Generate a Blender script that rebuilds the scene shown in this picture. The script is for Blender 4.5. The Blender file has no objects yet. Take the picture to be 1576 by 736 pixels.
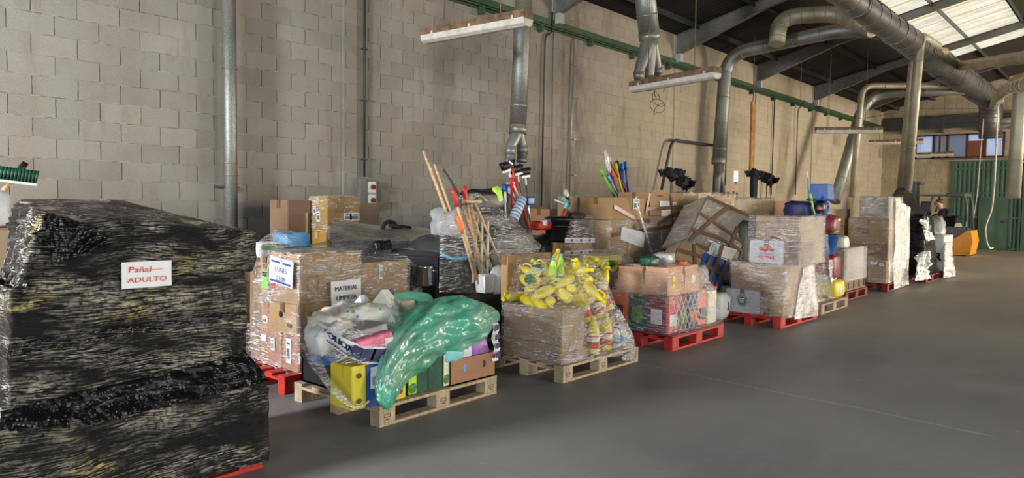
import bpy, bmesh, math, random
from mathutils import Vector, Matrix, noise

random.seed(7)
S = bpy.context.scene
COL = S.collection

# ------------------------------------------------------------------ camera
FPX, YAW, PITCH, ROLL = 1099.17, .7247, .0502, .0119      # focal length in pixels of a 1576 px wide frame
CAM = Vector((8.0983, 0, 1.5221))
_c, _s = math.cos(YAW), math.sin(YAW)
FW = Vector((-_s*math.cos(PITCH), _c*math.cos(PITCH), -math.sin(PITCH)))
_r = Vector((_c, _s, 0)); _u = _r.cross(FW)
RT = _r*math.cos(ROLL) + _u*math.sin(ROLL); UP = -_r*math.sin(ROLL) + _u*math.cos(ROLL)
cd = bpy.data.cameras.new('camera'); cam = bpy.data.objects.new('camera', cd); COL.objects.link(cam)
m3 = Matrix((RT, UP, -FW)).transposed()
cam.matrix_world = Matrix.Translation(CAM) @ m3.to_4x4()
cd.sensor_width = 36; cd.lens = FPX/1576*36; cd.clip_end = 200
S.camera = cam

def at(u, v, x=None, y=None, z=None):
    """point on a wall-parallel (x), cross (y) or level (z) plane that was surveyed at photo coordinates u, v"""
    d = FW + RT*((u-788)/FPX) - UP*((v-368)/FPX)
    i, val = (0, x) if x is not None else (1, y) if y is not None else (2, z)
    t = (val-CAM[i])/d[i]
    return CAM + d*t

# ------------------------------------------------------------------ view, world, lights
S.view_settings.view_transform = 'Standard'; S.view_settings.look = 'None'
S.view_settings.gamma = 1; S.view_settings.use_curve_mapping = False
S.view_settings.exposure = 0.08
S.cycles.transparent_max_bounces = 24; S.cycles.max_bounces = 8; S.cycles.diffuse_bounces = 4
S.cycles.caustics_reflective = False; S.cycles.caustics_refractive = False
w = bpy.data.worlds.new('world'); S.world = w; w.use_nodes = True
wn = w.node_tree.nodes; bg = wn['Background']; bg.inputs[0].default_value = (.62, .70, .82, 1); bg.inputs[1].default_value = 1.5

def light(name, kind, loc, direction, energy, color, **kw):
    l = bpy.data.lights.new(name, kind); l.energy = energy; l.color = color
    for k, v in kw.items(): setattr(l, k, v)
    o = bpy.data.objects.new(name, l); COL.objects.link(o); o.location = loc
    o.rotation_euler = Vector(direction).to_track_quat('-Z', 'Y').to_euler(); return o
light('sun', 'SUN', (8, 10, 15), (-.35, -.15, -1), 2.6, (1, .88, .66), angle=.01)
light('rear_door_daylight', 'AREA', (3.0, -4.45, 3.0), (0.08, 1, -.32), 980, (.95, .97, 1), shape='RECTANGLE', size=.9, size_y=1.2)
light('front_fill', 'AREA', (10.5, -4.4, 2.1), (-.2, 1, .02), 440, (.86, .93, 1), shape='RECTANGLE', size=4.5, size_y=3.6)  # added fill light, unseen, set at the wide opening of the near wall
light('loading_door_daylight', 'AREA', (17.6, 25, 2.2), (-1, -.25, -.14), 2900, (1, .90, .72), shape='RECTANGLE', size=6, size_y=4.0)
light('side_door_daylight', 'AREA', (17.6, 8, 2.3), (-1, .05, .05), 750, (1, .94, .84), shape='RECTANGLE', size=5, size_y=4.2)

# ------------------------------------------------------------------ materials
MATS = {}
def newmat(name):
    m = bpy.data.materials.new(name); m.use_nodes = True; nt = m.node_tree; nt.nodes.clear()
    MATS[name] = m
    return m, nt
class N:
    """short node writer"""
    def __init__(s, nt): s.nt = nt
    def n(s, t, **kw):
        nd = s.nt.nodes.new(t)
        for k, v in kw.items():
            if k[0] == 'i' and k[1:].isdigit(): s.put(nd.inputs[int(k[1:])], v)
            elif hasattr(nd, k): setattr(nd, k, v)
            else: s.put(nd.inputs[k.replace('_', ' ')], v)
        return nd
    def put(s, inp, v):
        if isinstance(v, bpy.types.NodeSocket): s.nt.links.new(v, inp)
        else: inp.default_value = v if not (isinstance(v, tuple) and len(v) == 3 and inp.type == 'RGBA') else (*v, 1)
    def coord(s, out='Object'): return s.n('ShaderNodeTexCoord').outputs[out]
    def mapping(s, v, scale=(1,1,1), loc=(0,0,0), rot=(0,0,0)):
        return s.n('ShaderNodeMapping', Vector=v, Scale=scale, Location=loc, Rotation=rot).outputs[0]
    def noise(s, v, scale, detail=3, rough=.55, dist=0):
        return s.n('ShaderNodeTexNoise', Vector=v, Scale=scale, Detail=detail, Roughness=rough, Distortion=dist).outputs[0]
    def ramp(s, f, a, b, ca=(0,0,0), cb=(1,1,1)):
        r = s.n('ShaderNodeValToRGB', Fac=f); e = r.color_ramp.elements
        e[0].position = a; e[1].position = b; e[0].color = (*ca, 1); e[1].color = (*cb, 1); return r.outputs[0]
    def mix(s, f, a, b, mode='MIX'):
        r = s.n('ShaderNodeMix', data_type='RGBA', blend_type=mode)
        s.put(r.inputs[0], f); s.put(r.inputs[6], a); s.put(r.inputs[7], b); return r.outputs[2]
    def math(s, op, a, b=0.0, c=0.0, clamp=False):
        r = s.n('ShaderNodeMath', operation=op, use_clamp=clamp); s.put(r.inputs[0], a); s.put(r.inputs[1], b); s.put(r.inputs[2], c); return r.outputs[0]
    def bump(s, h, strength=.3, dist=.01):
        return s.n('ShaderNodeBump', Height=h, Strength=strength, Distance=dist).outputs[0]
    def out(s, sh): s.nt.links.new(sh, s.n('ShaderNodeOutputMaterial').inputs[0])
    def pbr(s, col, rough=.5, metal=0, normal=None, **kw):
        p = s.n('ShaderNodeBsdfPrincipled', Base_Color=col, Roughness=rough, Metallic=metal)
        if normal is not None: s.put(p.inputs['Normal'], normal)
        for k, v in kw.items(): s.put(p.inputs[k.replace('_', ' ')], v)
        return p.outputs[0]

def simple(name, col, rough=.5, metal=0, var=.18, scale=9, bump=.15, bs=40, stretch=(1,1,1)):
    m, nt = newmat(name); n = N(nt); c = n.mapping(n.coord(), stretch)
    f = n.noise(c, scale, 4)
    dark = tuple(x*(1-var) for x in col); lite = tuple(min(1, x*(1+var)) for x in col)
    n.out(n.pbr(n.mix(n.ramp(f, .3, .7), (*dark, 1), (*lite, 1)), rough, metal, n.bump(n.noise(c, bs, 3), bump, .01)))
    return m

# block wall: 40 x 20 cm concrete blocks, open dark head joints, tan bed joints
def block_wall(name, axis, colA, colB, paint=None):
    m, nt = newmat(name); n = N(nt); co = n.n('ShaderNodeNewGeometry').outputs['Position']
    sp = n.n('ShaderNodeSeparateXYZ', Vector=co)
    h = sp.outputs[axis]; z = sp.outputs[2]
    wob = n.math('MULTIPLY', n.math('SUBTRACT', n.noise(co, 7, 3), .5), .012)
    z2 = n.math('ADD', n.math('SUBTRACT', z, .108), wob); h2 = n.math('ADD', n.math('SUBTRACT', h, .326), wob)
    v = n.n('ShaderNodeCombineXYZ', X=h2, Y=z2, Z=0.0).outputs[0]
    b = n.n('ShaderNodeTexBrick', Vector=v, Scale=1.0, Mortar_Size=.0042, Mortar_Smooth=.15, Bias=0.0, Brick_Width=.4, Row_Height=.2, offset=.5, Color1=(0,0,0), Color2=(1,1,1), Mortar=(.5,.5,.5))
    tint = n.ramp(b.outputs[0], -.6, 1.6); mort = b.outputs[1]
    base = n.mix(tint, colA, colB)
    base = n.mix(n.ramp(n.noise(co, 1.1, 5), .3, .75), base, n.mix(1.0, base, (.80, .74, .64), 'MULTIPLY'))
    base = n.mix(n.ramp(n.noise(co, 130, 2), .52, .7), base, n.mix(1.0, base, (.62, .60, .57), 'MULTIPLY'))
    if paint:
        pf = n.ramp(n.math('ADD', h, n.math('MULTIPLY', n.noise(co, .6, 3), 3)), 0, 1)
        mr = n.n('ShaderNodeMapRange', Value=n.math('ADD', h, n.math('MULTIPLY', n.noise(co, .8, 4), 2.5)), From_Min=10.5, From_Max=14.5).outputs[0]
        base = n.mix(mr, base, n.mix(tint, paint, tuple(x*1.1 for x in paint)))
    # brown damp runs, taller than wide
    st = n.noise(n.mapping(co, (2.2, 2.2, .45)), 1.6, 5, .6)
    base = n.mix(n.math('MULTIPLY', n.ramp(st, .56, .72), .55), base, (.17, .13, .075))
    if paint:
        d1 = n.math('SUBTRACT', 1.0, n.math('DIVIDE', n.math('ABSOLUTE', n.math('SUBTRACT', h, 10.9)), .75), clamp=True)
        base = n.mix(n.math('MULTIPLY', n.math('MULTIPLY', d1, n.ramp(n.noise(n.mapping(co, (3, 3, 1)), 2.4, 5, .7), .36, .62)), .8), base, (.15, .13, .10))
    low = n.noise(n.mapping(co, (3.2, 3.2, 1.8)), 1.5, 4)
    base = n.mix(n.math('MULTIPLY', n.ramp(low, .62, .68), .30), base, (.24, .19, .12))
    fz = n.math('FRACT', n.math('DIVIDE', z2, .2)); hb = n.math('GREATER_THAN', n.math('ABSOLUTE', n.math('SUBTRACT', fz, .5)), .455)
    jc = n.mix(hb, (.05, .045, .04), n.mix(n.ramp(n.noise(co, 9, 3), .35, .6), (.13, .10, .07), colB))
    jf = n.math('MULTIPLY', mort, n.ramp(n.noise(co, 3.0, 3), .25, .5))
    if paint: jf = n.math('MULTIPLY', jf, n.math('MULTIPLY_ADD', mr, -.55, 1.0))
    col = n.mix(jf, base, jc)
    hgt = n.math('SUBTRACT', n.math('MULTIPLY', n.noise(co, 90, 3), .25), n.math('MULTIPLY', mort, .9))
    n.out(n.pbr(col, .92, 0, n.bump(hgt, .6, .012)))
    return m
block_wall('blocks_left', 1, (.285, .268, .24), (.345, .325, .287), (.40, .335, .245))
block_wall('blocks_back', 0, (.40, .34, .25), (.46, .39, .29))

def floor_mat():
    m, nt = newmat('floor_concrete'); n = N(nt); co = n.n('ShaderNodeNewGeometry').outputs['Position']
    f1 = n.noise(co, .45, 6, .6, .4); f2 = n.noise(n.mapping(co, (1, .25, 1), rot=(0, 0, .5)), 3.5, 5, .65); f3 = n.noise(co, 160, 2)
    col = n.mix(n.ramp(f1, .32, .68), (.165, .165, .168), (.27, .26, .245))
    col = n.mix(n.math('MULTIPLY', n.ramp(f2, .5, .72), .55), col, (.27, .26, .24))
    col = n.mix(n.math('MULTIPLY', n.ramp(f3, .5, .75), .35), col, (.07, .07, .07))
    yy = n.n('ShaderNodeSeparateXYZ', Vector=co).outputs[1]; dust_or_light = n.n('ShaderNodeMapRange', Value=n.math('ADD', yy, n.math('MULTIPLY', f1, 6)), From_Min=9.0, From_Max=24.0).outputs[0]
    col = n.mix(n.math('MULTIPLY', dust_or_light, .7), col, (.50, .43, .335))  # far floor painted beige, standing in for the brighter light there
    sc = n.noise(n.mapping(co, (.9, 14, 1), rot=(0, 0, -.75)), 2.2, 4, .7)
    col = n.mix(n.math('MULTIPLY', n.ramp(sc, .60, .70), .35), col, (.05, .05, .05))
    sc2 = n.noise(n.mapping(co, (1.2, 30, 1), rot=(0, 0, .62)), 3, 3, .7)
    col = n.mix(n.math('MULTIPLY', n.ramp(sc2, .64, .72), .4), col, (.30, .29, .28))
    sp = n.noise(co, 9, 3, .5); col = n.mix(n.math('MULTIPLY', n.ramp(sp, .72, .76), .6), col, (.42, .41, .39))
    n.out(n.pbr(col, n.math('MULTIPLY_ADD', f1, .3, .36), 0, n.bump(n.math('ADD', f3, n.math('MULTIPLY', f2, .6)), .25, .004), Specular_IOR_Level=.35))
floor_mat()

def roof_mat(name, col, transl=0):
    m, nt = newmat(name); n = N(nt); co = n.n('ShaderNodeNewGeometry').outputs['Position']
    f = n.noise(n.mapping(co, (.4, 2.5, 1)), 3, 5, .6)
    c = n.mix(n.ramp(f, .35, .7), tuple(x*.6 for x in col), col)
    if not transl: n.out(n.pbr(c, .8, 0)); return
    y = n.n('ShaderNodeSeparateXYZ', Vector=co).outputs[1]
    lap = n.math('LESS_THAN', n.math('FRACT', n.math('DIVIDE', y, .88)), .06)
    c = n.mix(n.math('MULTIPLY', lap, .8), c, (.5, .36, .12)); val = n.math('LESS_THAN', n.math('FRACT', n.math('DIVIDE', y, .177)), .38); c = n.mix(n.math('MULTIPLY', val, .55), c, (.42, .33, .16))
    t = n.n('ShaderNodeBsdfTranslucent', Color=c); d = n.n('ShaderNodeBsdfDiffuse', Color=c)
    mx = n.n('ShaderNodeMixShader', Fac=.25); nt.links.new(t.outputs[0], mx.inputs[1]); nt.links.new(d.outputs[0], mx.inputs[2]); n.out(mx.outputs[0])
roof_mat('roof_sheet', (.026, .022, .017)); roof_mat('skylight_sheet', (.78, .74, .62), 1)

def galv(name, col, rough=.42, dust_or_light=True, sp=.28):
    m, nt = newmat(name); n = N(nt); co = n.coord()
    f = n.n('ShaderNodeTexVoronoi', Vector=co, Scale=60.0).outputs[0]
    c = n.mix(n.ramp(f, 0, .7), tuple(x*(1-sp) for x in col), tuple(x*(1+sp*.8) for x in col))
    c = n.mix(n.ramp(n.noise(co, 2.2, 4), .4, .75), c, n.mix(1.0, c, (.75, .68, .55), 'MULTIPLY'))
    rr = n.math('ADD', rough, n.math('MULTIPLY', n.noise(co, 14, 3), .2))
    metal = .75
    if dust_or_light:   # a layer of settled brown dust on the upward faces
        nz = n.n('ShaderNodeSeparateXYZ', Vector=n.n('ShaderNodeNewGeometry').outputs['Normal']).outputs[2]
        df = n.math('MULTIPLY', n.ramp(n.math('ADD', nz, n.math('MULTIPLY', n.noise(co, 6, 3), .3)), .45, .95), .9)
        c = n.mix(df, c, (.36, .23, .10)); metal = n.math('MULTIPLY_ADD', df, -.7, .75)
        rr = n.math('MULTIPLY_ADD', df, .4, rr)
    n.out(n.pbr(c, rr, metal, n.bump(n.noise(co, 35, 2), .08, .01)))
galv('galvanised_steel', (.27, .285, .27)); galv('dark_duct_steel', (.15, .15, .155), .33); galv('pale_duct_steel', (.43, .41, .32), .5, True, .08)
simple('wood', (.62, .42, .22), .75, 0, .3, 5, .3, 30, (1, 1, 12)); simple('pallet_wood', (.47, .36, .235), .8, 0, .38, 4, .35, 30, (1, 8, 1))
simple('red_paint', (.50, .03, .02), .6, 0, .25, 6); simple('dark_red_paint', (.20, .022, .018), .65, 0, .3, 6)
simple('green_paint', (.035, .07, .032), .5, 0, .25, 4); simple('dark_steel', (.05, .052, .052), .5, .3); simple('beam_grey', (.17, .165, .145), .55, .2)
simple('rafter_pale', (.50, .46, .36), .7); simple('black_plastic', (.012, .012, .014), .38); simple('black_cloth', (.008, .008, .009), .9)
simple('door_green', (.055, .105, .075), .55, .1, .25, 2.5, .1, 20, (1, 1, .3)); simple('frame_brown', (.07, .022, .012), .6)
simple('board_brown', (.20, .06, .025), .6); simple('fixture_white', (.58, .54, .46), .5); simple('rusty_brown', (.17, .10, .055), .85, 0, .5, 12, .4, 30)
simple('orange_board', (.42, .19, .05), .8, 0, .35, 6); simple('white_paper', (.80, .80, .79), .8, 0, .03); simple('ink_black', (.02, .02, .025), .7, 0, 0)
simple('ink_red', (.65, .03, .03), .7, 0, 0); simple('ink_blue', (.03, .06, .25), .7, 0, 0); simple('ink_green', (.02, .12, .06), .7, 0, 0); simple('grey_line', (.45, .45, .44), .7, 0, 0)
simple('yellow_plastic', (.80, .66, .03), .35, 0, .12); simple('cream_plastic', (.78, .74, .50), .4, 0, .06); simple('lime_plastic', (.45, .75, .05), .4); simple('green_plastic', (.02, .16, .05), .35)
simple('dark_green_pack', (.01, .07, .035), .45, 0, .4, 12); simple('blue_plastic', (.014, .10, .36), .35); simple('light_blue_plastic', (.12, .42, .75), .35)
simple('white_plastic', (.75, .75, .73), .4, 0, .05); simple('red_plastic', (.6, .03, .02), .4); simple('orange_plastic', (.85, .16, .04), .4); simple('navy', (.015, .022, .10), .5)
simple('pink_pack', (.75, .16, .28), .4, 0, .35, 14); simple('purple_pack', (.34, .13, .45), .4, 0, .3, 14); simple('peach_paper', (.70, .38, .22), .75, 0, .12)
simple('teal_pack', (.20, .62, .62), .4); simple('yellow_print', (.82, .68, .05), .5, 0, .06); simple('blue_print', (.03, .07, .28), .5, 0, .2)
simple('forklift_orange', (.72, .30, .02), .4, 0, .08); simple('forklift_grey', (.085, .09, .085), .5); simple('skin', (.55, .33, .23), .6, 0, .06); simple('hair_brown', (.14, .07, .03), .8)
simple('jacket_navy', (.012, .014, .024), .85); simple('rubber', (.015, .015, .015), .8); simple('straw', (.55, .47, .30), .8); simple('grey_pack', (.36, .36, .35), .6, 0, .2)
simple('cream_pack', (.78, .74, .56), .45, 0, .12, 10); simple('white_pack', (.74, .75, .77), .4, 0, .10, 14); simple('beige_pack', (.60, .52, .36), .6, 0, .25, 8)
simple('blue_pack', (.10, .32, .68), .4, 0, .4, 16); simple('maroon_pack', (.22, .02, .035), .45, 0, .4, 16); simple('veg_green', (.10, .26, .04), .55, 0, .6, 26); simple('steel_bright', (.6, .6, .62), .2, .95)
simple('bright_green', (.20, .60, .06), .4, 0, .1); simple('chalk_block', (.45, .45, .44), .9)

m, nt = newmat('cream_print'); n = N(nt); co = n.coord(); vo = n.n('ShaderNodeTexVoronoi', Vector=co, Scale=22.0).outputs
mk = n.math('MULTIPLY', n.math('LESS_THAN', vo[0], .30), n.ramp(n.noise(co, 5, 2), .5, .55)); c = n.mix(n.ramp(n.noise(co, 4, 3), .35, .6), (.80, .77, .62), (.84, .83, .80))
c = n.mix(mk, c, n.mix(n.ramp(n.noise(co, 8, 2), .45, .55), (.18, .30, .42), (.62, .45, .15))); n.out(n.pbr(c, .35, 0, n.bump(n.noise(co, 14, 5, .6, .8), .5, .03)))
def cardboard(name, col, stripe=0):
    m, nt = newmat(name); n = N(nt); co = n.coord()
    f = n.noise(n.mapping(co, (1, 1, 6)), 3, 4); g = n.noise(co, 1.7, 3)
    c = n.mix(n.ramp(f, .3, .7), tuple(x*.86 for x in col), col)
    c = n.mix(n.ramp(g, .35, .7), c, n.mix(1.0, c, (.80, .76, .72), 'MULTIPLY'))
    n.out(n.pbr(c, .78, 0, n.bump(n.noise(n.mapping(co, (1, 1, 30)), 6, 2), .08, .004)))
cardboard('cardboard', (.45, .28, .125)); cardboard('cardboard_pale', (.42, .30, .185)); cardboard('cardboard_dark', (.30, .19, .115)); cardboard('cardboard_golden', (.46, .27, .055))
cardboard('cardboard_red', (.42, .21, .115)); cardboard('cardboard_white', (.70, .71, .74)); cardboard('cardboard_grey', (.36, .29, .215))
simple('tape_brown', (.20, .10, .05), .28, 0, .2, 20); simple('tape_clear', (.56, .41, .25), .22, 0, .1); simple('ink_brown', (.16, .09, .05), .8, 0, 0)

def film(name, tint=(1, 1, 1), white=(.88, .88, .88), amount=.8, floor_=.02, scale=1.0, tilt=.22, opaque_col=None, rough=.10, lo=.56, hi=.63, spec=1.5):
    """stretch film: mostly see-through (or opaque), with fine drawn-out creases, their highlights painted as pale streaks"""
    m, nt = newmat(name); n = N(nt); co = n.n('ShaderNodeNewGeometry').outputs['Position']
    wv = n.n('ShaderNodeVectorMath', operation='MULTIPLY_ADD', i1=(.13, .13, .13)); nt.links.new(n.n('ShaderNodeTexNoise', Vector=co, Scale=1.9, Detail=2.0).outputs[1], wv.inputs[0]); nt.links.new(co, wv.inputs[2])
    v = wv.outputs[0]; k = scale
    s1 = n.noise(n.mapping(v, (6*k, 6*k, 150*k), rot=(tilt, -tilt*.4, 0)), 1, 3, .6)
    s2 = n.noise(n.mapping(v, (9*k, 9*k, 95*k), rot=(-tilt*1.5, tilt, 0)), 1, 4, .65)
    s3 = n.noise(co, 2.3, 3, .5); s4 = n.noise(n.mapping(co, (1, 1, 2.5)), 4.0, 3, .6)
    cr = n.noise(v, 34*k, 5, .7, .8)
    streak = n.math('MAXIMUM', n.math('MULTIPLY', n.ramp(s1, lo, hi), n.ramp(s3, .38, .56)), n.math('MULTIPLY', n.ramp(s2, lo, hi), n.ramp(s4, .44, .60)))
    streak = n.math('MAXIMUM', streak, n.math('MULTIPLY', n.ramp(cr, .64, .70), n.ramp(s4, .40, .62)))
    streak = n.math('MULTIPLY', streak, n.ramp(n.noise(co, 46, 3, .6), .30, .52))
    if opaque_col is not None: streak = n.math('MULTIPLY', streak, n.ramp(n.noise(n.mapping(co, (1, 1, 3.2), rot=(.25, 0, 0)), 2.6, 3, .6), .38, .56))
    hgt = n.math('ADD', n.math('MULTIPLY', s1, .8), n.math('ADD', n.math('MULTIPLY', s2, .8), n.math('MULTIPLY', cr, .7)))
    nm = n.bump(hgt, 1.0, .012)
    gl = n.n('ShaderNodeBsdfGlossy', Color=(.95, .95, .95, 1), Roughness=rough, Normal=nm)
    fr = n.n('ShaderNodeFresnel', IOR=1.32 if opaque_col is None else 1.45, Normal=nm).outputs[0]
    if opaque_col is None:
        df = n.n('ShaderNodeBsdfDiffuse', Color=white); tr = n.n('ShaderNodeBsdfTransparent', Color=tint)
        f = n.math('ADD', n.math('MULTIPLY', streak, amount), floor_, clamp=True)  # diffuse streaks stand in for highlights on the clear film
        a = n.n('ShaderNodeMixShader', Fac=f); nt.links.new(tr.outputs[0], a.inputs[1]); nt.links.new(df.outputs[0], a.inputs[2])
    else:
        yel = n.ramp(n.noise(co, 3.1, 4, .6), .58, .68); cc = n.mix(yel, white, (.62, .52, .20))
        a = n.n('ShaderNodeBsdfDiffuse'); n.put(a.inputs[0], n.mix(n.math('MULTIPLY', streak, amount), (*opaque_col, 1), cc))  # pale streaks put reflected light into the opaque film's colour
    if opaque_col is None:
        lw = n.n('ShaderNodeLayerWeight', Blend=.5).outputs[1]
        gf = n.math('MULTIPLY', n.math('ADD', n.math('MULTIPLY_ADD', n.math('POWER', lw, 4.0), .30, .035), n.math('MULTIPLY', n.math('ADD', streak, n.ramp(cr, .55, .62)), .12)), spec, clamp=True)
    else: gf = n.math('MULTIPLY', fr, spec, clamp=True)
    b = n.n('ShaderNodeMixShader', Fac=gf); nt.links.new(a.outputs[0], b.inputs[1]); nt.links.new(gl.outputs[0], b.inputs[2])
    n.out(b.outputs[0]); return m
film('film_clear', lo=.55, hi=.61, amount=.95, scale=1.15); film('film_dense', amount=.9, floor_=.03, scale=.9, lo=.53, hi=.60, spec=2.2); film('film_grey', (.75, .75, .75), (.66, .66, .64), .7, .06, .8)
film('film_warm_sheen', (.97, .92, .80), (.80, .66, .42), .8, .06, .7, .5, spec=2.4); film('film_black', white=(.44, .40, .31), opaque_col=(.005, .005, .006), amount=.9, scale=1.45, rough=.12, tilt=.16, lo=.515, hi=.575, spec=.8)  # gold film: warm reflected light put into its tint
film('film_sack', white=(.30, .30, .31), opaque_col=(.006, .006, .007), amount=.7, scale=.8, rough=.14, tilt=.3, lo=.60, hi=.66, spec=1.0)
film('film_jet', opaque_col=(.005, .005, .006), amount=.10, scale=.25, tilt=.6, rough=.07, spec=.8); film('film_white', (1, 1, 1), (.92, .92, .90), .95, .22, .7, .9, lo=.46, hi=.54, spec=2.5)
film('film_silver', white=(.80, .78, .74), opaque_col=(.34, .30, .27), amount=.8, scale=.30, tilt=.6, lo=.54, hi=.66, spec=1.8)

def bagmat(name, col, alpha=.75, col2=None):
    m, nt = newmat(name); n = N(nt); co = n.coord()
    nm = n.bump(n.noise(n.mapping(co, (1.6, 1.6, .8), rot=(.5, 0, 0)), 5, 3, .5, 1.2), .6, .04)
    if col2: cs = n.mix(n.ramp(n.noise(co, 2.6, 3, .5, .6), .44, .64), col, col2)
    else: cs = col
    df = n.n('ShaderNodeBsdfDiffuse', Color=cs, Normal=nm); tl = n.n('ShaderNodeBsdfTranslucent', Color=cs, Normal=nm)
    m1 = n.n('ShaderNodeMixShader', Fac=.3); nt.links.new(df.outputs[0], m1.inputs[1]); nt.links.new(tl.outputs[0], m1.inputs[2])
    tr = n.n('ShaderNodeBsdfTransparent', Color=tuple(min(1, .45+x) for x in col)); m2 = n.n('ShaderNodeMixShader', Fac=alpha); nt.links.new(tr.outputs[0], m2.inputs[1]); nt.links.new(m1.outputs[0], m2.inputs[2])
    gl = n.n('ShaderNodeBsdfGlossy', Roughness=.2, Normal=nm, Color=(1, 1, 1, 1)); fr = n.n('ShaderNodeFresnel', IOR=1.5, Normal=nm).outputs[0]
    m3_ = n.n('ShaderNodeMixShader', Fac=fr); nt.links.new(m2.outputs[0], m3_.inputs[1]); nt.links.new(gl.outputs[0], m3_.inputs[2]); n.out(m3_.outputs[0])
bagmat('green_bag', (.17, .80, .50), .58, (.50, .90, .72)); bagmat('milky_bag', (.75, .74, .70), .8)
def glassy(name, col):
    m, nt = newmat(name); n = N(nt)
    tl = n.n('ShaderNodeBsdfTranslucent', Color=col); gl = n.n('ShaderNodeBsdfGlossy', Roughness=.3, Color=(.5, .5, .5, 1)); mx = n.n('ShaderNodeMixShader', Fac=.12)
    nt.links.new(tl.outputs[0], mx.inputs[1]); nt.links.new(gl.outputs[0], mx.inputs[2]); n.out(mx.outputs[0])
glassy('pane_frosted', (.75, .78, .85)); glassy('pane_dirty', (.42, .43, .46))
m, nt = newmat('lit_opening'); n = N(nt); n.out(n.n('ShaderNodeEmission', Color=(1, .93, .8, 1), Strength=2.2).outputs[0])
M = MATS

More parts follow.
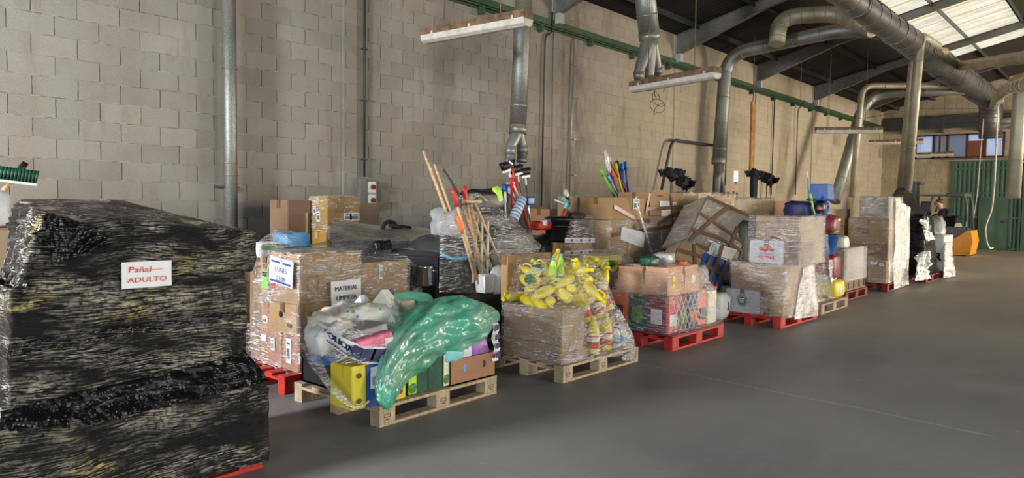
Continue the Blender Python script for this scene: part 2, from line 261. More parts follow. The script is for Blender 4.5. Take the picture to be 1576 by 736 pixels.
# ------------------------------------------------------------------ mesh builder
ORG = {}
class MB:
    def __init__(s): s.v = []; s.f = []; s.smooth = []
    def add(s, vs, fs, sm=False):
        k = len(s.v); s.v += [Vector(p) for p in vs]; s.f += [[i+k for i in f] for f in fs]; s.smooth += [sm]*len(fs); return s
    def box(s, a, b, R=None, piv=None):
        (x0, y0, z0), (x1, y1, z1) = a, b
        vs = [Vector(p) for p in ((x0,y0,z0),(x1,y0,z0),(x1,y1,z0),(x0,y1,z0),(x0,y0,z1),(x1,y0,z1),(x1,y1,z1),(x0,y1,z1))]
        if R is not None:
            pv = Vector(piv) if piv is not None else sum(vs, Vector())/8
            vs = [R @ (p-pv) + pv for p in vs]
        return s.add(vs, [(0,3,2,1),(4,5,6,7),(0,1,5,4),(1,2,6,5),(2,3,7,6),(3,0,4,7)])
    def bbox(s, a, b, r=.006, R=None, piv=None):       # box with chamfered edges
        bm = bmesh.new(); bmesh.ops.create_cube(bm, size=1)
        for q in bm.verts: q.co = Vector([a[i] + (q.co[i]+.5)*(b[i]-a[i]) for i in range(3)])
        r = min(r, *[abs(b[i]-a[i])*.3 for i in range(3)])
        bmesh.ops.bevel(bm, geom=list(bm.edges), offset=r, segments=2, affect='EDGES', profile=.5)
        if R is not None:
            pv = Vector(piv) if piv is not None else (Vector(a)+Vector(b))/2
            for q in bm.verts: q.co = R @ (q.co-pv) + pv
        s.frombm(bm); return s
    def frombm(s, bm, sm=False):
        bm.verts.ensure_lookup_table(); bm.verts.index_update()
        s.add([q.co.copy() for q in bm.verts], [[q.index for q in f.verts] for f in bm.faces], sm); bm.free()
    def beam(s, p, q, wd, h, up=(0, 0, 1)):
        p, q = Vector(p), Vector(q); d = (q-p).normalized(); side = d.cross(Vector(up)).normalized()*wd/2; u2 = side.cross(d).normalized()*h/2
        vs = [e+a*side+b*u2 for e in (p, q) for a, b in ((-1,-1),(1,-1),(1,1),(-1,1))]
        return s.add(vs, [(0,1,2,3),(7,6,5,4),(0,4,5,1),(1,5,6,2),(2,6,7,3),(3,7,4,0)])
    def tube(s, path, r, seg=12, cap=True, flat=None):
        path = [Vector(p) for p in path]; rs = r if isinstance(r, (list, tuple)) else [r]*len(path)
        k = len(s.v); n0 = None; rings = []
        for i, p in enumerate(path):
            d = (path[min(i+1, len(path)-1)] - path[max(i-1, 0)]).normalized()
            if n0 is None: n0 = d.orthogonal().normalized()
            n0 = (n0 - d*n0.dot(d)).normalized(); b = d.cross(n0)
            rings.append([p + (n0*math.cos(2*math.pi*j/seg) + b*math.sin(2*math.pi*j/seg))*rs[i] for j in range(seg)])
        vs = [q for rg in rings for q in rg]; fs = []
        for i in range(len(path)-1):
            for j in range(seg): a = i*seg+j; b2 = i*seg+(j+1) % seg; fs.append((a, b2, b2+seg, a+seg))
        s.add(vs, fs, True)
        if cap:
            s.add(rings[0], [tuple(range(seg))[::-1]]); s.add(rings[-1], [tuple(range(seg))])
        return s
    def lathe(s, prof, c=(0, 0, 0), seg=16, R=None, sc=(1, 1)):
        c = Vector(c); vs = []; fs = []
        for r, z in prof:
            for j in range(seg):
                q = Vector((r*math.cos(2*math.pi*j/seg)*sc[0], r*math.sin(2*math.pi*j/seg)*sc[1], z)); vs.append(c + (R @ q if R is not None else q))
        for i in range(len(prof)-1):
            for j in range(seg): a = i*seg+j; b = i*seg+(j+1) % seg; fs.append((a, b, b+seg, a+seg))
        s.add(vs, fs, seg > 6); s.add(vs[:seg], [tuple(range(seg))[::-1]]); s.add(vs[-seg:], [tuple(range(seg))]); return s
    def hull(s, pts, maxlen=.12, amp=.012, freq=7, drop=True, seed=0, sag=0.0, sm=True):
        bm = bmesh.new()
        for p in pts: bm.verts.new(p)
        bmesh.ops.convex_hull(bm, input=list(bm.verts))
        bmesh.ops.delete(bm, geom=[q for q in bm.verts if not q.link_faces], context='VERTS')
        for _ in range(7):
            le = [e for e in bm.edges if e.calc_length() > maxlen]
            if not le: break
            bmesh.ops.subdivide_edges(bm, edges=le, cuts=1, use_grid_fill=False)
            bmesh.ops.triangulate(bm, faces=list(bm.faces))
        bm.normal_update()
        if drop == True: bmesh.ops.delete(bm, geom=[f for f in bm.faces if f.normal.z < -.75], context='FACES')
        elif drop == 'both': bmesh.ops.delete(bm, geom=[f for f in bm.faces if abs(f.normal.z) > .75], context='FACES')
        off = Vector((seed*3.1, seed*1.7, seed*.9))
        for q in bm.verts:
            a = noise.noise(q.co*freq+off)*.6 + noise.noise(Vector((q.co.x*2.5, q.co.y*2.5, q.co.z*18))+off)*.6
            q.co += q.normal*(a*amp - sag*abs(noise.noise(q.co*2.2+off)))
        s.frombm(bm, sm); return s
    def pillow(s, c, sz, R=None, amp=.12, e=.55, seed=0, n=14, freq=3.0):
        """rounded sack: a superellipsoid with creases"""
        c = Vector(c); vs = []; fs = []; nu, nv = n*2, n; pw = lambda a: math.copysign(abs(a)**e, a)
        off = Vector((seed*2.3, seed*5.1, seed))
        for i in range(nv+1):
            ph = -math.pi/2 + math.pi*i/nv
            for j in range(nu):
                t = 2*math.pi*j/nu; q = Vector((pw(math.cos(ph))*pw(math.cos(t)), pw(math.cos(ph))*pw(math.sin(t)), pw(math.sin(ph))))
                q *= 1 + amp*(noise.noise(q*freq+off) + .5*noise.noise(q*freq*2.7+off))
                q = Vector((q.x*sz[0]/2, q.y*sz[1]/2, q.z*sz[2]/2)); vs.append(c + (R @ q if R is not None else q))
        for i in range(nv):
            for j in range(nu): a = i*nu+j; b = i*nu+(j+1) % nu; fs.append((a, b, b+nu, a+nu))
        s.add(vs, fs, True); return s
    def build(s, name, mat, parent=None, org=None):
        me = bpy.data.meshes.new(name); o = bpy.data.objects.new(name, me); COL.objects.link(o)
        if parent is not None: org = ORG[parent.name]
        elif org is None:
            lo = [min(p[i] for p in s.v) for i in range(3)]; hi = [max(p[i] for p in s.v) for i in range(3)]
            org = Vector(((lo[0]+hi[0])/2, (lo[1]+hi[1])/2, lo[2]))
        org = Vector(org)
        me.from_pydata([p-org for p in s.v], [], s.f)
        me.polygons.foreach_set('use_smooth', s.smooth)
        me.materials.append(M[mat] if isinstance(mat, str) else mat)
        if parent is not None: o.parent = parent
        else: o.location = org
        ORG[o.name] = org
        bm = bmesh.new(); bm.from_mesh(me); bmesh.ops.remove_doubles(bm, verts=bm.verts, dist=1e-5)
        if parent is None or True: bmesh.ops.recalc_face_normals(bm, faces=bm.faces)
        bm.to_mesh(me); bm.free(); me.update()
        return o

def tag(o, label=None, cat=None, group=None, kind=None):
    if label: o['label'] = label
    if cat: o['category'] = cat
    if group: o['group'] = group
    if kind: o['kind'] = kind
    return o
def thing(name, loc, label, cat, group=None):
    o = bpy.data.objects.new(name, None); COL.objects.link(o); o.location = loc; o.empty_display_size = .1
    ORG[o.name] = Vector(loc); return tag(o, label, cat, group)
def struct(name, mb, mat, parent=None):
    o = mb.build(name, mat, parent)
    if parent is None: o['kind'] = 'structure'
    return o
def copy_tree(o, loc=None, rot=None, label=None, group=None, parent=None, scale=None):
    c = o.copy(); COL.objects.link(c); c.parent = parent
    if loc is not None: c.location = loc
    if rot is not None: c.rotation_euler = rot
    if scale is not None: c.scale = scale
    if label: c['label'] = label
    if group: c['group'] = group
    for ch in o.children: copy_tree(ch, parent=c)
    return c
RZ = lambda a: Matrix.Rotation(a, 3, 'Z'); RX = lambda a: Matrix.Rotation(a, 3, 'X'); RY = lambda a: Matrix.Rotation(a, 3, 'Y')

def text_mesh(body, size, thick=.0):
    cu = bpy.data.curves.new('t', 'FONT'); cu.body = body; cu.size = size; cu.align_x = 'CENTER'; cu.align_y = 'CENTER'; cu.resolution_u = 2
    ob = bpy.data.objects.new('t', cu); COL.objects.link(ob); bpy.context.view_layer.update()
    me = bpy.data.meshes.new_from_object(ob.evaluated_get(bpy.context.evaluated_depsgraph_get()))
    vs = [v.co.copy() for v in me.vertices]; fs = [list(p.vertices) for p in me.polygons]
    bpy.data.objects.remove(ob); bpy.data.curves.remove(cu); bpy.data.meshes.remove(me); return vs, fs
def put_text(mb, body, size, c, right, up, squeeze=1.0, shear=0, bold=0):
    c, right, up = Vector(c), Vector(right).normalized(), Vector(up).normalized()
    vs, fs = text_mesh(body, size)
    for dx in ([0] if not bold else [-bold, 0, bold]):
        mb.add([c + right*((p.x+dx)*squeeze + p.y*shear) + up*p.y for p in vs], fs)
def barcode(mb, c, right, up, wd, h, nrm, n=16):
    c, right, up, nrm = Vector(c), Vector(right), Vector(up), Vector(nrm); x = -wd/2
    rnd = random.Random(int(wd*1e4))
    while x < wd/2:
        t = rnd.choice((.4, .7, 1.1))*wd/n
        p = [c+right*x-up*h/2, c+right*(x+t)-up*h/2, c+right*(x+t)+up*h/2, c+right*x+up*h/2]
        mb.add([q+nrm*.0015 for q in p], [(0,1,2,3)]); x += t + rnd.choice((.5, .9))*wd/n
def quad(mb, c, right, up, wd, h):
    c, right, up = Vector(c), Vector(right).normalized()*wd/2, Vector(up).normalized()*h/2; n_ = right.cross(up).normalized()*.0015
    ps = [c-right-up, c+right-up, c+right+up, c-right+up]
    mb.add([p-n_ for p in ps] + [p+n_ for p in ps], [(0,3,2,1),(4,5,6,7),(0,1,5,4),(1,2,6,5),(2,3,7,6),(3,0,4,7)])
EX, EY, EZ = Vector((1, 0, 0)), Vector((0, 1, 0)), Vector((0, 0, 1))

# ================================================================== THE BUILDING
YB, XR, YN, APX = 31.76, 18.0, -4.6, 9.0
rz = lambda x: 5.40 + .23*min(x, 2*APX-x)
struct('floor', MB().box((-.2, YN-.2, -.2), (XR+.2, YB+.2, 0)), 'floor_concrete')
def wall_poly(y0, y1):          # a gable wall slab between y0 and y1
    mb = MB(); pr = [(-.2, 0), (XR+.2, 0), (XR+.2, rz(0)), (APX, rz(APX)), (-.2, rz(0))]
    vs = [(x, y, z) for y in (y0, y1) for x, z in pr]; fs = [tuple(range(5)), tuple(range(9, 4, -1))] + [(i, i+5, (i+1) % 5+5, (i+1) % 5) for i in range(5)]
    return mb.add(vs, fs)
# left wall with four pilasters standing 4 cm proud
mb = MB().box((-.2, YN, 0), (0, YB, 5.36))
struct('wall_left', mb, 'blocks_left')
for i, y in enumerate((5.80, 10.31, 14.72, 19.20, 23.66, 28.1)):
    struct('trim_%d' % (i+1), MB().box((0, y-.11, 0), (.025, y+.11, 4.85)), 'blocks_left')
# back wall: pieces around the window and the big door
WX0, WX1 = at(1409, 228, y=YB).x, at(1545, 222, y=YB).x; WZ0, WZ1 = 3.44, 4.36
DX0, DX1, DZ = at(1464, 300, y=YB).x, 8.2, 3.32
mb = MB()
mb.box((-.2, YB, 0), (WX0, YB+.2, 5.0)).box((WX0, YB, 0), (DX0, YB+.2, WZ0)).box((DX0, YB, DZ), (DX1, YB+.2, WZ0)).box((DX1, YB, 0), (XR, YB+.2, WZ0))
mb.box((WX1, YB, WZ0), (XR, YB+.2, WZ1)).box((WX0, YB, WZ1), (XR, YB+.2, 5.0))
vs = [(x, y, z) for y in (YB, YB+.2) for x, z in ((-.2, 5.0), (XR, 5.0), (XR, rz(0)), (APX, rz(APX)), (-.2, rz(0)))]
mb.add(vs, [tuple(range(5)), tuple(range(9, 4, -1))] + [(i, i+5, (i+1) % 5+5, (i+1) % 5) for i in range(5)])
struct('wall_back', mb, 'blocks_back')
# right and near walls, with the door openings that let the daylight in
mb = MB()
for a, b in ((YN, 5.4), (10.6, 21.8), (28.2, YB)): mb.box((XR, a, 0), (XR+.2, b, 5.4))
mb.box((XR, 5.4, 4.6), (XR+.2, 10.6, 5.4)).box((XR, 21.8, 4.7), (XR+.2, 28.2, 5.4)); struct('wall_right', mb, 'blocks_back')
mb = MB()
for a, b in ((-.2, 1.8), (4.2, 7.8), (13.2, XR)): mb.box((a, YN-.2, 0), (b, YN, 5.4))
mb.box((1.8, YN-.2, 2.8), (4.2, YN, 5.4)).box((7.8, YN-.2, 4.3), (13.2, YN, 5.4))
vs = [(x, y, z) for y in (YN-.2, YN) for x, z in ((-.2, 5.4), (XR, 5.4), (APX, rz(APX)))]
mb.add(vs, [(0,1,2), (5,4,3), (0,3,4,1), (1,4,5,2), (2,5,3,0)]); struct('wall_near', mb, 'blocks_left')
# corrugated roof with translucent sheets let in
SKX = (3.42, 5.32); SKY = (14.7, 25.75)
def corrugated(x0, x1, y0, y1, mb):
    step = .177/4; n_ = int((y1-y0)/step)+1; xs = [x0, x1] if not (x0 < APX < x1) else [x0, APX, x1]
    vs = []; fs = []
    for i in range(n_+1):
        y = min(y1, y0+i*step); dz = .022*math.sin(2*math.pi*y/.177)
        for x in xs: vs.append((x, y, rz(x)+dz))
    k = len(xs)
    for i in range(n_):
        for j in range(k-1): fs.append((i*k+j, i*k+j+1, (i+1)*k+j+1, (i+1)*k+j))
    return mb.add(vs, fs, True)
mb = MB(); corrugated(-.12, SKX[0], YN, YB, mb); corrugated(SKX[0], SKX[1], YN, SKY[0], mb); corrugated(SKX[0], SKX[1], SKY[1], YB, mb); corrugated(SKX[1], XR+.1, YN, YB, mb)
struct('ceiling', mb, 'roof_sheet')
struct('window_2', corrugated(SKX[0]-.06, SKX[1]+.06, SKY[0], SKY[1], MB()), 'skylight_sheet')
# rafters: tapered haunch at the wall, I-section along the slope
tn = 10
for y in (1.2, 5.72, 10.25, 14.66, 19.13, 23.62, 28.1):
    mb = MB()
    for xa, xb, da, db in ((.0, 2.1, .46, .20), (2.1, APX, .20, .20)):
        for f0, f1, wd in ((0, .012, .11), (1, -.012, .11)):
            za, zb = rz(xa)-.06-da*f0, rz(xb)-.06-db*f0
            mb.beam((xa, y, za-f1/2), (xb, y, zb-f1/2), wd, .014)
        za, zb = rz(xa)-.06, rz(xb)-.06
        mb.add([(xa, y-.005, za-da), (xb, y-.005, zb-db), (xb, y-.005, zb), (xa, y-.005, za), (xa, y+.005, za-da), (xb, y+.005, zb-db), (xb, y+.005, zb), (xa, y+.005, za)], [(0,1,2,3), (7,6,5,4), (0,4,5,1), (2,6,7,3)])
    mb.beam((APX, y, rz(APX)-.16), (XR, y, rz(XR)-.16), .11, .2)
    o = struct('trim_%d' % tn, mb, 'beam_grey'); tn += 1
    b = MB().box((0, y-.07, 4.74), (.16, y+.07, 4.92)).box((0, y-.10, 4.90), (.02, y+.10, 5.35)); struct('trim_%d' % tn, b, 'chalk_block'); tn += 1
for x in (.55, 1.80, 3.0, 4.15, 5.40, 6.7, 8.0):
    mb = MB().beam((x, YN, rz(x)-.045), (x, YB, rz(x)-.045), .05, .06).beam((x+.02, YN, rz(x)-.10), (x+.02, YB, rz(x)-.10), .012, .07)
    struct('trim_%d' % tn, mb, 'dark_steel'); tn += 1
# daylight showing under the sheet edges along the wall top
mb = MB(); mb.box((-.12, YN, 5.385), (-.02, YB, 5.392))
# green angle rail along the wall with little brackets
mb = MB().box((.02, YN, 4.64), (.14, YB, 4.652)).box((.02, YN, 4.60), (.04, YB, 4.80)).box((.12, YN, 4.62), (.14, YB, 4.652))
y = .8
while y < YB:
    mb.box((.0, y, 4.52), (.12, y+.05, 4.64)); y += 1.49
struct('trim_%d' % tn, mb, 'green_paint'); tn += 1
# crane rail and pipes over the window of the back wall
mb = MB().box((0, YB-.34, 4.58), (7.4, YB-.12, 4.72)).box((0, YB-.30, 4.72), (7.4, YB-.26, 4.95)).box((0, YB-.34, 4.95), (7.4, YB-.18, 4.98))
for x in (.9, 2.1, 3.35, 4.6, 5.9): mb.box((x-.05, YB-.32, 4.42), (x+.05, YB, 4.58))
struct('trim_%d' % tn, mb, 'dark_steel'); tn += 1
mb = MB().tube([(0, YB-.12, 5.06), (7.4, YB-.12, 5.06)], .03, 8).tube([(WX0+.9, YB-.08, WZ0-.02), (8, YB-.08, WZ0-.04)], .035, 8); struct('trim_%d' % tn, mb, 'pale_duct_steel'); tn += 1
# window: brown frame, five lights, one boarded
win = thing('window_1', (WX0, YB, WZ0), None, None); del_keys = [k for k in win.keys()]; win['kind'] = 'structure'
ww = WX1-WX0; cuts = [0, .215, .375, .60, .80, 1]
mb = MB(); mb.box((WX0, YB-.03, WZ0), (WX1, YB+.06, WZ0+.05)).box((WX0, YB-.03, WZ1-.05), (WX1, YB+.06, WZ1))
for c in cuts:
    x = WX0+c*ww; mb.box((x-.04, YB-.03, WZ0), (x+.04, YB+.06, WZ1))
mb.build('window_frame', 'frame_brown', win)
for i in range(5):
    a, b = WX0+cuts[i]*ww+.04, WX0+cuts[i+1]*ww-.04
    if i == 3:
        MB().box((a, YB+.0, WZ0+.05), (b, YB+.02, WZ1-.28)).build('board', 'board_brown', win); MB().box((a, YB+.02, WZ1-.28), (b, YB+.03, WZ1-.05)).build('pane', 'pane_frosted', win)
        lampx = (a+b)/2
    else: MB().box((a, YB+.02, WZ0+.05), (b, YB+.03, WZ1-.05)).build('pane', 'pane_dirty' if i in (1, 2) else 'pane_frosted', win)
mb = MB().box((WX0+.28*ww, YB-.10, WZ0+.04), (WX0+.30*ww, YB-.02, WZ1-.04)); mb.build('open_casement', 'frame_brown', win)
# big green door of ribbed steel with a wicket door in it
door = thing('door_1', (DX0, YB, 0), None, None); door['kind'] = 'structure'
mb = MB(); x = DX0
while x < DX1:
    mb.add([(x, YB, 0), (x+.05, YB, 0), (x+.07, YB-.03, 0), (x+.13, YB-.03, 0), (x+.15, YB, 0), (x, YB, DZ), (x+.05, YB, DZ), (x+.07, YB-.03, DZ), (x+.13, YB-.03, DZ), (x+.15, YB, DZ)], [(i, i+1, i+6, i+5) for i in range(4)]); x += .15
mb.box((DX0, YB+.02, 0), (DX1, YB+.05, DZ)); mb.build('door_leaf', 'door_green', door)
mb = MB()
for z in (.03, 1.16, 2.08, 3.0, 3.27): mb.box((DX0, YB-.06, z), (DX1, YB-.03, z+.06))
for x in (DX0, DX0+2.15, DX0+2.25, DX0+4.4): mb.box((x, YB-.065, 0), (x+.07, YB-.03, DZ))
mb.build('door_frame', 'door_green', door)
mb = MB(); wx = DX0+.92
mb.box((wx, YB-.085, .08), (wx+.04, YB-.06, 1.95)).box((wx+.95, YB-.085, .08), (wx+.99, YB-.06, 1.95)).box((wx, YB-.085, 1.93), (wx+.99, YB-.06, 1.97)).box((wx, YB-.085, .08), (wx+.99, YB-.06, .12)).box((wx+.04, YB-.07, .12), (wx+.95, YB-.062, 1.93))
wk = mb.build('wicket_door', 'door_green', door); MB().box((wx+.80, YB-.13, 1.02), (wx+.97, YB-.085, 1.10)).build('door_handle', 'dark_steel', wk)
# floor joint
a, b = at(985, 560, z=0), at(1530, 672, z=0); mb = MB(); P = []; n_ = 60
for i in range(n_+1):
    t = i/n_; p = a.lerp(b, t); d = (b-a).normalized(); s_ = Vector((-d.y, d.x, 0)); o_ = s_*(.02*noise.noise(p*1.3)+.008*noise.noise(p*7)); wd = .004+.009*abs(noise.noise(p*5+Vector((3, 1, 2))))
    P += [p+o_+s_*wd+EZ*.0015, p+o_-s_*wd+EZ*.0015]
mb.add(P, [(2*i, 2*i+1, 2*i+3, 2*i+2) for i in range(n_)]); struct('trim_%d' % tn, mb, 'grey_line'); tn += 1

# ================================================================== PIPES, DUCTS AND FIXTURES
def arc(p0, pc, p1, n=8):       # rounded corner from p0 through pc to p1
    p0, pc, p1 = Vector(p0), Vector(pc), Vector(p1)
    return [p0.lerp(pc, t).lerp(pc.lerp(p1, t), t) for t in [i/n for i in range(n+1)]]
def bends(pts, r, n=8):         # polyline with rounded corners of leg length r
    pts = [Vector(p) for p in pts]; out = [pts[0]]
    for i in range(1, len(pts)-1):
        a = pts[i] + (pts[i-1]-pts[i]).normalized()*min(r, (pts[i-1]-pts[i]).length*.48); b = pts[i] + (pts[i+1]-pts[i]).normalized()*min(r, (pts[i+1]-pts[i]).length*.48)
        out += arc(a, pts[i], b, n)
    return out + [pts[-1]]
def ribs(path, r, every, mat, parent, th=.012, w_=.03):
    path = [Vector(p) for p in path]; acc = 0; nxt = every*.5
    for a, b in zip(path, path[1:]):
        L = (b-a).length
        if L < 1e-6: continue
        while nxt <= acc+L:
            p = a.lerp(b, (nxt-acc)/L); d = (b-a).normalized(); MB().tube([p-d*w_/2, p+d*w_/2], r+th, 20, True).build('joint_ring', mat, parent); nxt += every
        acc += L
def duct(name, label, path, r, mat, every=None, seg=20, th=.008, cat='duct', group=None, base=None, rib_mat=None):
    t = thing(name, base or path[-1], label, cat, group)
    MB().tube(path, r, seg).build('pipe_run', mat, t)
    if every:
        ribs(path, r, every, rib_mat or mat, t, th)
    return t

# 1: slim riser on the near wall
x = .16; y = 4.04
t = thing('ventilation_pipe', (x, y, .3), 'round galvanised pipe fixed upright to the near block wall, behind the black wrapped load', 'pipe')
MB().tube([(x, y, .05), (x, y, 5.0)], .076, 18).build('pipe_run', 'galvanised_steel', t)
mb = MB()
for z in (3.02, 1.94, 1.80): MB().tube([(x, y, z), (x, y, z+.02)], .084, 18).build('pipe_collar', 'galvanised_steel', t)
MB().box((0, y-.11, 1.66), (.16, y-.07, 1.68)).box((0, y+.07, 1.66), (.16, y+.11, 1.68)).build('wall_clamp', 'dark_steel', t)

def forked(name, label, top, neck, ends, r, rend, mats='galvanised_steel'):
    t = thing(name, neck, label, 'duct')
    top, neck = Vector(top), Vector(neck); dn = (neck-top).normalized()
    MB().tube([top, neck], r, 20).build('pipe_run', mats, t)
    MB().tube([neck-dn*.02, neck+dn*.10], r*1.06, 20).build('pipe_collar', mats, t); MB().tube([neck-dn*.30, neck-dn*.27], r*1.04, 20).build('pipe_collar', mats, t)
    for e in ends:
        e = Vector(e); L = (e-neck).length; d = (e-neck).normalized()
        b = MB().tube([neck+dn*.06, neck.lerp(e, .25), e-dn*.22, e], [r*.8, r*.72, rend, rend], 16).build('branch_pipe', mats, t)
        MB().tube([e-dn*.24, e-dn*.12], rend*1.1, 16).tube([e-dn*.05, e], rend*1.14, 16).build('end_collar', mats, b)
    return t
X2 = 1.5
forked('extraction_duct', 'galvanised duct hanging over the brooms and forking into two short outlets', at(809, -60, x=X2), at(797, 195, x=X2), [at(784, 252, x=X2+.02), at(803, 250, x=X2)], .118, .068)
X3 = 2.0
forked('extraction_duct', 'galvanised duct hanging high with three short outlets over a coil of wire', at(987, -60, x=X3), at(999, 52, x=X3), [at(985, 134, x=X3+.05), at(1002, 139, x=X3), at(1014, 126, x=X3-.05)], .165, .075)
# coil of loose wire below it
mb = MB(); c = at(1013, 150, x=X3); pts = []
for i in range(90):
    a = i*.26; rr = .16+.05*math.sin(i*.21); pts.append(c + Vector((.05*math.sin(a*.7), rr*math.cos(a), .10-.0035*i+rr*.55*math.sin(a))))
tag(mb.tube(pts, .006, 5).build('wire_coil', 'rusty_brown'), 'loose coil of thin brown wire dangling under the three-outlet duct', 'wire')
# 4: wall riser with long branch to the main duct
X4, Y4 = .42, 16.35
mainp = lambda y: Vector((4.0, y, 5.22))
pt = at(1108, 90, x=X4)
pth = bends([at(1106, 250, x=X4), Vector((X4, Y4, 5.15)), Vector((3.3, 16.2, 5.32)), Vector((4.1, 17.6, 5.22))], .6)
t = duct('branch_duct', 'long galvanised duct climbing the wall and bending over to the main duct', pth, .155, 'galvanised_steel', .62, th=.006)
e1, e2 = at(1101, 300, x=X4), at(1112, 300, x=X4)
for e in (e1, e2): MB().tube([pth[0], pth[0].lerp(e, .5), e-EZ*.6], [.11, .095, .095], 14).build('outlet_leg', 'dark_duct_steel', t)
MB().tube([pth[0]-EZ*.05, pth[0]+EZ*.1], .165, 20).build('pipe_collar', 'galvanised_steel', t)
# 5: short upper branch with down-turned end
pth = bends([at(1195, 68, x=2.05), at(1201, 26, x=2.05), at(1290, 20, x=3.1), at(1345, 45, x=3.9)], .42)
duct('branch_duct', 'short thick duct with an open down-turned elbow beside the main duct', pth, .17, 'pale_duct_steel', .26, th=.006)
# main duct with tapering run
rad = lambda y: .20 + (y-12)*.0145 if y < 20 else min(.35, .316+(y-20)*.006)
ys_ = (3, 12.0, 14, 16, 18, 20, 22, 24, 26, 28.0)
t = duct('main_duct', 'very large dark spiral duct running the length of the hall under the roof', [mainp(y) for y in ys_], [max(.17, rad(y)) for y in ys_], 'dark_duct_steel', None, 28)
y = 12.3
while y < 28:
    MB().tube([mainp(y-.015), mainp(y+.015)], rad(y)+.010, 28).build('joint_ring', 'dark_duct_steel', t); y += .62
for y in (14, 16.6, 18.9, 21.2, 22.6, 25, 26.6): MB().tube([mainp(y), mainp(y+.05)], rad(y)+.022, 28).build('flange', 'dark_duct_steel', t)
pth = bends([mainp(27.9), mainp(29.2), Vector((4.0, 29.4, 3.95))], .8); t2 = MB().tube(pth, .345, 24).build('end_elbow', 'dark_duct_steel', t)
ribs(pth, .34, .22, 'dark_duct_steel', t, .012)
mb = MB()
for a in (-.5, .2, .9): mb.tube(bends([Vector((4.0, 29.4, 4.2)), Vector((4.0+.5*math.sin(a)+.25, 29.3+.1*a, 4.5)), Vector((4.9+.1*a, 29.3+.2*a, 4.6+.25*a))], .3), .12, 12)
mb.build('side_branch', 'galvanised_steel', t)
# 6: pair of uprights from the duct
for k, (ub, ut, x, lab) in enumerate(((1387, 1406, 3.75, 'left of two upright galvanised pipes standing behind the tall carton pallet'), (1396, 1415, 4.05, 'right of two upright galvanised pipes standing behind the tall carton pallet'))):
    Yk = at(ub, 290, x=x).y
    bt = at(ub, 292, x=x); tp = at(ut, 98+(1-k)*12, y=bt.y); 
    q = bends([bt, Vector((tp.x, bt.y, 5.35-.18*(1-k))), Vector((4.3, bt.y+1.2, 5.3))], .3)
    duct('upright_pipe', lab, q, .10, 'pale_duct_steel', 1.9, 16, th=.006, cat='pipe')
# 7: slanting pipe and slim pipe by the wall
pth = bends([at(1285, 310, x=1.3), at(1326, 166, x=1.3), at(1352, 143, x=1.7), at(1485, 138, x=4.0)], .5)
duct('slanting_duct', 'thick duct leaning to the right behind the blue bucket', pth, .16, 'galvanised_steel', 1.6, 18, th=.008)
pth = bends([at(1311, 303, x=1.9), at(1327, 132, x=1.9), at(1478, 132, x=4.0)], .35)
duct('slim_pipe', 'slim pale pipe dropping from under the roof beside the slanting duct', pth, .085, 'pale_duct_steel', 1.5, 14, th=.006, cat='pipe')
# 8: pipes at the right edge
pth = [at(1559, 305, x=6.2), at(1572, 120, x=6.2)]
pth = bends([pth[0], pth[1], at(1535, 150, x=5.2), Vector((4.2, 28.3, 4.9))], .3)
duct('upright_pipe', 'pale upright pipe at the right edge in front of the green door', pth, .12, 'pale_duct_steel', 1.4, 16, th=.006, cat='pipe')
duct('cross_pipe', 'pale pipe crossing from the main duct to the right, upper one', [Vector((4.1, 22.5, 5.35)), at(1600, 85, x=6.6)], .12, 'pale_duct_steel', 2.0, 14, th=.006, cat='pipe')
duct('cross_pipe', 'short pale pipe crossing to the right near the end of the main duct, lower one', bends([at(1538, 156, x=5.0), at(1541, 138, x=5.1), at(1610, 124, x=7.3)], .2), .10, 'pale_duct_steel', 1.4, 14, th=.006, cat='pipe')

# light fixtures: brown dusty housing, white reflector and tube
def fixture(a, b, label, hang=True):
    a, b = Vector(a), Vector(b); d = (b-a).normalized(); t = thing('light_fixture', (a+b)/2, label, 'light fixture', 'hanging fluorescent fixtures')
    MB().beam(a+EZ*.092, b+EZ*.092, .175, .085).build('housing', 'rusty_brown', t)
    side = d.cross(EZ).normalized(); mb = MB()
    pr = [(-.09, .055), (-.075, -.005), (-.03, -.03), (.03, -.03), (.075, -.005), (.09, .055)]
    vs = [e + side*x_ + EZ*z_ for e in (a, b) for x_, z_ in pr]
    mb.add(vs, [(i, i+1, i+7, i+6) for i in range(5)] + [(5, 4, 3, 2, 1, 0), tuple(range(6, 12))]); mb.build('diffuser', 'fixture_white', t)
    mb = MB()
    for s_ in (.2, .75): p = a.lerp(b, s_); MB().tube([p+EZ*.09, Vector((p.x, p.y, rz(p.x)+.01))], .006, 6).build('hanger_rod', 'rusty_brown', t)
    mb = MB()
    for s_ in (.12, .5, .9): mb.beam(a.lerp(b, s_)+EZ*.06-side*.092, a.lerp(b, s_)+EZ*.06+side*.092, .03, .06)
    mb.build('clip', 'fixture_white', t)
    return t
fixture(at(655, 64, z=3.44), at(813, 36, z=3.44), 'nearest hanging fluorescent fixture, crossing in front of the forked duct')
fixture(at(974, 140, z=3.3), at(1104, 118, z=3.3), 'hanging fluorescent fixture just behind the duct with three outlets')
fixture(at(1255, 204, z=3.4), at(1357, 204, z=3.4), 'hanging fluorescent fixture in front of the slanting duct by the wall')
fixture(at(1337, 222, z=3.62), at(1421, 220, z=3.62), 'hanging fluorescent fixture crossing behind the two upright pipes')
fixture(at(1403, 241, z=3.5), at(1467, 239, z=3.5), 'farthest hanging fluorescent fixture, just below the window')

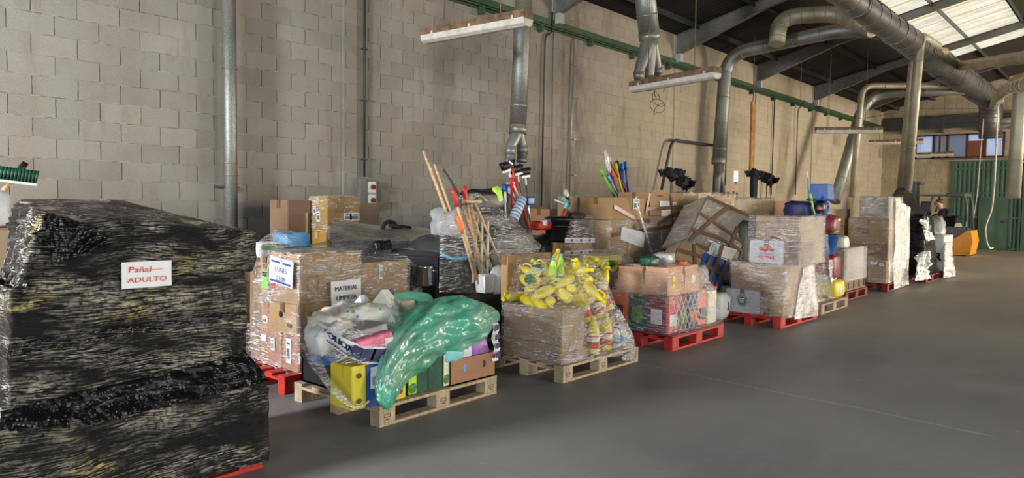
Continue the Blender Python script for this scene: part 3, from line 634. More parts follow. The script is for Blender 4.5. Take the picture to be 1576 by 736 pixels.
# conduits and switch box on the wall
def conduit(label, pts, r=.014, clips=(), mat='dark_steel'):
    t = thing('wall_conduit', pts[-1], label, 'conduit'); MB().tube(pts, r, 8).build('conduit_tube', mat, t)
    if clips:
        mb = MB()
        for y, z in clips: mb.box((0, y-.035, z-.01), (.05, y+.035, z+.01))
        mb.build('clip', mat, t)
    return t
y = 6.03; conduit('thin steel conduit running down the wall to the switch box', [(.03, y, 5.0), (.03, y, 1.86)], .016, [(y, z) for z in (2.1, 2.9, 3.6, 4.4)])
t = thing('switch_box', (.05, y+.05, 1.45), 'grey wall switch box with two dark red round switches', 'switch box')
MB().bbox((.0, y-.12, 1.42), (.10, y+.0, 1.84), .01).build('box_body', 'beam_grey', t); MB().bbox((0, y+.0, 1.44), (.09, y+.17, 1.80), .01).build('switch_housing', 'chalk_block', t)
for z in (1.72, 1.54):
    b = MB().box((.09, y+.03, z-.075), (.10, y+.14, z+.07)).build('switch_plate', 'white_plastic', t); MB().tube([(.09, y+.09, z), (.13, y+.09, z)], .034, 14).build('switch_knob', 'dark_red_paint', b)
p = at(852, 30, x=.04); q = at(838, 210, x=.04)
conduit('conduit with a stepped bend leaving the green rail and running down the wall', bends([at(850, 18, x=.05), at(850, 50, x=.05), at(839, 56, x=.05), at(833, 318, x=.05)], .08), .016)
conduit('straight galvanised conduit on the stained pilaster', [at(884, 60, x=.05), at(876, 300, x=.05)], .016, [(at(882, v, x=0).y, at(882, v, x=0).z) for v in (100, 150, 215, 270)], 'galvanised_steel')
conduit('bent rusty pipe standing off the wall left of the tall riser', bends([at(1018, 292, x=.15), at(1034, 215, x=.15), at(1098, 224, x=.15)], .25), .035, (), 'dark_steel')
conduit('thin rod down the wall right of the tall riser', [at(1121, 160, x=.05), at(1116, 285, x=.05)], .016)
conduit('thin conduit on the wall behind the orange board', [at(1192, 155, x=.05), at(1187, 300, x=.05)], .016)
conduit('conduit with a lamp holder hanging by the rail far down the wall', bends([at(1238, 155, x=.15), at(1228, 170, x=.1), at(1224, 300, x=.05)], .1), .016)
# orange board hanging on a rod
ax = at(1160, 160, x=1.0)
t = thing('hanging_board', ax, 'long narrow orange-brown board hanging upright from a roof rod', 'board')
a, b = at(1159, 157, x=1.0), at(1158, 267, x=1.0); MB().bbox((.98, a.y-.10, b.z), (1.03, a.y+.10, a.z), .006).build('board_panel', 'orange_board', t); MB().tube([a, (1.0, a.y, rz(1.0)-.05)], .010, 6).build('hanger_rod', 'rusty_brown', t)
# small lit opening in the wall
p = at(1133, 272, x=.01); o = thing('window_3', p, None, None); o['kind'] = 'structure'
MB().box((.0, p.y-.10, p.z-.14), (.012, p.y+.10, p.z+.14)).build('pane', 'lit_opening', o); MB().box((.0, p.y-.02, p.z-.20), (.02, p.y+.02, p.z-.14)).box((0, p.y-.10, p.z-.145), (.02, p.y+.1, p.z-.13)).build('window_frame', 'red_paint', o)
# cables hanging near the back wall
def cable(label, pts, r=.012, mat='fixture_white', name='hanging_cable'):
    return tag(MB().tube(bends(pts, .25, 6), r, 6).build(name, mat), label, 'cable')
cable('thick pale cable hanging from the roof with a hooked lower end', [at(1540, 142, x=5.05), at(1536, 160, x=5.0), at(1531, 280, x=5.0), at(1527, 322, x=5.0), at(1516, 350, x=5.0), at(1518, 372, x=5.0), at(1524, 384, x=5.0), at(1528, 381, x=5.0)], .022)
cable('thin pale cable hanging straight in front of the green door', [at(1515, 167, y=29), at(1513, 190, y=29), at(1504, 300, y=29), at(1496, 352, y=29)], .014)
cable('thin cable hanging beside the right-edge pipe', [at(1575, 215, x=6.0), at(1567, 302, x=6.0)], .012)
for k, (u0, v0, u1, v1, x, lab) in enumerate(((1262, 0, 1262, 48, 2.3, 'roof hook hanging on a rod above the long branch duct'), (1240, 60, 1232, 150, 1.0, 'thin rod hanging from the roof left of the second rafter'), (1276, 60, 1273, 200, 1.2, 'thin rod hanging down to the wall-side light fixture'))):
    p = at(u1, v1, x=x); mb = MB().tube([p, (p.x, p.y, rz(p.x)-.04)], .008, 6)
    if k == 0: mb.tube([p, p+Vector((0, .05, -.05)), p+Vector((0, .06, -.14)), p+Vector((0, .0, -.19)), p+Vector((0, -.06, -.15))], .015, 8)
    tag(mb.build('roof_rod', 'beam_grey'), lab, 'rod')
o = cable('thin wire stretched across the hall in front of the back wall', [at(1330, 182, y=29), at(1410, 168, y=29), at(1520, 167, y=29)], .008, 'beam_grey', 'stretched_wire')

# ================================================================== BUILDERS FOR THE LOADS
def pallet(cx, cy, L, Wd, mat, label, rot=0.0, group=None, stamp=False):
    """wooden pallet, long side along Y, 144 mm high"""
    name = 'wooden_pallet'
    t = thing(name, (0, 0, 0), label, 'pallet', group)
    for i in range(5):
        x = -Wd/2 + (Wd-.10)*i/4
        MB().bbox((x, -L/2, .122), (x+.10, L/2, .144), .003).build('deck_board', mat, t)
    for y in (-L/2, -.07, L/2-.14):
        MB().bbox((-Wd/2, y, .100), (Wd/2, y+.14, .122), .003).build('stringer_board', mat, t)
        for x in (-Wd/2, -.05, Wd/2-.10):
            MB().bbox((x, y, .022), (x+.10, y+.14, .100), .004).build('block', mat, t)
            if stamp and x > 0:
                mb = MB(); quad(mb, (x+.101, y+.07, .061), EY, EZ, .055, .004); quad(mb, (x+.101, y+.07, .082), EY, EZ, .055, .004); quad(mb, (x+.101, y+.045, .07), EY, EZ, .004, .03); quad(mb, (x+.101, y+.095, .07), EY, EZ, .004, .03); quad(mb, (x+.101, y+.07, .045), EY, EZ, .03, .008); mb.build('burnt_stamp', 'ink_brown', t)
    for x in (-Wd/2, -.05, Wd/2-.10): MB().bbox((x, -L/2, 0), (x+.10, L/2, .022), .003).build('bottom_board', mat, t)
    t.location = (cx, cy, 0); t.rotation_euler = (0, 0, rot)
    return t
def K(uc, vt, ul, ur, X, vb=None, z0=None, z1=None, dx=None, dy=None):
    """bounds of a box whose near upright edge stands at column uc on the plane x = X"""
    pc = at(uc, vt, x=X); z1 = pc.z if z1 is None else z1
    if z0 is None: z0 = at(uc, vb, x=X).z
    y1 = pc.y+dy if dy else at(ur, vt, x=X).y
    x0 = X-dx if dx else at(ul, vt, y=pc.y).x
    return (x0, pc.y, z0), (X, y1, z1)
def carton(label, ab, mat='cardboard', tape='tape_brown', seam='y', name='cardboard_box', group=None, labels=(), rot=None, bulge=.006, lid=None, seed=0):
    """box with flaps, tape and stickers. labels: (face, s, t, w, h, kind), s and t from 0 to 1 over the face"""
    a, b = Vector(ab[0]), Vector(ab[1]); c = (a+b)/2; c.z = a.z; h = (b-a)/2
    t = thing(name, c, label, 'box', group); hz = b.z-a.z
    bm = bmesh.new(); bmesh.ops.create_cube(bm, size=1)
    for q in bm.verts: q.co = Vector((c.x+q.co.x*2*h.x, c.y+q.co.y*2*h.y, a.z+(q.co.z+.5)*(hz-.004)))
    bmesh.ops.bevel(bm, geom=list(bm.edges), offset=.006, segments=2, affect='EDGES')
    bmesh.ops.subdivide_edges(bm, edges=[e for e in bm.edges if e.calc_length() > .08], cuts=3, use_grid_fill=True)
    for q in bm.verts:
        k = noise.noise(q.co*3+Vector((seed, 0, 0)))*bulge; d = (q.co-c-EZ*hz/2); q.co += Vector((d.x/h.x if h.x else 0, d.y/h.y, 0))*k
    mb = MB(); mb.frombm(bm); mb.build('box_body', mat, t)
    g = .0025
    if seam == 'y':      # seam parallel to Y
        for s_ in (-1, 1):
            x0_, x1_ = sorted((c.x+s_*g, c.x+s_*(h.x-.004))); MB().box((x0_, a.y+.004, b.z-.004), (x1_, b.y-.004, b.z)).build('top_flap', mat, t)
        mb = MB(); mb.box((c.x-.03, a.y-.0015, b.z), (c.x+.03, b.y+.001, b.z+.001)); mb.box((c.x-.03, a.y-.0085, b.z-min(.09, hz*.3)), (c.x+.03, a.y-.006, b.z)); mb.build('packing_tape', tape, t)
    else:
        for s_ in (-1, 1):
            y0_, y1_ = sorted((c.y+s_*g, c.y+s_*(h.y-.004))); MB().box((a.x+.004, y0_, b.z-.004), (b.x-.004, y1_, b.z)).build('top_flap', mat, t)
        mb = MB(); mb.box((a.x-.001, c.y-.03, b.z), (b.x+.0015, c.y+.03, b.z+.001)); mb.box((b.x+.006, c.y-.03, b.z-min(.09, hz*.3)), (b.x+.0085, c.y+.03, b.z)); mb.build('packing_tape', tape, t)
    for (face, s_, t_, wd, hh, kind) in labels:
        if face == 'x': p, R, n_ = Vector((b.x+.008, a.y+(b.y-a.y)*s_, a.z+hz*t_)), EY, EX
        else: p, R, n_ = Vector((a.x+(b.x-a.x)*s_, a.y-.008, a.z+hz*t_)), EX, -EY
        if kind == 'barcode':
            mb = MB(); quad(mb, p, R, EZ, wd, hh); l = mb.build('shipping_label', 'white_paper', t)
            mb = MB(); barcode(mb, p+n_*.002-EZ*hh*.12, R, EZ, wd*.7, hh*.45, n_); l2 = mb.build('barcode_print', 'ink_black', l)
            mb = MB(); quad(mb, p+n_*.003+EZ*hh*.3, R, EZ, wd*.6, hh*.07); mb.build('printed_line', 'ink_black', l)
        elif kind in M: mb = MB(); quad(mb, p, R, EZ, wd, hh); mb.build('sticker', kind, t)
        elif kind == 'frame':
            mb = MB()
            for (dx_, dz_, w2, h2) in ((0, hh/2, wd, .004), (0, -hh/2, wd, .004), (-wd/2, 0, .004, hh), (wd/2, 0, .004, hh)): quad(mb, p+R*dx_+EZ*dz_, R, EZ, w2, h2)
            mb.build('printed_mark', 'ink_brown', t)
        elif kind.startswith('txt:'):
            mb = MB(); put_text(mb, kind[4:], hh, p+n_*.003, R, EZ, bold=hh*.02); mb.build('printed_text', 'ink_black', t)
        elif kind == 'hole': mb = MB(); mb.tube([p-n_*.004, p+n_*.001], wd/2, 14); mb.build('hand_hole', 'black_plastic', t)
        elif kind == 'bars': 
            mb = MB(); barcode(mb, p, R, EZ, wd, hh, n_, 10); mb.build('printed_mark', 'ink_brown', t)
    if rot: t.rotation_euler = rot
    return t
def corners(ab, g=.012, z=0.0):
    (x0, y0, z0), (x1, y1, z1) = ab
    return [Vector((x, y, zz)) for x in (x0-g, x1+g) for y in (y0-g, y1+g) for zz in (z0, z1+g*.7+z)]
def wrap(label, tiers, mat='film_clear', maxlen=.10, amp=.010, sag=.0, seed=0, name='stretch_film', group=None, extra=()):
    mb = MB()
    for i, pts in enumerate(tiers): mb.hull(pts, maxlen, amp, seed=seed+i, drop=True, sag=sag)
    for pts in extra: mb.tube(pts, .006, 6)
    return tag(mb.build(name, mat), label, 'plastic film', group)
def sheet(name, label, c, right, up, wd, h, mat='white_paper', cat='sign'):
    c, right, up = Vector(c), Vector(right).normalized(), Vector(up).normalized(); nrm = right.cross(up).normalized()
    t = thing(name, c, label, cat); mb = MB(); nx, ny = 10, 6; vs = []
    for j in range(ny+1):
        for i in range(nx+1):
            p = c+right*wd*(i/nx-.5)+up*h*(j/ny-.5); vs.append(p+nrm*(.0035*noise.noise(Vector((i*.5, j*.6, wd*9)))+.001))
    k = len(vs); fs = [(j*(nx+1)+i, j*(nx+1)+i+1, (j+1)*(nx+1)+i+1, (j+1)*(nx+1)+i) for j in range(ny) for i in range(nx)]
    mb.add(vs, fs); mb.add([v-nrm*.001 for v in vs], [f[::-1] for f in fs]); mb.build('paper', mat, t)
    return t, nrm
def soft(name, label, c, sz, mat, cat='pack', rot=None, amp=.12, e=.5, seed=0, group=None, n=12, parts=()):
    """filled bag or soft pack; parts: (name, mat, offset, size)"""
    c = Vector(c); R = rot if rot is not None else RZ(0)
    if not parts: return tag(MB().pillow(c, sz, R, amp, e, seed, n).build(name, mat), label, cat, group)
    t = thing(name, c, label, cat, group); MB().pillow(c, sz, R, amp, e, seed, n).build('pack_body', mat, t)
    for pn, pm, off, ps in parts: MB().pillow(c + R @ Vector(off), ps, R, amp*.6, e, seed, 8).build(pn, pm, t)
    return t
def bottle(name, label, mat, cap, lab, h=.26, r=.045, handle=False, group=None):
    t = thing(name, (0, 0, 0), label, 'bottle', group)
    MB().lathe([(r*.9, 0), (r, h*.04), (r, h*.55), (r*.92, h*.66), (r*.6, h*.80), (r*.36, h*.87), (r*.34, h*.92)], seg=14, sc=(1, .8)).build('bottle_body', mat, t)
    MB().lathe([(r*.42, h*.90), (r*.42, h*.99), (r*.36, h)], seg=10).build('cap', cap, t)
    MB().lathe([(r*1.01, h*.14), (r*1.02, h*.16), (r*1.02, h*.48), (r*1.01, h*.5)], seg=14, sc=(1, .8)).build('bottle_label', lab, t)
    if handle: MB().tube(bends([(0, r*.5, h*.82), (0, r*1.25, h*.78), (0, r*1.15, h*.5), (0, r*.7, h*.46)], .04), r*.16, 8).build('handle', mat, t)
    return t
def broom(name, label, p, q, hmat, head, hr=.011, size=.28, bristle='black_plastic', up=EX, cat='broom', collar=None, block=None):
    """stick from p up to q with the head at q; head: 'broom', 'brush', 'mop', 'dustpan', None"""
    p, q = Vector(p), Vector(q); d = (q-p).normalized(); t = thing(name, p, label, cat)
    MB().tube([p, q], hr, 10).build('handle', hmat, t)
    MB().tube([q-d*.10, q+d*.02], hr*1.5, 10).build('socket', block or bristle, t)
    side = d.cross(up).normalized()
    if head == 'broom':
        mb = MB(); mb.beam(q-side*size/2, q+side*size/2, .045, .03, d); hd = mb.build('head_block', block or bristle, t)
        mb = MB(); rnd = random.Random(len(label))
        for i in range(16):
            for k in (-.012, .012):
                s_ = (i/15-.5)*size; o_ = q+side*s_*.96+d.cross(side)*k+d*.01
                mb.tube([o_, o_+d*(.085+rnd.random()*.015)+side*s_*.25+d.cross(side)*k*.8], [.009, .013], 5)
        mb.build('bristles', bristle, hd)
    elif head == 'mop':
        mb = MB(); rnd = random.Random(len(label))
        for i in range(26):
            a = i*.7; o_ = q+d*.02; r1 = side*math.cos(a)+d.cross(side)*math.sin(a)
            mb.tube(arc(o_, o_+d*.10+r1*.10, o_-d*(.08+rnd.random()*.08)+r1*(.08+rnd.random()*.03), 5), .010, 5)
        mb.build('mop_strands', bristle, t)
    elif head == 'squeegee':
        MB().beam(q-side*size/2, q+side*size/2, .025, .045, d).build('head_block', block or bristle, t)
        MB().beam(q-side*size/2+d*.03, q+side*size/2+d*.03, .008, .05, d).build('rubber_blade', 'black_plastic', t)
    return t
def tape_band(mb, pts, wd, nrm):
    nrm = Vector(nrm)
    for p, q in zip(pts, pts[1:]):
        p, q = Vector(p)+nrm*.014, Vector(q)+nrm*.014; s_ = (q-p).cross(nrm).normalized()*wd/2; d=(q-p).normalized()*wd*.2
        vs=[p-s_, q-s_, q+s_, p+s_]; mb.add([v-nrm*.002 for v in vs]+vs, [(0,1,2,3), (7,6,5,4), (0,4,5,1), (1,5,6,2), (2,6,7,3), (3,7,4,0)])

# ================================================================== P1: BLACK WRAPPED LOAD
pallet(3.98, 1.46, 1.2, .84, 'red_paint', 'red wooden pallet under the big black wrapped load')
P1 = thing('black_wrapped_load', (4.0, 1.45, .146), 'big stack of goods wrapped in black stretch film at the left edge', 'wrapped load')
def slab(pts_low, pts_high): return [Vector(p) for p in pts_low+pts_high]
lo = lambda x0, x1, y0, y1, z: [(x0, y0, z), (x1, y0, z), (x1, y1, z), (x0, y1, z)]
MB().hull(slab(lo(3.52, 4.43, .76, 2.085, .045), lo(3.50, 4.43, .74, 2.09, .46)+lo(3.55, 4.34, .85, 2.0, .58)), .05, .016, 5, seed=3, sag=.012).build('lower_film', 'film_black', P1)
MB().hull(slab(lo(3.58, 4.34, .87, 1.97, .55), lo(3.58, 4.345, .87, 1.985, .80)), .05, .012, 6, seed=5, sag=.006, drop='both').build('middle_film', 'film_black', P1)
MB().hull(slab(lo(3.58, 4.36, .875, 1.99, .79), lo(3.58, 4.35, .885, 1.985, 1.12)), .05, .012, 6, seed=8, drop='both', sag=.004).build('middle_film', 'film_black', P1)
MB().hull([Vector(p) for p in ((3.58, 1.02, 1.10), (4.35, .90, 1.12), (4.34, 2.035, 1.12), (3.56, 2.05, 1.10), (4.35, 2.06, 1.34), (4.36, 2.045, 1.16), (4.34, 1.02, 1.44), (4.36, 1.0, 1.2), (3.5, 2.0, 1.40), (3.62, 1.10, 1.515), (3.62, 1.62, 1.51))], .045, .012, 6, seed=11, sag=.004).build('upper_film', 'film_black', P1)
# smooth unstretched film tails: over the left shoulder and in the waist
def drape(corner_grid, amp, seed, nu=40, nv=26, fold=10):
    (p00, p10), (p01, p11) = corner_grid; p00, p10, p01, p11 = map(Vector, (p00, p10, p01, p11)); vs = []
    nrm = (p10-p00).cross(p01-p00).normalized()
    for j in range(nv+1):
        for i in range(nu+1):
            s_, t_ = i/nu, j/nv; p = p00.lerp(p10, s_).lerp(p01.lerp(p11, s_), t_)
            w_ = noise.noise(Vector((s_*fold+t_*3.5+seed, t_*1.2, seed))) + .5*noise.noise(Vector((s_*fold*2.3-t_*2, t_*3, seed*2)))
            vs.append(p + nrm*amp*w_)
    return vs, [(j*(nu+1)+i, j*(nu+1)+i+1, (j+1)*(nu+1)+i+1, (j+1)*(nu+1)+i) for j in range(nv) for i in range(nu)]
def drape_mb(grids):
    mb = MB()
    for g in grids: mb.add(*drape(*g), True)
    return mb
drape_mb([((((4.40, .92, 1.10), (4.37, 1.03, 1.46)), ((4.05, .93, .98), (3.7, 1.06, 1.50))), .045, 2, 44, 30, 9)]).build('shoulder_fold', 'film_jet', P1)
drape_mb([((((4.36, 1.02, 1.46), (4.36, 1.30, 1.36)), ((4.395, 1.03, 1.22), (4.38, 1.26, 1.29))), .03, 5, 30, 20, 7)]).build('gathered_film', 'film_jet', P1)
drape_mb([((((4.43, .80, .44), (4.43, 2.09, .50)), ((4.36, .84, .58), (4.34, 2.0, .66))), .022, 9, 110, 14, 34)]).build('waist_fold', 'film_jet', P1)
drape_mb([((((4.375, .86, .82), (4.365, 1.99, .885)), ((4.37, .87, .875), (4.36, 1.98, .91))), .012, 14, 80, 8, 20)]).build('film_band', 'film_jet', P1)
# sign on it
a, b, c_, d_ = at(187, 401, x=4.385), at(264, 401, x=4.385), at(263, 445, x=4.385), at(188, 442, x=4.385)
ctr = (a+b+c_+d_)/4
t, nr = sheet('paper_sign', 'white paper with red handwriting stuck to the black wrapped load', ctr, EY, EZ, b.y-a.y, a.z-d_.z)
mb = MB(); put_text(mb, 'Pañal', .042, ctr+EX*.006+EY*(-.035)+EZ*.025, EY+EZ*-.03, EZ, 1.25, .15, .0); put_text(mb, 'ADULTO', .036, ctr+EX*.006+EY*.0+EZ*-.026, EY, EZ, 1.3, .1, .0); 
mb.box((ctr.x+.005, ctr.y+.02, ctr.z+.022), (ctr.x+.0065, ctr.y+.075, ctr.z+.0245)); mb.build('handwriting', 'ink_red', t)

# things behind its left shoulder
t = broom('push_broom', 'green-bristled broom with a wooden stick leaning head-up behind the black load', at(-25, 330, x=1.6), at(37, 254, x=1.6), 'wood', None, .016, up=EX)
hc = at(8, 273, x=1.62); sd = (at(33, 282, x=1.62)-at(-17, 276, x=1.62)).normalized(); n2 = sd.cross(EX)
hd = MB().beam(hc-sd*.26-EZ*.03, hc+sd*.20-EZ*.03, .06, .02, EZ).build('head_block', 'white_plastic', t)
mb = MB()
for i in range(20):
    for k in (-.02, 0, .02):
        o_ = hc+sd*(-.25+.44*i/19)+EX*k-EZ*.02; mb.tube([o_, o_+EZ*.10+sd*.015+EX*k*.5], [.011, .015], 5)
mb.build('bristles', 'dark_green_pack', hd)
pallet(1.9, 1.25, 1.2, .8, 'red_paint', 'red pallet behind the black wrapped load, against the wall side')
for i in range(4): carton('carton under the diaper packs behind the black load, layer %s from the floor' % ('one', 'two', 'three', 'four')[i], ((1.6, .8, .15+.29*i), (2.25, 1.55, .435+.29*i)), 'cardboard_pale', seed=i)
p = at(12, 305, x=2.2); soft('diaper_pack', 'pale blue and white diaper pack on top of the cartons behind the black load', (1.95, p.y-.20, 1.445), (.42, .50, .27), 'white_pack', 'pack', seed=4, e=.35, amp=.05, parts=(('blue_print', 'light_blue_plastic', (.20, -.10, .03), (.03, .20, .12)),))


# ================================================================== P2b: CARTONS ON THE RED PALLET
pallet(2.70, 3.56, 1.2, .84, 'red_paint', 'red pallet under the cartons with the two printed signs')
XB = 3.10
Bc = K(459, 392, 416, 553, XB, 470); z_mid = Bc[0][2]
Bm = K(457, 470, 414, 512, XB, 518, z1=z_mid-.003); z_low = Bm[0][2]
Bl = ((2.86, Bc[0][1], .146), (XB, Bc[0][1]+.46, z_low-.003))
Bl2 = ((2.86, Bl[1][1]+.01, .146), (XB, Bl[1][1]+.55, z_mid-.003))
carton('large brown carton with the LUNES sheet on its end', Bc, 'cardboard', labels=(('x', .22, .42, .10, .10, 'frame'), ('y', .12, .25, .06, .12, 'red_plastic'), ('y', .12, .25, .035, .06, 'white_paper'), ('x', .80, .12, .12, .05, 'frame')), seed=1)
Bcb = ((2.52, Bc[0][1]+.0, z_mid-.02), (Bc[0][0]-.01, Bc[0][1]+.5, Bc[1][2]-.05))
carton('brown carton with a green label, behind the carton with the LUNES sheet', Bcb, 'cardboard_pale', labels=(('y', .55, .50, .10, .15, 'bright_green'), ('y', .55, .62, .08, .04, 'white_paper')), seed=2)
carton('flat brown carton with a hand hole under the LUNES carton', Bm, 'cardboard', labels=(('y', .45, .62, .05, .02, 'hole'), ('x', .45, .62, .07, .07, 'bars'), ('y', .75, .3, .06, .03, 'ink_brown')), seed=3)
carton('brown carton with an upright barcode label, lowest at the corner of the signs pallet', Bl, 'cardboard_red', labels=(('y', .45, .55, .07, .20, 'barcode'), ('x', .2, .8, .08, .03, 'bars')), seed=4)
Blb = ((2.52, Bl[0][1], .146), (Bl[0][0]-.01, Bl[1][1], z_mid-.024))
carton('brown carton with three small labels, lowest and nearest the black load', Blb, 'cardboard_red', labels=(('y', .25, .72, .08, .06, 'barcode'), ('y', .2, .42, .08, .05, 'white_paper'), ('y', .62, .35, .06, .10, 'barcode')), seed=5)
carton('brown carton mostly hidden behind the mixed bags, at the middle of the signs pallet', Bl2, 'cardboard', seed=6)
p = at(628, 405, x=XB); C2 = ((2.72, Bc[1][1]+.012, .60), (XB-.01, p.y, at(600, 403, x=XB).z))
carton('brown carton with a handle strip beside the LUNES carton', C2, 'cardboard', tape='tape_clear', labels=(('x', .42, .78, .04, .12, 'barcode'), ('x', .52, .25, .20, .12, 'bars')), seed=7)
carton('plain carton supporting the far end of the signs pallet', ((2.72, Bl2[1][1]+.01, .146), (XB-.02, C2[1][1], .595)), 'cardboard', seed=8)
carton('plain carton at the wall side of the signs pallet', ((2.30, Bc[0][1]+.02, .146), (2.50, Bc[0][1]+1.0, .95)), 'cardboard_dark', seed=9)
wrap('clear stretch film around the cartons with the two printed signs', [corners(((2.30, Bc[0][1], .12), (XB, C2[1][1], Bl[1][2])), .014), corners(((2.40, Bc[0][1], z_low), (XB, C2[1][1], C2[1][2])), .014), corners(Bc, .014) ], 'film_clear', seed=21, maxlen=.07, amp=.005)
# LUNES sheet on the end, MATERIAL LIMPIEZA sheet on the long side
a, b = at(419, 418, y=Bc[0][1]-.02), at(455, 418, y=Bc[0][1]-.02); h_ = at(437, 398, y=Bc[0][1]).z-at(437, 438, y=Bc[0][1]).z
ctr = (a+b)/2; R_ = (EX-EZ*.10).normalized(); U_ = (EZ+EX*.10).normalized()
t, nr = sheet('printed_sign', 'white sheet reading LUNES 23/09 on the end of the large carton', ctr-EY*.024, R_, U_, (b-a).length, h_)
mb = MB(); put_text(mb, 'LUNES', .062, ctr-EY*.0275+U_*.010, R_, U_, 1.0, 0, 0); put_text(mb, '23/09', .060, ctr-EY*.0275-U_*.062, R_, U_, 1.0, 0, 0); mb.build('printed_text', 'ink_blue', t)
mb = MB(); w_ = (b-a).length
for s_ in (-1, 1): quad(mb, ctr-EY*.028+U_*(h_*.33)+R_*s_*w_*.24, R_, U_, w_*.36, .016)
quad(mb, ctr-EY*.028-U_*h_*.42, R_, U_, w_*.86, .016); mb.build('printed_bar', 'ink_blue', t)
mb = MB(); mb.tube([ctr-EY*.026+U_*h_*.42, ctr-EY*.0275+U_*h_*.42], .009, 12); mb.build('printed_emblem', 'ink_blue', t)
a, b = at(507, 455, x=XB+.02), at(553, 452, x=XB+.02); ctr = (a+b)/2; R_ = (EY+EZ*.02).normalized(); U_ = (EZ-EY*.03).normalized(); h_ = at(530, 437, x=XB).z-at(530, 478, x=XB).z
t, nr = sheet('printed_sign', 'grey-white sheet reading MATERIAL LIMPIEZA above the heap of bags', ctr+EX*.024, R_, U_, (b-a).length, h_+.02)
mb = MB(); put_text(mb, 'MATERIAL', .052, ctr+EX*.0275+U_*.055, R_, U_, .95, 0, .0015); put_text(mb, 'LIMPIEZA', .052, ctr+EX*.0275-U_*.022, R_, U_, .95, 0, .0015); mb.build('printed_text', 'ink_black', t)

# ================================================================== P2: MIXED BAGS ON THE WOODEN PALLET
pallet(3.79, 3.545, 1.2, 1.0, 'pallet_wood', 'bare wooden pallet under the mixed bags and the green bag', rot=.03, stamp=True)
ZP = .146
q = lambda u, v, x: at(u, v, x=x)
# yellow and blue carton at the corner
a = at(527, 620, x=4.18); b = at(622, 606, x=4.18)
Yb_ = (4.02, at(541, 600, x=4.26).y, ZP), (4.26, at(625, 600, x=4.26).y, at(560, 562, x=4.26).z)
t = carton('yellow and blue printed carton with a barcode sheet at the pallet corner', Yb_, 'yellow_print', tape='yellow_print', seam='y', labels=(('x', .49, .5, .001, .001, 'blue_print'),), bulge=.002)
(x0, y0, z0), (x1, y1, z1) = Yb_
MB().box((x1+.004, y0+(y1-y0)*.24, z0+.003), (x1+.0085, y0+(y1-y0)*.78, z1-.003)).build('blue_panel', 'blue_print', t)
l = MB().box((x1+.0085, y0+(y1-y0)*.32, z0+(z1-z0)*.42), (x1+.011, y0+(y1-y0)*.64, z0+(z1-z0)*.92)).build('shipping_label', 'white_paper', t)
mb = MB(); barcode(mb, (x1+.0115, y0+(y1-y0)*.48, z0+(z1-z0)*.60), EY, EZ, (y1-y0)*.26, (z1-z0)*.20, EX); put_text(mb, 'EAN 84', .012, (x1+.013, y0+(y1-y0)*.48, z0+(z1-z0)*.84), EY, EZ); mb.build('barcode_print', 'ink_black', l)
mb = MB()
for s_ in (.12, .88):
    for t_ in (.2, .78):
        p = Vector((x1+.009, y0+(y1-y0)*s_, z0+(z1-z0)*t_)); mb.tube([p, p+EX*.001], .020, 6)
mb.build('printed_mark', 'ink_brown', t)
# white bucket, black crate
p = at(512, 590, x=4.0); t = thing('plastic_bucket', (4.02, 3.03, ZP), 'tall white bucket with a grey strap beside the yellow and blue carton', 'bucket')
bc = Vector((3.96, 3.0, ZP)); MB().lathe([(.075, 0), (.09, .02), (.105, .34), (.112, .345), (.112, .36), (.10, .36)], bc, 24).build('bucket_body', 'white_plastic', t); MB().lathe([(.104, .20), (.106, .205), (.108, .235), (.106, .24)], bc, 24).build('grey_strap', 'grey_pack', t)

t = thing('plastic_crate', (3.6, 3.0, ZP), 'low black plastic crate at the wall-side corner of the bare wooden pallet', 'crate')
a_ = (3.34, 2.98, ZP); b_ = (3.82, 3.36, ZP+.22); mb = MB()
mb.bbox(a_, (b_[0], b_[1], ZP+.02), .004)
for (c0, c1) in (((a_[0], a_[1], ZP), (b_[0], a_[1]+.015, b_[2])), ((a_[0], b_[1]-.015, ZP), (b_[0], b_[1], b_[2])), ((a_[0], a_[1], ZP), (a_[0]+.015, b_[1], b_[2])), ((b_[0]-.015, a_[1], ZP), (b_[0], b_[1], b_[2]))): mb.box(c0, c1)
mb.box((a_[0]-.01, a_[1]-.01, b_[2]-.03), (b_[0]+.01, a_[1]+.02, b_[2])).box((b_[0]-.02, a_[1]-.01, b_[2]-.03), (b_[0]+.01, b_[1]+.01, b_[2])); mb.build('crate_body', 'black_plastic', t)
soft('wipes_pack', 'blue and white pack lying on the black crate', (3.80, 2.99, .47), (.36, .28, .20), 'blue_pack', rot=RX(.3) @ RZ(.3), seed=31, e=.4, parts=(('white_print', 'white_pack', (.05, -.09, .045), (.18, .14, .09)),))
soft('wipes_pack', 'second blue pack wedged above the black crate, against the police tape', (3.98, 3.0, .53), (.20, .22, .15), 'blue_pack', rot=RX(.6), seed=32, e=.4)
# core support under the heap
carton('plain carton in the middle of the bare wooden pallet, under the heap of bags', ((3.40, 3.40, ZP), (4.0, 4.1, .50)), 'cardboard_dark', seed=12)
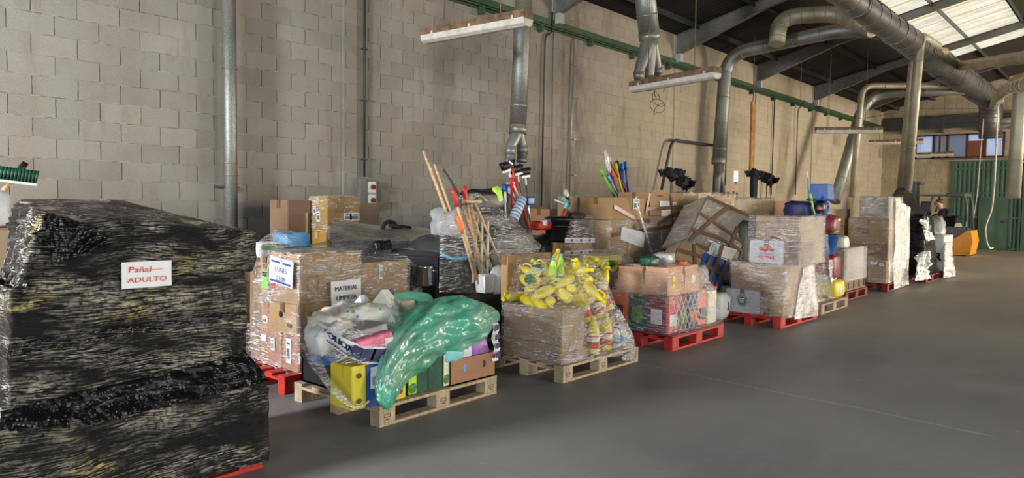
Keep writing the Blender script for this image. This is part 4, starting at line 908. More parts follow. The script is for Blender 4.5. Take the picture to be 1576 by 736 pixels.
# front row: green veg pack, tray box
p0, p1 = at(627, 600, x=4.24), at(690, 590, x=4.24)
G_ = ((4.08, p0.y-.0, ZP), (4.24, p1.y, at(655, 548, x=4.24).z))
t = carton('dark green vegetable box with printed salad leaves on its ends', G_, 'dark_green_pack', tape='dark_green_pack', bulge=.004)
(x0, y0, z0), (x1, y1, z1) = G_
MB().box((x1+.005, y0+.004, z0+.01), (x1+.009, y0+.075, z1-.02)).build('salad_print', 'lime_plastic', t); MB().pillow((x1+.008, y0+.04, z0+.05), (.012, .07, .07), None, .3, .8, 3, 8).build('leaf_print', 'veg_green', t)
MB().box((x1+.005, y1-.055, z0+.01), (x1+.009, y1-.004, z1-.02)).build('salad_print', 'cream_pack', t); MB().pillow((x1+.008, y1-.03, z0+.06), (.012, .05, .07), None, .3, .8, 5, 8).build('leaf_print', 'veg_green', t)
MB().box((x1+.005, (y0+y1)/2-.002, z0), (x1+.009, (y0+y1)/2+.002, z1)).build('seam', 'ink_green', t)

p0, p1 = at(693, 600, x=4.26), at(762, 580, x=4.26); zt = at(693, 556, x=4.26).z
T_ = ((3.86, p0.y, ZP), (4.26, p1.y, zt)); t = thing('tray_box', (4.06, p0.y, ZP), 'open reddish-brown tray carton with two oval hand holes at the pallet end', 'box')
(x0, y0, z0), (x1, y1, z1) = T_; mb = MB().box((x0, y0, z0), (x1, y1, z0+.01))
mb.box((x1-.006, y0, z0), (x1, y1, z1)).box((x0, y0, z0), (x0+.006, y1, z1)).box((x0, y0, z0), (x1, y0+.006, z1)).box((x0, y1-.006, z0), (x1, y1, z1)); mb.build('tray_body', 'cardboard_red', t)
for s_, mt in ((.30, 'light_blue_plastic'), (.74, 'black_plastic')):
    mb = MB(); ps = [(x1+.002, y0+(y1-y0)*s_+.016*math.cos(k*math.pi/8), z0+(z1-z0)*.6+.030*math.sin(k*math.pi/8)) for k in range(16)]
    mb.add(ps + [(x_-.004, y_, z_) for x_, y_, z_ in ps], [tuple(range(16)), tuple(range(31, 15, -1))] + [(i, (i+1) % 16, (i+1) % 16+16, i+16) for i in range(16)]); mb.build('hand_hole', mt, t)
soft('tissue_pack', 'purple pack standing in the tray carton', (4.12, p1.y-.14, .36), (.22, .22, .20), 'purple_pack', rot=RX(.4), seed=41, e=.4)
soft('tissue_pack', 'teal pack at the rim of the tray carton', (4.18, p0.y+.05, .36), (.16, .20, .10), 'teal_pack', rot=RX(-.2), seed=42, e=.3, amp=.05)
soft('tissue_pack', 'white pack between the purple pack and the green bag', (4.14, p0.y+.20, .37), (.18, .18, .16), 'white_pack', seed=43)
# the heap
heap = [('filled_bag', 'cream patterned bag on top of the heap, left of the pyramid pack', (528, 496), 3.72, (.34, .34, .24), 'cream_print', RX(.2), 51),
 ('filled_bag', 'white bag with a blue stripe at the left end of the heap', (510, 510), 3.92, (.26, .30, .22), 'cream_print', RX(-.4), 52),
 ('filled_bag', 'white crumpled bag under the police tape', (500, 520), 4.02, (.22, .24, .18), 'white_plastic', RX(.3), 53),
 ('filled_bag', 'long cream bag lying in the middle of the heap', (570, 490), 3.80, (.30, .44, .22), 'cream_print', RX(-.1), 54),
 ('tissue_pack', 'pink and white pack at the front of the heap', (560, 527), 4.12, (.26, .34, .13), 'pink_pack', RX(.12), 55),
 ('tissue_pack', 'grey see-through pack above the pink one', (552, 513), 4.06, (.24, .36, .10), 'grey_pack', RX(.12), 56),
 ('filled_bag', 'pale bag between the pink pack and the green bag', (597, 535), 4.08, (.22, .26, .22), 'white_pack', RX(.0), 57),
 ('filled_bag', 'cream bag showing through the green bag', (655, 505), 3.98, (.30, .34, .34), 'cream_print', RX(.3), 58),
 ('filled_bag', 'white bag inside the green bag', (690, 520), 3.98, (.26, .30, .34), 'white_pack', RX(-.2), 59),
 ('filled_bag', 'light blue bag inside the green bag near its top', (706, 482), 3.92, (.20, .26, .22), 'light_blue_plastic', RX(.2), 60),
 ('filled_bag', 'dark bag filling the middle of the heap', (600, 520), 3.75, (.5, .7, .28), 'grey_pack', RX(0), 61)]
for nm, lb, (u, v), x, sz, mt, R, sd_ in heap: soft(nm, lb, at(u, v, x=x), sz, mt, 'bag' if 'bag' in nm else 'pack', rot=R, seed=sd_, amp=.05 if mt in ('pink_pack', 'grey_pack') and nm == 'tissue_pack' else .16, e=.25 if nm == 'tissue_pack' else .55, n=16)
# pyramid pack, green-topped pack
def wedge(name, label, c, sz, mat, R, side):
    t = thing(name, c, label, 'pack'); c = Vector(c); a, b, h = sz[0]/2, sz[1]/2, sz[2]
    vs = [(-a, -b, 0), (a, -b, 0), (a, b, 0), (-a, b, 0), (-a*.1, -b*.15, h), (a*.1, b*.15, h)]; vs = [c + R @ Vector(v) for v in vs]
    MB().add(vs, [(0,3,2,1), (0,1,4), (1,2,5,4), (2,3,5), (3,0,4,5)]).build('pack_body', mat, t)
    vs2 = [vs[1].lerp(vs[2], .15), vs[1].lerp(vs[2], .85), vs[5].lerp(vs[2], .3), vs[4].lerp(vs[1], .3)]; n_ = (vs2[1]-vs2[0]).cross(vs2[2]-vs2[0]).normalized()*.003
    MB().add([p+n_ for p in vs2], [(0,1,2,3)]).build('printed_panel', side, t); return t
wedge('tissue_pack', 'pyramid-shaped cream and grey pack at the top of the heap', at(592, 494, x=3.80), (.32, .32, .24), 'cream_print', RZ(.5), 'grey_pack')
wedge('tissue_pack', 'small pack with a bright green side beside the printed sheet', at(558, 484, x=3.62), (.20, .22, .15), 'white_pack', RZ(.3), 'bright_green')
# toilet roll
c = at(592, 540, x=4.20); t = thing('paper_roll', c, 'white paper roll standing against the green bag', 'paper roll'); MB().lathe([(.055, -.02), (.06, -.01), (.06, .095), (.055, .10)], c, 22).build('paper_layers', 'white_paper', t); MB().lathe([(.018, .098), (.018, .103)], c, 14).build('core_hole', 'ink_brown', t)
# police tape band
t = thing('barrier_tape', at(545, 545, x=4.2), 'white barrier tape with navy stripes reading POLICIA across the heap', 'tape')
pth = [at(474, 499, x=3.75), at(500, 513, x=4.10), at(530, 534, x=4.24), at(560, 547, x=4.27), at(600, 547, x=4.27)]
mb = MB(); vs = []; wid = .115
for i in range(25):
    f = i/24*4; k = min(3, int(f)); p = pth[k].lerp(pth[k+1], f-k)+EX*.02*noise.noise(Vector((f*1.5, 3, 1))); vs += [p-EZ*wid/2, p+EZ*wid/2+EX*-.01]
mb.add(vs, [(2*i, 2*i+2, 2*i+3, 2*i+1) for i in range(24)], True); mb.build('tape_strip', 'white_plastic', t)
def along(f): k = min(3, int(f)); return pth[k].lerp(pth[k+1], f-k), (pth[k+1]-pth[k]).normalized()
mb = MB()
for f, w2 in ((.62, .020), (.80, .020), (.98, .020), (2.75, .055), (3.15, .055), (3.55, .055), (3.92, .03)):
    p, d = along(f); sh = .03; n_ = d.cross(EZ).normalized()*.012
    if n_.x < 0: n_ = -n_
    ps = [p-d*w2-EZ*wid*.38-d*sh, p+d*w2-EZ*wid*.38-d*sh, p+d*w2+EZ*wid*.38+d*sh*.4, p-d*w2+EZ*wid*.38+d*sh*.4]; mb.add([x_+n_ for x_ in ps], [(0,1,2,3)])
mb.build('navy_stripe', 'navy', t)
p, d = along(1.75); n_ = d.cross(EZ).normalized(); n_ = n_ if n_.x > 0 else -n_
mb = MB(); put_text(mb, 'POLICIA', .058, p+n_*.014+EZ*.015, d, EZ, 1.15, 0, .003); put_text(mb, 'MUNICIPAL MADRID', .022, p+n_*.014-EZ*.032, d, EZ, 1.1, 0, .001)
p, d = along(2.35)
for k in range(12): a = k*math.pi/6; c = p+n_*.014; e1 = c+d*.028*math.cos(a)+EZ*.028*math.sin(a); quad(mb, e1, d, EZ, .010, .010)
p, d = along(.25)
for k in range(12): a = k*math.pi/6; c = p+n_*.014; e1 = c+d*.028*math.cos(a)+EZ*.028*math.sin(a); quad(mb, e1, d, EZ, .010, .010)
mb.build('printed_text', 'navy', t)
# far end of the tape hanging at the pallet end
t = thing('barrier_tape', at(763, 530, x=4.24), 'short end of navy-striped barrier tape hanging above the tray carton', 'tape')
a, b = at(762, 497, x=4.20), at(764, 556, x=4.28); mb = MB(); vs = []
for i in range(13): p = a.lerp(b, i/12)+EX*.015*math.sin(i); vs += [p-EY*.035, p+EY*.035]
mb.add(vs, [(2*i, 2*i+1, 2*i+3, 2*i+2) for i in range(12)], True); mb.build('tape_strip', 'white_plastic', t); mb = MB()
for f in (.12, .36, .60, .82): p = a.lerp(b, f)+EX*.02; mb.add([p-EY*.028-EZ*.03, p+EY*.028-EZ*.015, p+EY*.028+EZ*.03, p-EY*.028+EZ*.015], [(0,1,2,3)])
mb.build('navy_stripe', 'navy', t)
# the green bag: lofted over the heap and hanging down in front
def blob_tube(path, prof, seg=36, amp=.10, seed=0, fold=8):
    """cross-sections (ry, rz) across a path running in the Y-Z plane, with drawn folds"""
    path = [Vector(p) for p in path]; n_ = len(path); vs = []; fs = []
    for i, p in enumerate(path):
        d = (path[min(i+1, n_-1)]-path[max(i-1, 0)]).normalized(); s_ = EX; u_ = s_.cross(d).normalized(); rx, rr = prof[i]
        for j in range(seg):
            a = 2*math.pi*j/seg; k = 1+amp*(noise.noise(Vector((math.cos(a)*fold*.35, math.sin(a)*fold*.35, i*.13+seed)))*1.3+.5*noise.noise(Vector((math.cos(a)*fold, math.sin(a)*fold, i*.25+seed))))
            vs.append(p+s_*rx*math.cos(a)*k+u_*rr*math.sin(a)*k)
    for i in range(n_-1):
        for j in range(seg): a = i*seg+j; b = i*seg+(j+1) % seg; fs.append((a, b, b+seg, a+seg))
    return MB().add(vs, fs, True)
def smooth_path(pts, vals, n_):
    out = []; vo = []; m_ = len(pts)-1
    def cr(p0, p1, p2, p3, t): return p1*1.0+(p2-p0)*(.5*t)+(p0*2-p1*5+p2*4-p3)*(.5*t*t)+(p1*3-p0-p2*3+p3)*(.5*t*t*t)
    for i in range(n_+1):
        f = i/n_*m_; k = min(m_-1, int(f)); t_ = f-k; g = lambda L, j: L[max(0, min(m_, j))]
        out.append(cr(*[Vector(g(pts, k+j)) for j in (-1, 0, 1, 2)], t_)); v = cr(*[Vector((*g(vals, k+j), 0)) for j in (-1, 0, 1, 2)], t_); vo.append((max(.004, v.x), max(.004, v.y)))
    return out, vo
pts = [at(768, 492, x=4.10), at(752, 488, x=4.08), at(718, 496, x=4.06), at(680, 506, x=4.06), at(643, 522, x=4.10), at(612, 552, x=4.22), at(598, 590, x=4.34), at(593, 622, x=4.37), at(590, 629, x=4.37)]
vals = [(.012, .012), (.10, .09), (.20, .20), (.22, .24), (.20, .23), (.12, .17), (.05, .12), (.03, .06), (.01, .012)]
pth, vv = smooth_path(pts, vals, 120)
tag(blob_tube(pth, vv, 110, .12, 4, 9).build('green_plastic_bag', 'green_bag'), 'large translucent green plastic bag draped over the heap and hanging to the pallet', 'bag')
pts = [at(600, 462, x=3.60), at(622, 458, x=3.62), at(650, 462, x=3.70), at(664, 470, x=3.8)]
pth, vv = smooth_path(pts, [(.02, .02), (.07, .05), (.08, .06), (.02, .02)], 24); tag(blob_tube(pth, vv, 26, .16, 9).build('green_plastic_bag', 'green_bag'), 'smaller crumpled green bag at the back of the heap', 'bag')
soft('tissue_pack', 'small cream packet with a blue stamp poking out below the smaller green bag', at(622, 470, x=3.72), (.12, .14, .09), 'cream_pack', seed=66, e=.35)
# clear film pieces over the heap and the gathered tail that hangs to the deck
wrap('clear film pulled over the heap of bags on the bare wooden pallet', [[at(u, v, x=x) for (u, v, x) in ((480, 512, 3.8), (500, 486, 3.55), (560, 480, 3.5), (620, 476, 3.5), (640, 500, 4.0), (480, 545, 4.0), (520, 560, 4.29), (620, 560, 4.29), (600, 520, 4.25), (500, 500, 4.1))]], 'film_clear', seed=33, maxlen=.05, amp=.014)
pts = [at(470, 528, x=3.9), at(490, 566, x=4.05), at(515, 600, x=4.25), at(545, 627, x=4.33), at(568, 618, x=4.33)]
pth, vv = smooth_path(pts, [(.03, .04), (.02, .045), (.012, .03), (.01, .012), (.01, .008)], 30); tag(blob_tube(pth, vv, 18, .3, 12).build('film_tail', 'film_dense'), 'twisted tail of clear film hanging down to the pallet deck', 'plastic film')

# ================================================================== BACK ROW, BEHIND P2 (far left)
pallet(1.05, 5.0, 1.2, .84, 'red_paint', 'red pallet against the wall under the golden carton stack')
G1 = K(504, 302, 475, 553, 1.30, 357); zg = G1[0][2]
carton('golden-brown carton with tilted white labels, topmost by the wall', G1, 'cardboard_golden', tape='tape_clear', labels=(('x', .20, .74, .001, .001, 'white_paper'), ('x', .62, .42, .10, .08, 'barcode'), ('x', .84, .42, .13, .09, 'barcode'), ('y', .55, .42, .07, .12, 'barcode'), ('y', .35, .60, .05, .09, 'barcode'), ('x', .35, .68, .09, .10, 'frame')), seed=61)
carton('golden carton under the topmost one by the wall', ((G1[0][0]-.02, G1[0][1]-.0, .9), (1.28, G1[1][1]-.2, zg-.003)), 'cardboard_golden', tape='tape_clear', seed=62)
carton('carton hidden low in the golden stack, on the red pallet', ((G1[0][0]-.02, G1[0][1]-.02, .146), (1.30, G1[1][1]-.1, .897)), 'cardboard', seed=63)
a = at(443, 308, x=1.0); b = at(476, 308, x=1.0); L1 = ((.62, a.y, .95), (1.0, min(b.y+.1, G1[0][1]-.02), a.z))
carton('dull brown carton left of the golden one by the wall', L1, 'cardboard_dark', labels=(('x', .8, .5, .03, .30, 'tape_clear'),), seed=64)
carton('carton under the dull brown one by the wall', ((.62, a.y, .146), (1.0, L1[1][1], .947)), 'cardboard_dark', seed=65)
a = at(553, 310, x=.95); b = at(584, 313, x=.95); R1 = ((.55, max(a.y-.2, G1[1][1]+.012), .95), (.95, b.y, a.z-.02))
carton('brown filmed carton right of the golden one by the wall', R1, 'cardboard_grey', labels=(('x', .5, .25, .18, .09, 'grey_pack'),), seed=66)
carton('carton under the brown filmed one by the wall', ((.55, R1[0][1], .146), (.95, R1[1][1], .947)), 'cardboard_grey', seed=67)
wrap('clear film around the golden carton by the wall', [corners((G1[0], G1[1]), .01)], 'film_clear', seed=70, maxlen=.12)
# packs and crumpled film behind the signs pallet
pallet(1.98, 3.95, 1.2, .72, 'pallet_wood', 'wooden pallet behind the signs pallet, under crumpled film and packs')
for i in range(3): carton('carton behind the signs pallet, %s tier' % ('bottom', 'middle', 'top')[i], ((1.66, 3.38, .146+.30*i), (2.28, 4.4, .44+.30*i)), 'cardboard_pale', seed=70+i)
c = at(449, 366, x=2.1); soft('paper_pack', 'light blue pack under crumpled film behind the LUNES carton', (c.x, c.y, c.z-.02), (.26, .26, .14), 'light_blue_plastic', 'pack', e=.25, amp=.03, seed=71)
c = at(412, 381, x=2.2); soft('salad_pack', 'white and green pack beside the black load, behind the LUNES carton', (c.x, c.y, c.z-.02), (.14, .22, .14), 'white_pack', 'pack', e=.25, amp=.03, seed=72, parts=(('green_print', 'veg_green', (.068, 0, .03), (.02, .20, .05)),))
wrap('crumpled clear film heaped behind the LUNES carton', [[at(u, v, x=x) for (u, v, x) in ((400, 372, 2.3), (425, 350, 2.2), (465, 362, 2.1), (398, 398, 2.42), (430, 398, 2.44), (470, 396, 2.42), (440, 352, 2.0), (400, 380, 1.9), (470, 375, 1.9))],
  [at(u, v, x=x) for (u, v, x) in ((455, 385, 2.3), (502, 372, 2.25), (520, 392, 2.42), (450, 398, 2.44), (505, 376, 1.95), (520, 398, 2.2), (460, 380, 1.95))]], 'film_dense', seed=73, maxlen=.035, amp=.03)
# black wrapped sacks
pallet(2.15, 5.55, 1.2, .84, 'pallet_wood', 'wooden pallet under the flat black wrapped sacks')
T = thing('black_wrapped_load', (2.15, 5.5, .146), 'low black film-wrapped load with a loop handle, between the golden carton and the broom crate', 'wrapped load')
tp = [at(u, v, x=x) for (u, v, x) in ((508, 341, 2.1), (545, 346, 2.2), (600, 350, 2.2), (660, 352, 2.2), (664, 372, 2.5), (506, 372, 2.5), (510, 342, 1.8), (655, 352, 1.8))]
MB().hull(tp+[Vector((x, y, .17)) for x in (1.8, 2.5) for y in (4.95, 6.1)], .05, .04, 4, seed=75).build('wrapped_sack', 'film_sack', T)
mb = MB(); mb.tube(bends([at(588, 352, x=2.2), at(594, 341, x=2.2), at(606, 342, x=2.2), at(612, 352, x=2.2)], .05), .022, 10); mb.build('loop_handle', 'black_cloth', T)
mb = MB(); mb.tube([at(600, 347, x=2.22), at(632, 351, x=2.22)], .02, 8); mb.build('strap_end', 'black_cloth', T)
MB().hull([at(u, v, x=x) for (u, v, x) in ((578, 372, 2.52), (600, 368, 2.5), (604, 384, 2.56), (580, 386, 2.56), (590, 377, 2.3))], .03, .03, 9, seed=76).build('torn_film', 'film_jet', T)
# grey filmed sacks and steel pot
soft('dark_sack', 'black sack under grey film left of the broom crate', at(650, 425, x=2.6), (.5, .62, .5), 'forklift_grey', 'sack', seed=81, amp=.2)
soft('dark_sack', 'larger black sack on the floor behind the mixed bags', (2.5, 4.85, .42), (.7, .8, .84), 'grey_pack', 'sack', seed=82, amp=.1)
c = at(656, 440, x=3.0); t = thing('steel_pot', c, 'shiny steel pot half hidden under the grey film', 'pot'); MB().lathe([(.08, 0), (.09, .02), (.09, .18), (.095, .19), (.08, .19)], c, 26).build('pot_body', 'steel_bright', t); MB().tube([c+Vector((.04, .08, .14)), c+Vector((.10, .10, .15)), c+Vector((.09, .0, .15))], .008, 8).build('handle', 'steel_bright', t)
wrap('greyish film over the black sacks left of the broom crate', [[at(u, v, x=x) for (u, v, x) in ((592, 395, 2.4), (625, 372, 2.4), (676, 355, 2.4), (678, 452, 2.92), (592, 400, 2.6), (640, 452, 2.92), (676, 360, 2.0), (600, 395, 2.1), (680, 380, 2.8))]], 'film_dense', seed=83, maxlen=.05, amp=.02)

# ================================================================== BROOM CRATE
XC = 3.15
a = at(676, 452, x=XC); b = at(805, 440, x=XC); BY0, BY1 = a.y, at(790, 440, x=XC).y
pallet(2.72, (BY0+BY1)/2, 1.2, .86, 'pallet_wood', 'wooden pallet under the tall crate of broomsticks')
t = thing('large_crate', (2.75, (BY0+BY1)/2, .146), 'tall dark crate with film pulled over it, full of broomsticks and tools', 'crate')
zc = at(690, 388, x=XC).z; th = .025
for (c0, c1) in (((2.35, BY0, .15), (XC, BY0+th, zc)), ((2.35, BY1-th, .15), (XC, BY1, zc)), ((2.35, BY0, .15), (2.35+th, BY1, zc)), ((XC-th, BY0, .15), (XC, BY1, zc))): MB().bbox(c0, c1, .004).build('side_panel', 'black_plastic', t)
MB().box((2.35, BY0, .147), (XC, BY1, .17)).build('base_panel', 'black_plastic', t)
mb = MB(); mb.bbox((XC-.005, BY0-.02, zc-.05), (XC+.015, BY1+.02, zc), .004).bbox((2.33, BY0-.02, zc-.05), (XC+.015, BY0+.005, zc), .004); mb.build('rim', 'black_plastic', t)
t2 = tag(MB().tube(bends([at(680, 392, x=XC+.05), at(700, 400, x=XC+.07), at(718, 396, x=XC+.07)], .1), .014, 8).build('blue_strap', 'light_blue_plastic'), 'bright blue strap curving across the broomstick crate', 'strap')
# grey clutter inside
soft('dark_sack', 'dark grey sack at the left inside the broomstick crate', at(700, 345, x=2.8), (.4, .4, .34), 'grey_pack', 'sack', seed=85, amp=.25)
soft('dark_sack', 'dark sack filling the right of the broomstick crate', at(775, 385, x=2.85), (.5, .6, .5), 'forklift_grey', 'sack', seed=86, amp=.25)
soft('dark_sack', 'black sack at the top back of the broomstick crate', at(745, 312, x=2.5), (.3, .6, .3), 'black_plastic', 'sack', seed=87, amp=.2)
soft('dark_sack', 'large sack filling the middle of the broomstick crate', (2.75, (BY0+BY1)/2, .75), (.6, .9, .9), 'dark_steel', 'sack', seed=88, amp=.1)
sticks = [(652, 234, 716, 405, 2.7, 2.95), (660, 252, 722, 420, 2.74, 3.0), (669, 254, 729, 425, 2.78, 3.02), (683, 262, 726, 330, 2.7, 2.75)]
for i, (u0, v0, u1, v1, xa, xb) in enumerate(sticks):
    lab = ('tallest bare wooden stick poking out left of the crate', 'second bare wooden stick, leaning close to the tallest one', 'third bare wooden stick of the leaning bunch', 'dark metal stick behind the wooden ones')[i]
    t = thing('broomstick', at(u1, v1, x=xb), lab, 'stick'); MB().tube([at(u1, v1, x=xb), at(u0, v0, x=xa)], .0125, 10).build('handle', 'wood' if i < 3 else 'dark_steel', t)
    MB().lathe([(.0127, 0), (.0127, .006), (.004, .012)], at(u0, v0, x=xa), 10, (at(u0, v0, x=xa)-at(u1, v1, x=xb)).normalized().to_track_quat('Z', 'Y').to_matrix()).build('rounded_tip', 'wood' if i < 3 else 'dark_steel', t)
brushes = [(700, 303, 735, 430), (716, 300, 742, 435), (708, 345, 732, 432), (722, 345, 746, 440), (742, 340, 741, 437), (751, 340, 750, 437), (730, 310, 775, 415), (712, 318, 752, 436), (724, 322, 762, 430), (735, 330, 728, 436)]
for i, (u0, v0, u1, v1) in enumerate(brushes):
    lab = ('wooden stick with a red rubber grip at the left under the film', 'wooden stick with a red rubber grip, second from the left under the film', 'wooden stick with an orange grip under the film', 'wooden stick with a brighter orange grip under the film', 'pale pinkish stick standing upright in the white basket, left one', 'pale pinkish stick standing upright in the white basket, right one', 'slanting wooden stick reaching to the right under the film', 'plain wooden stick crossing behind the orange grips under the film', 'plain wooden stick slanting right, between the pale sticks under the film', 'plain wooden stick leaning slightly left under the film')[i]
    p, q_ = at(u1, v1, x=XC+.06), at(u0, v0, x=XC+.02); t = thing('hand_tool', p, lab, 'tool'); d = (q_-p).normalized()
    MB().tube([p, q_], .014, 10).build('handle', 'wood' if i not in (4, 5) else 'cream_pack', t)
    if i < 4: MB().tube([q_-d*.10, q_-d*.04, q_+d*.04, q_+d*.09], [.016, .023, .026, .012], 12).build('rubber_grip', ('red_plastic', 'red_plastic', 'orange_plastic', 'orange_plastic')[i], t)
    if i == 6: MB().beam(q_+EY*.1-EX*.02, q_-EY*.14, .05, .03).build('head_block', 'wood', t)
b_ = at(768, 395, x=3.1); tag(MB().beam(at(757, 388, x=3.1), at(787, 398, x=3.12), .05, .028).build('scrubbing_brush', 'wood'), 'plain wooden brush block lying across the broomstick crate', 'brush')
# white plastic basket pieces
for i, (u, v, w_) in enumerate(((746, 450, .20), (766, 452, .24))):
    c = at(u, v, x=XC+.09); t = thing('plastic_basket', c, ('white plastic basket holding the two pale sticks', 'white rounded dustpan-like scoop right of the white basket')[i], 'basket')
    if i == 0: MB().lathe([(w_*.40, 0), (w_*.42, .01), (w_*.5, .16), (w_*.53, .165), (w_*.5, .17)], c, 4, RZ(.78)).build('basket_body', 'white_plastic', t)
    else: MB().lathe([(w_*.25, 0), (w_*.38, .05), (w_*.5, .20), (w_*.3, .27), (w_*.05, .29)], c, 18, None, (.35, 1)).build('scoop_body', 'white_plastic', t)
    MB().lathe([(w_*.35, .17), (w_*.40, .175), (w_*.40, .185)], c, 16, None, (.5, 1)).build('rim', 'white_plastic', t)
wrap('tent of clear film pulled tight over the broomstick crate', [[at(u, v, x=x) for (u, v, x) in ((676, 450, XC+.13), (678, 335, XC), (700, 303, 2.9), (735, 296, 2.8), (790, 336, 3.0), (833, 378, 3.1), (828, 390, XC+.1), (775, 452, XC+.15), (740, 300, 2.4), (680, 335, 2.3), (830, 380, 2.4), (676, 450, 2.4), (770, 450, XC+.15))]], 'film_clear', seed=90, maxlen=.05, amp=.012)
# bunch of brooms, heads up
bun = [('upside-down broom with a black and white head, left of the bunch', (806, 368, 783, 262), 'steel_bright', 'broom', .30),
 ('upside-down broom with a black and white head in the middle of the bunch', (815, 375, 796, 268), 'steel_bright', 'broom', .26),
 ('upside-down broom with a white-bristled head, right of the bunch', (820, 378, 808, 272), 'steel_bright', 'broom', .24)]
for lab, (u1, v1, u0, v0), hm, hd, sz in bun: broom('upturned_broom', lab, at(u1, v1, x=2.5), at(u0, v0, x=2.45), hm, hd, .011, sz*.62, 'black_plastic', up=EX, block='white_plastic')
broom('upturned_broom', 'red broomstick with a silver tip rising highest in the bunch', at(816, 360, x=2.6), at(785, 247, x=2.6), 'red_plastic', None, .015, block='steel_bright')
broom('upturned_broom', 'shorter red broomstick standing upright in the bunch', at(790, 345, x=2.62), at(787, 276, x=2.62), 'red_plastic', None, .015, block='red_plastic')
broom('upturned_mop', 'mop with cream strands among the red sticks', at(800, 340, x=2.5), at(783, 290, x=2.5), 'steel_bright', 'mop', .010, bristle='cream_pack', cat='mop')
broom('upturned_broom', 'thin white stick left of the printed roll', at(778, 335, x=2.65), at(777, 298, x=2.65), 'white_plastic', None, .012, block='white_plastic')
broom('feather_duster', 'lime green fluffy duster left of the red sticks', at(776, 322, x=2.6), at(766, 302, x=2.6), 'lime_plastic', None, .012, block='lime_plastic', cat='duster')
t = thing('dust_mitt', at(767, 302, x=2.62), 'lime green rubber glove-like mitt hanging beside the brooms', 'glove'); c = at(766, 303, x=2.62)
MB().pillow(c, (.08, .13, .24), RX(.25), .12, .7, 91, 12).build('mitt_body', 'lime_plastic', t)
for k in range(4): MB().pillow(c+Vector((0, -.05+.035*k, -.13-.01*(k % 2))), (.045, .032, .08), RX(.1), .05, .8, k, 8).build('finger', 'lime_plastic', t)
for lab, (u, v), sz, mt in (('dark blue cloth hanging left of the tall red stick', (779, 293), (.06, .13, .14), 'blue_plastic'), ('blue dustpan hanging at the right of the broom bunch', (817, 309), (.03, .14, .10), 'blue_plastic')):
    c = at(u, v, x=2.55); soft('cleaning_cloth' if 'cloth' in lab else 'dustpan', lab, c, sz, mt, 'cloth' if 'cloth' in lab else 'dustpan', seed=93, e=.4)
a, b = at(790, 338, x=2.68), at(803, 306, x=2.66); t = thing('paper_roll', a, 'printed white and blue roll leaning in front of the red sticks', 'roll')
MB().tube([a, b], .062, 20).build('roll_body', 'white_pack', t); mb = MB(); d = (b-a).normalized()
for k in range(6): mb.tube([a+d*(.03+.045*k), a+d*(.045+.045*k)], .0635, 20)
mb.build('printed_band', 'blue_pack', t)
# pallet and bin carrying the bunch
t = thing('plastic_bin', (2.1, 6.75, 0), 'black plastic bin on the floor holding the upside-down brooms', 'bin'); c = Vector((2.45, at(806, 360, x=2.45).y, 0))
ORG[t.name] = Vector(t.location)
MB().lathe([(.20, 0), (.21, .02), (.26, .78), (.28, .79), (.27, .81), (.25, .8)], c, 24).build('bin_body', 'black_plastic', t); MB().tube([c+Vector((.27*math.cos(a_*.2618), .27*math.sin(a_*.2618), .80)) for a_ in range(25)], .014, 8).build('rim', 'black_plastic', t)

# black sack with coloured packs
pallet(2.1, 7.95, 1.2, .84, 'pallet_wood', 'wooden pallet under the black sack with teal-headed sticks')
c = at(848, 372, x=2.3); soft('dark_sack', 'shiny black sack right of the broom bunch', (2.1, c.y, .62), (.62, .72, .95), 'black_plastic', 'sack', seed=95, amp=.12, e=.4)
soft('food_pack', 'red and blue packs on top of the shiny black sack', at(832, 347, x=2.3), (.2, .3, .12), 'red_plastic', 'pack', seed=96, parts=(('blue_print', 'blue_pack', (.02, .10, .03), (.12, .16, .10)), ('white_print', 'white_pack', (.05, -.02, .03), (.10, .12, .09))))
for i, (u0, v0, u1, v1) in enumerate(((873, 312, 857, 352), (878, 315, 863, 352))): broom('window_squeegee', ('red and white stick with a teal head, left one', 'red and white stick with a teal head, right one')[i], at(u1, v1, x=2.25), at(u0, v0, x=2.25), 'red_plastic', 'squeegee', .014, .24-.1*i, 'teal_pack', up=EX, cat='squeegee', block='teal_pack')
broom('window_squeegee', 'squeegee lying flat across the teal heads with a black handle', at(854, 308, x=2.22), at(884, 319, x=2.22), 'white_plastic', None, .010, block='black_plastic', cat='squeegee')
soft('bagged_sponge', 'clear bag with violet contents above the teal heads', at(872, 303, x=2.2), (.06, .10, .22), 'milky_bag', 'bag', rot=RX(.3), seed=97, e=.8)
soft('bagged_sponge', 'second clear bag leaning right above the teal heads', at(884, 309, x=2.2), (.06, .09, .18), 'milky_bag', 'bag', rot=RX(-.6), seed=98, e=.8)
a, b = at(846, 322, x=1.7), at(882, 322, x=1.7); carton('brown carton by the wall behind the teal-headed sticks', ((1.3, a.y, .75), (1.7, b.y, a.z)), 'cardboard_red', labels=(('x', .3, .4, .12, .14, 'white_paper'),), seed=99)
carton('brown carton under the one by the wall behind the teal-headed sticks', ((1.3, a.y, .146), (1.7, b.y, .747)), 'cardboard_red', seed=100)
pallet(1.35, (a.y+b.y)/2, 1.2, .8, 'pallet_wood', 'wooden pallet by the wall behind the teal-headed sticks')
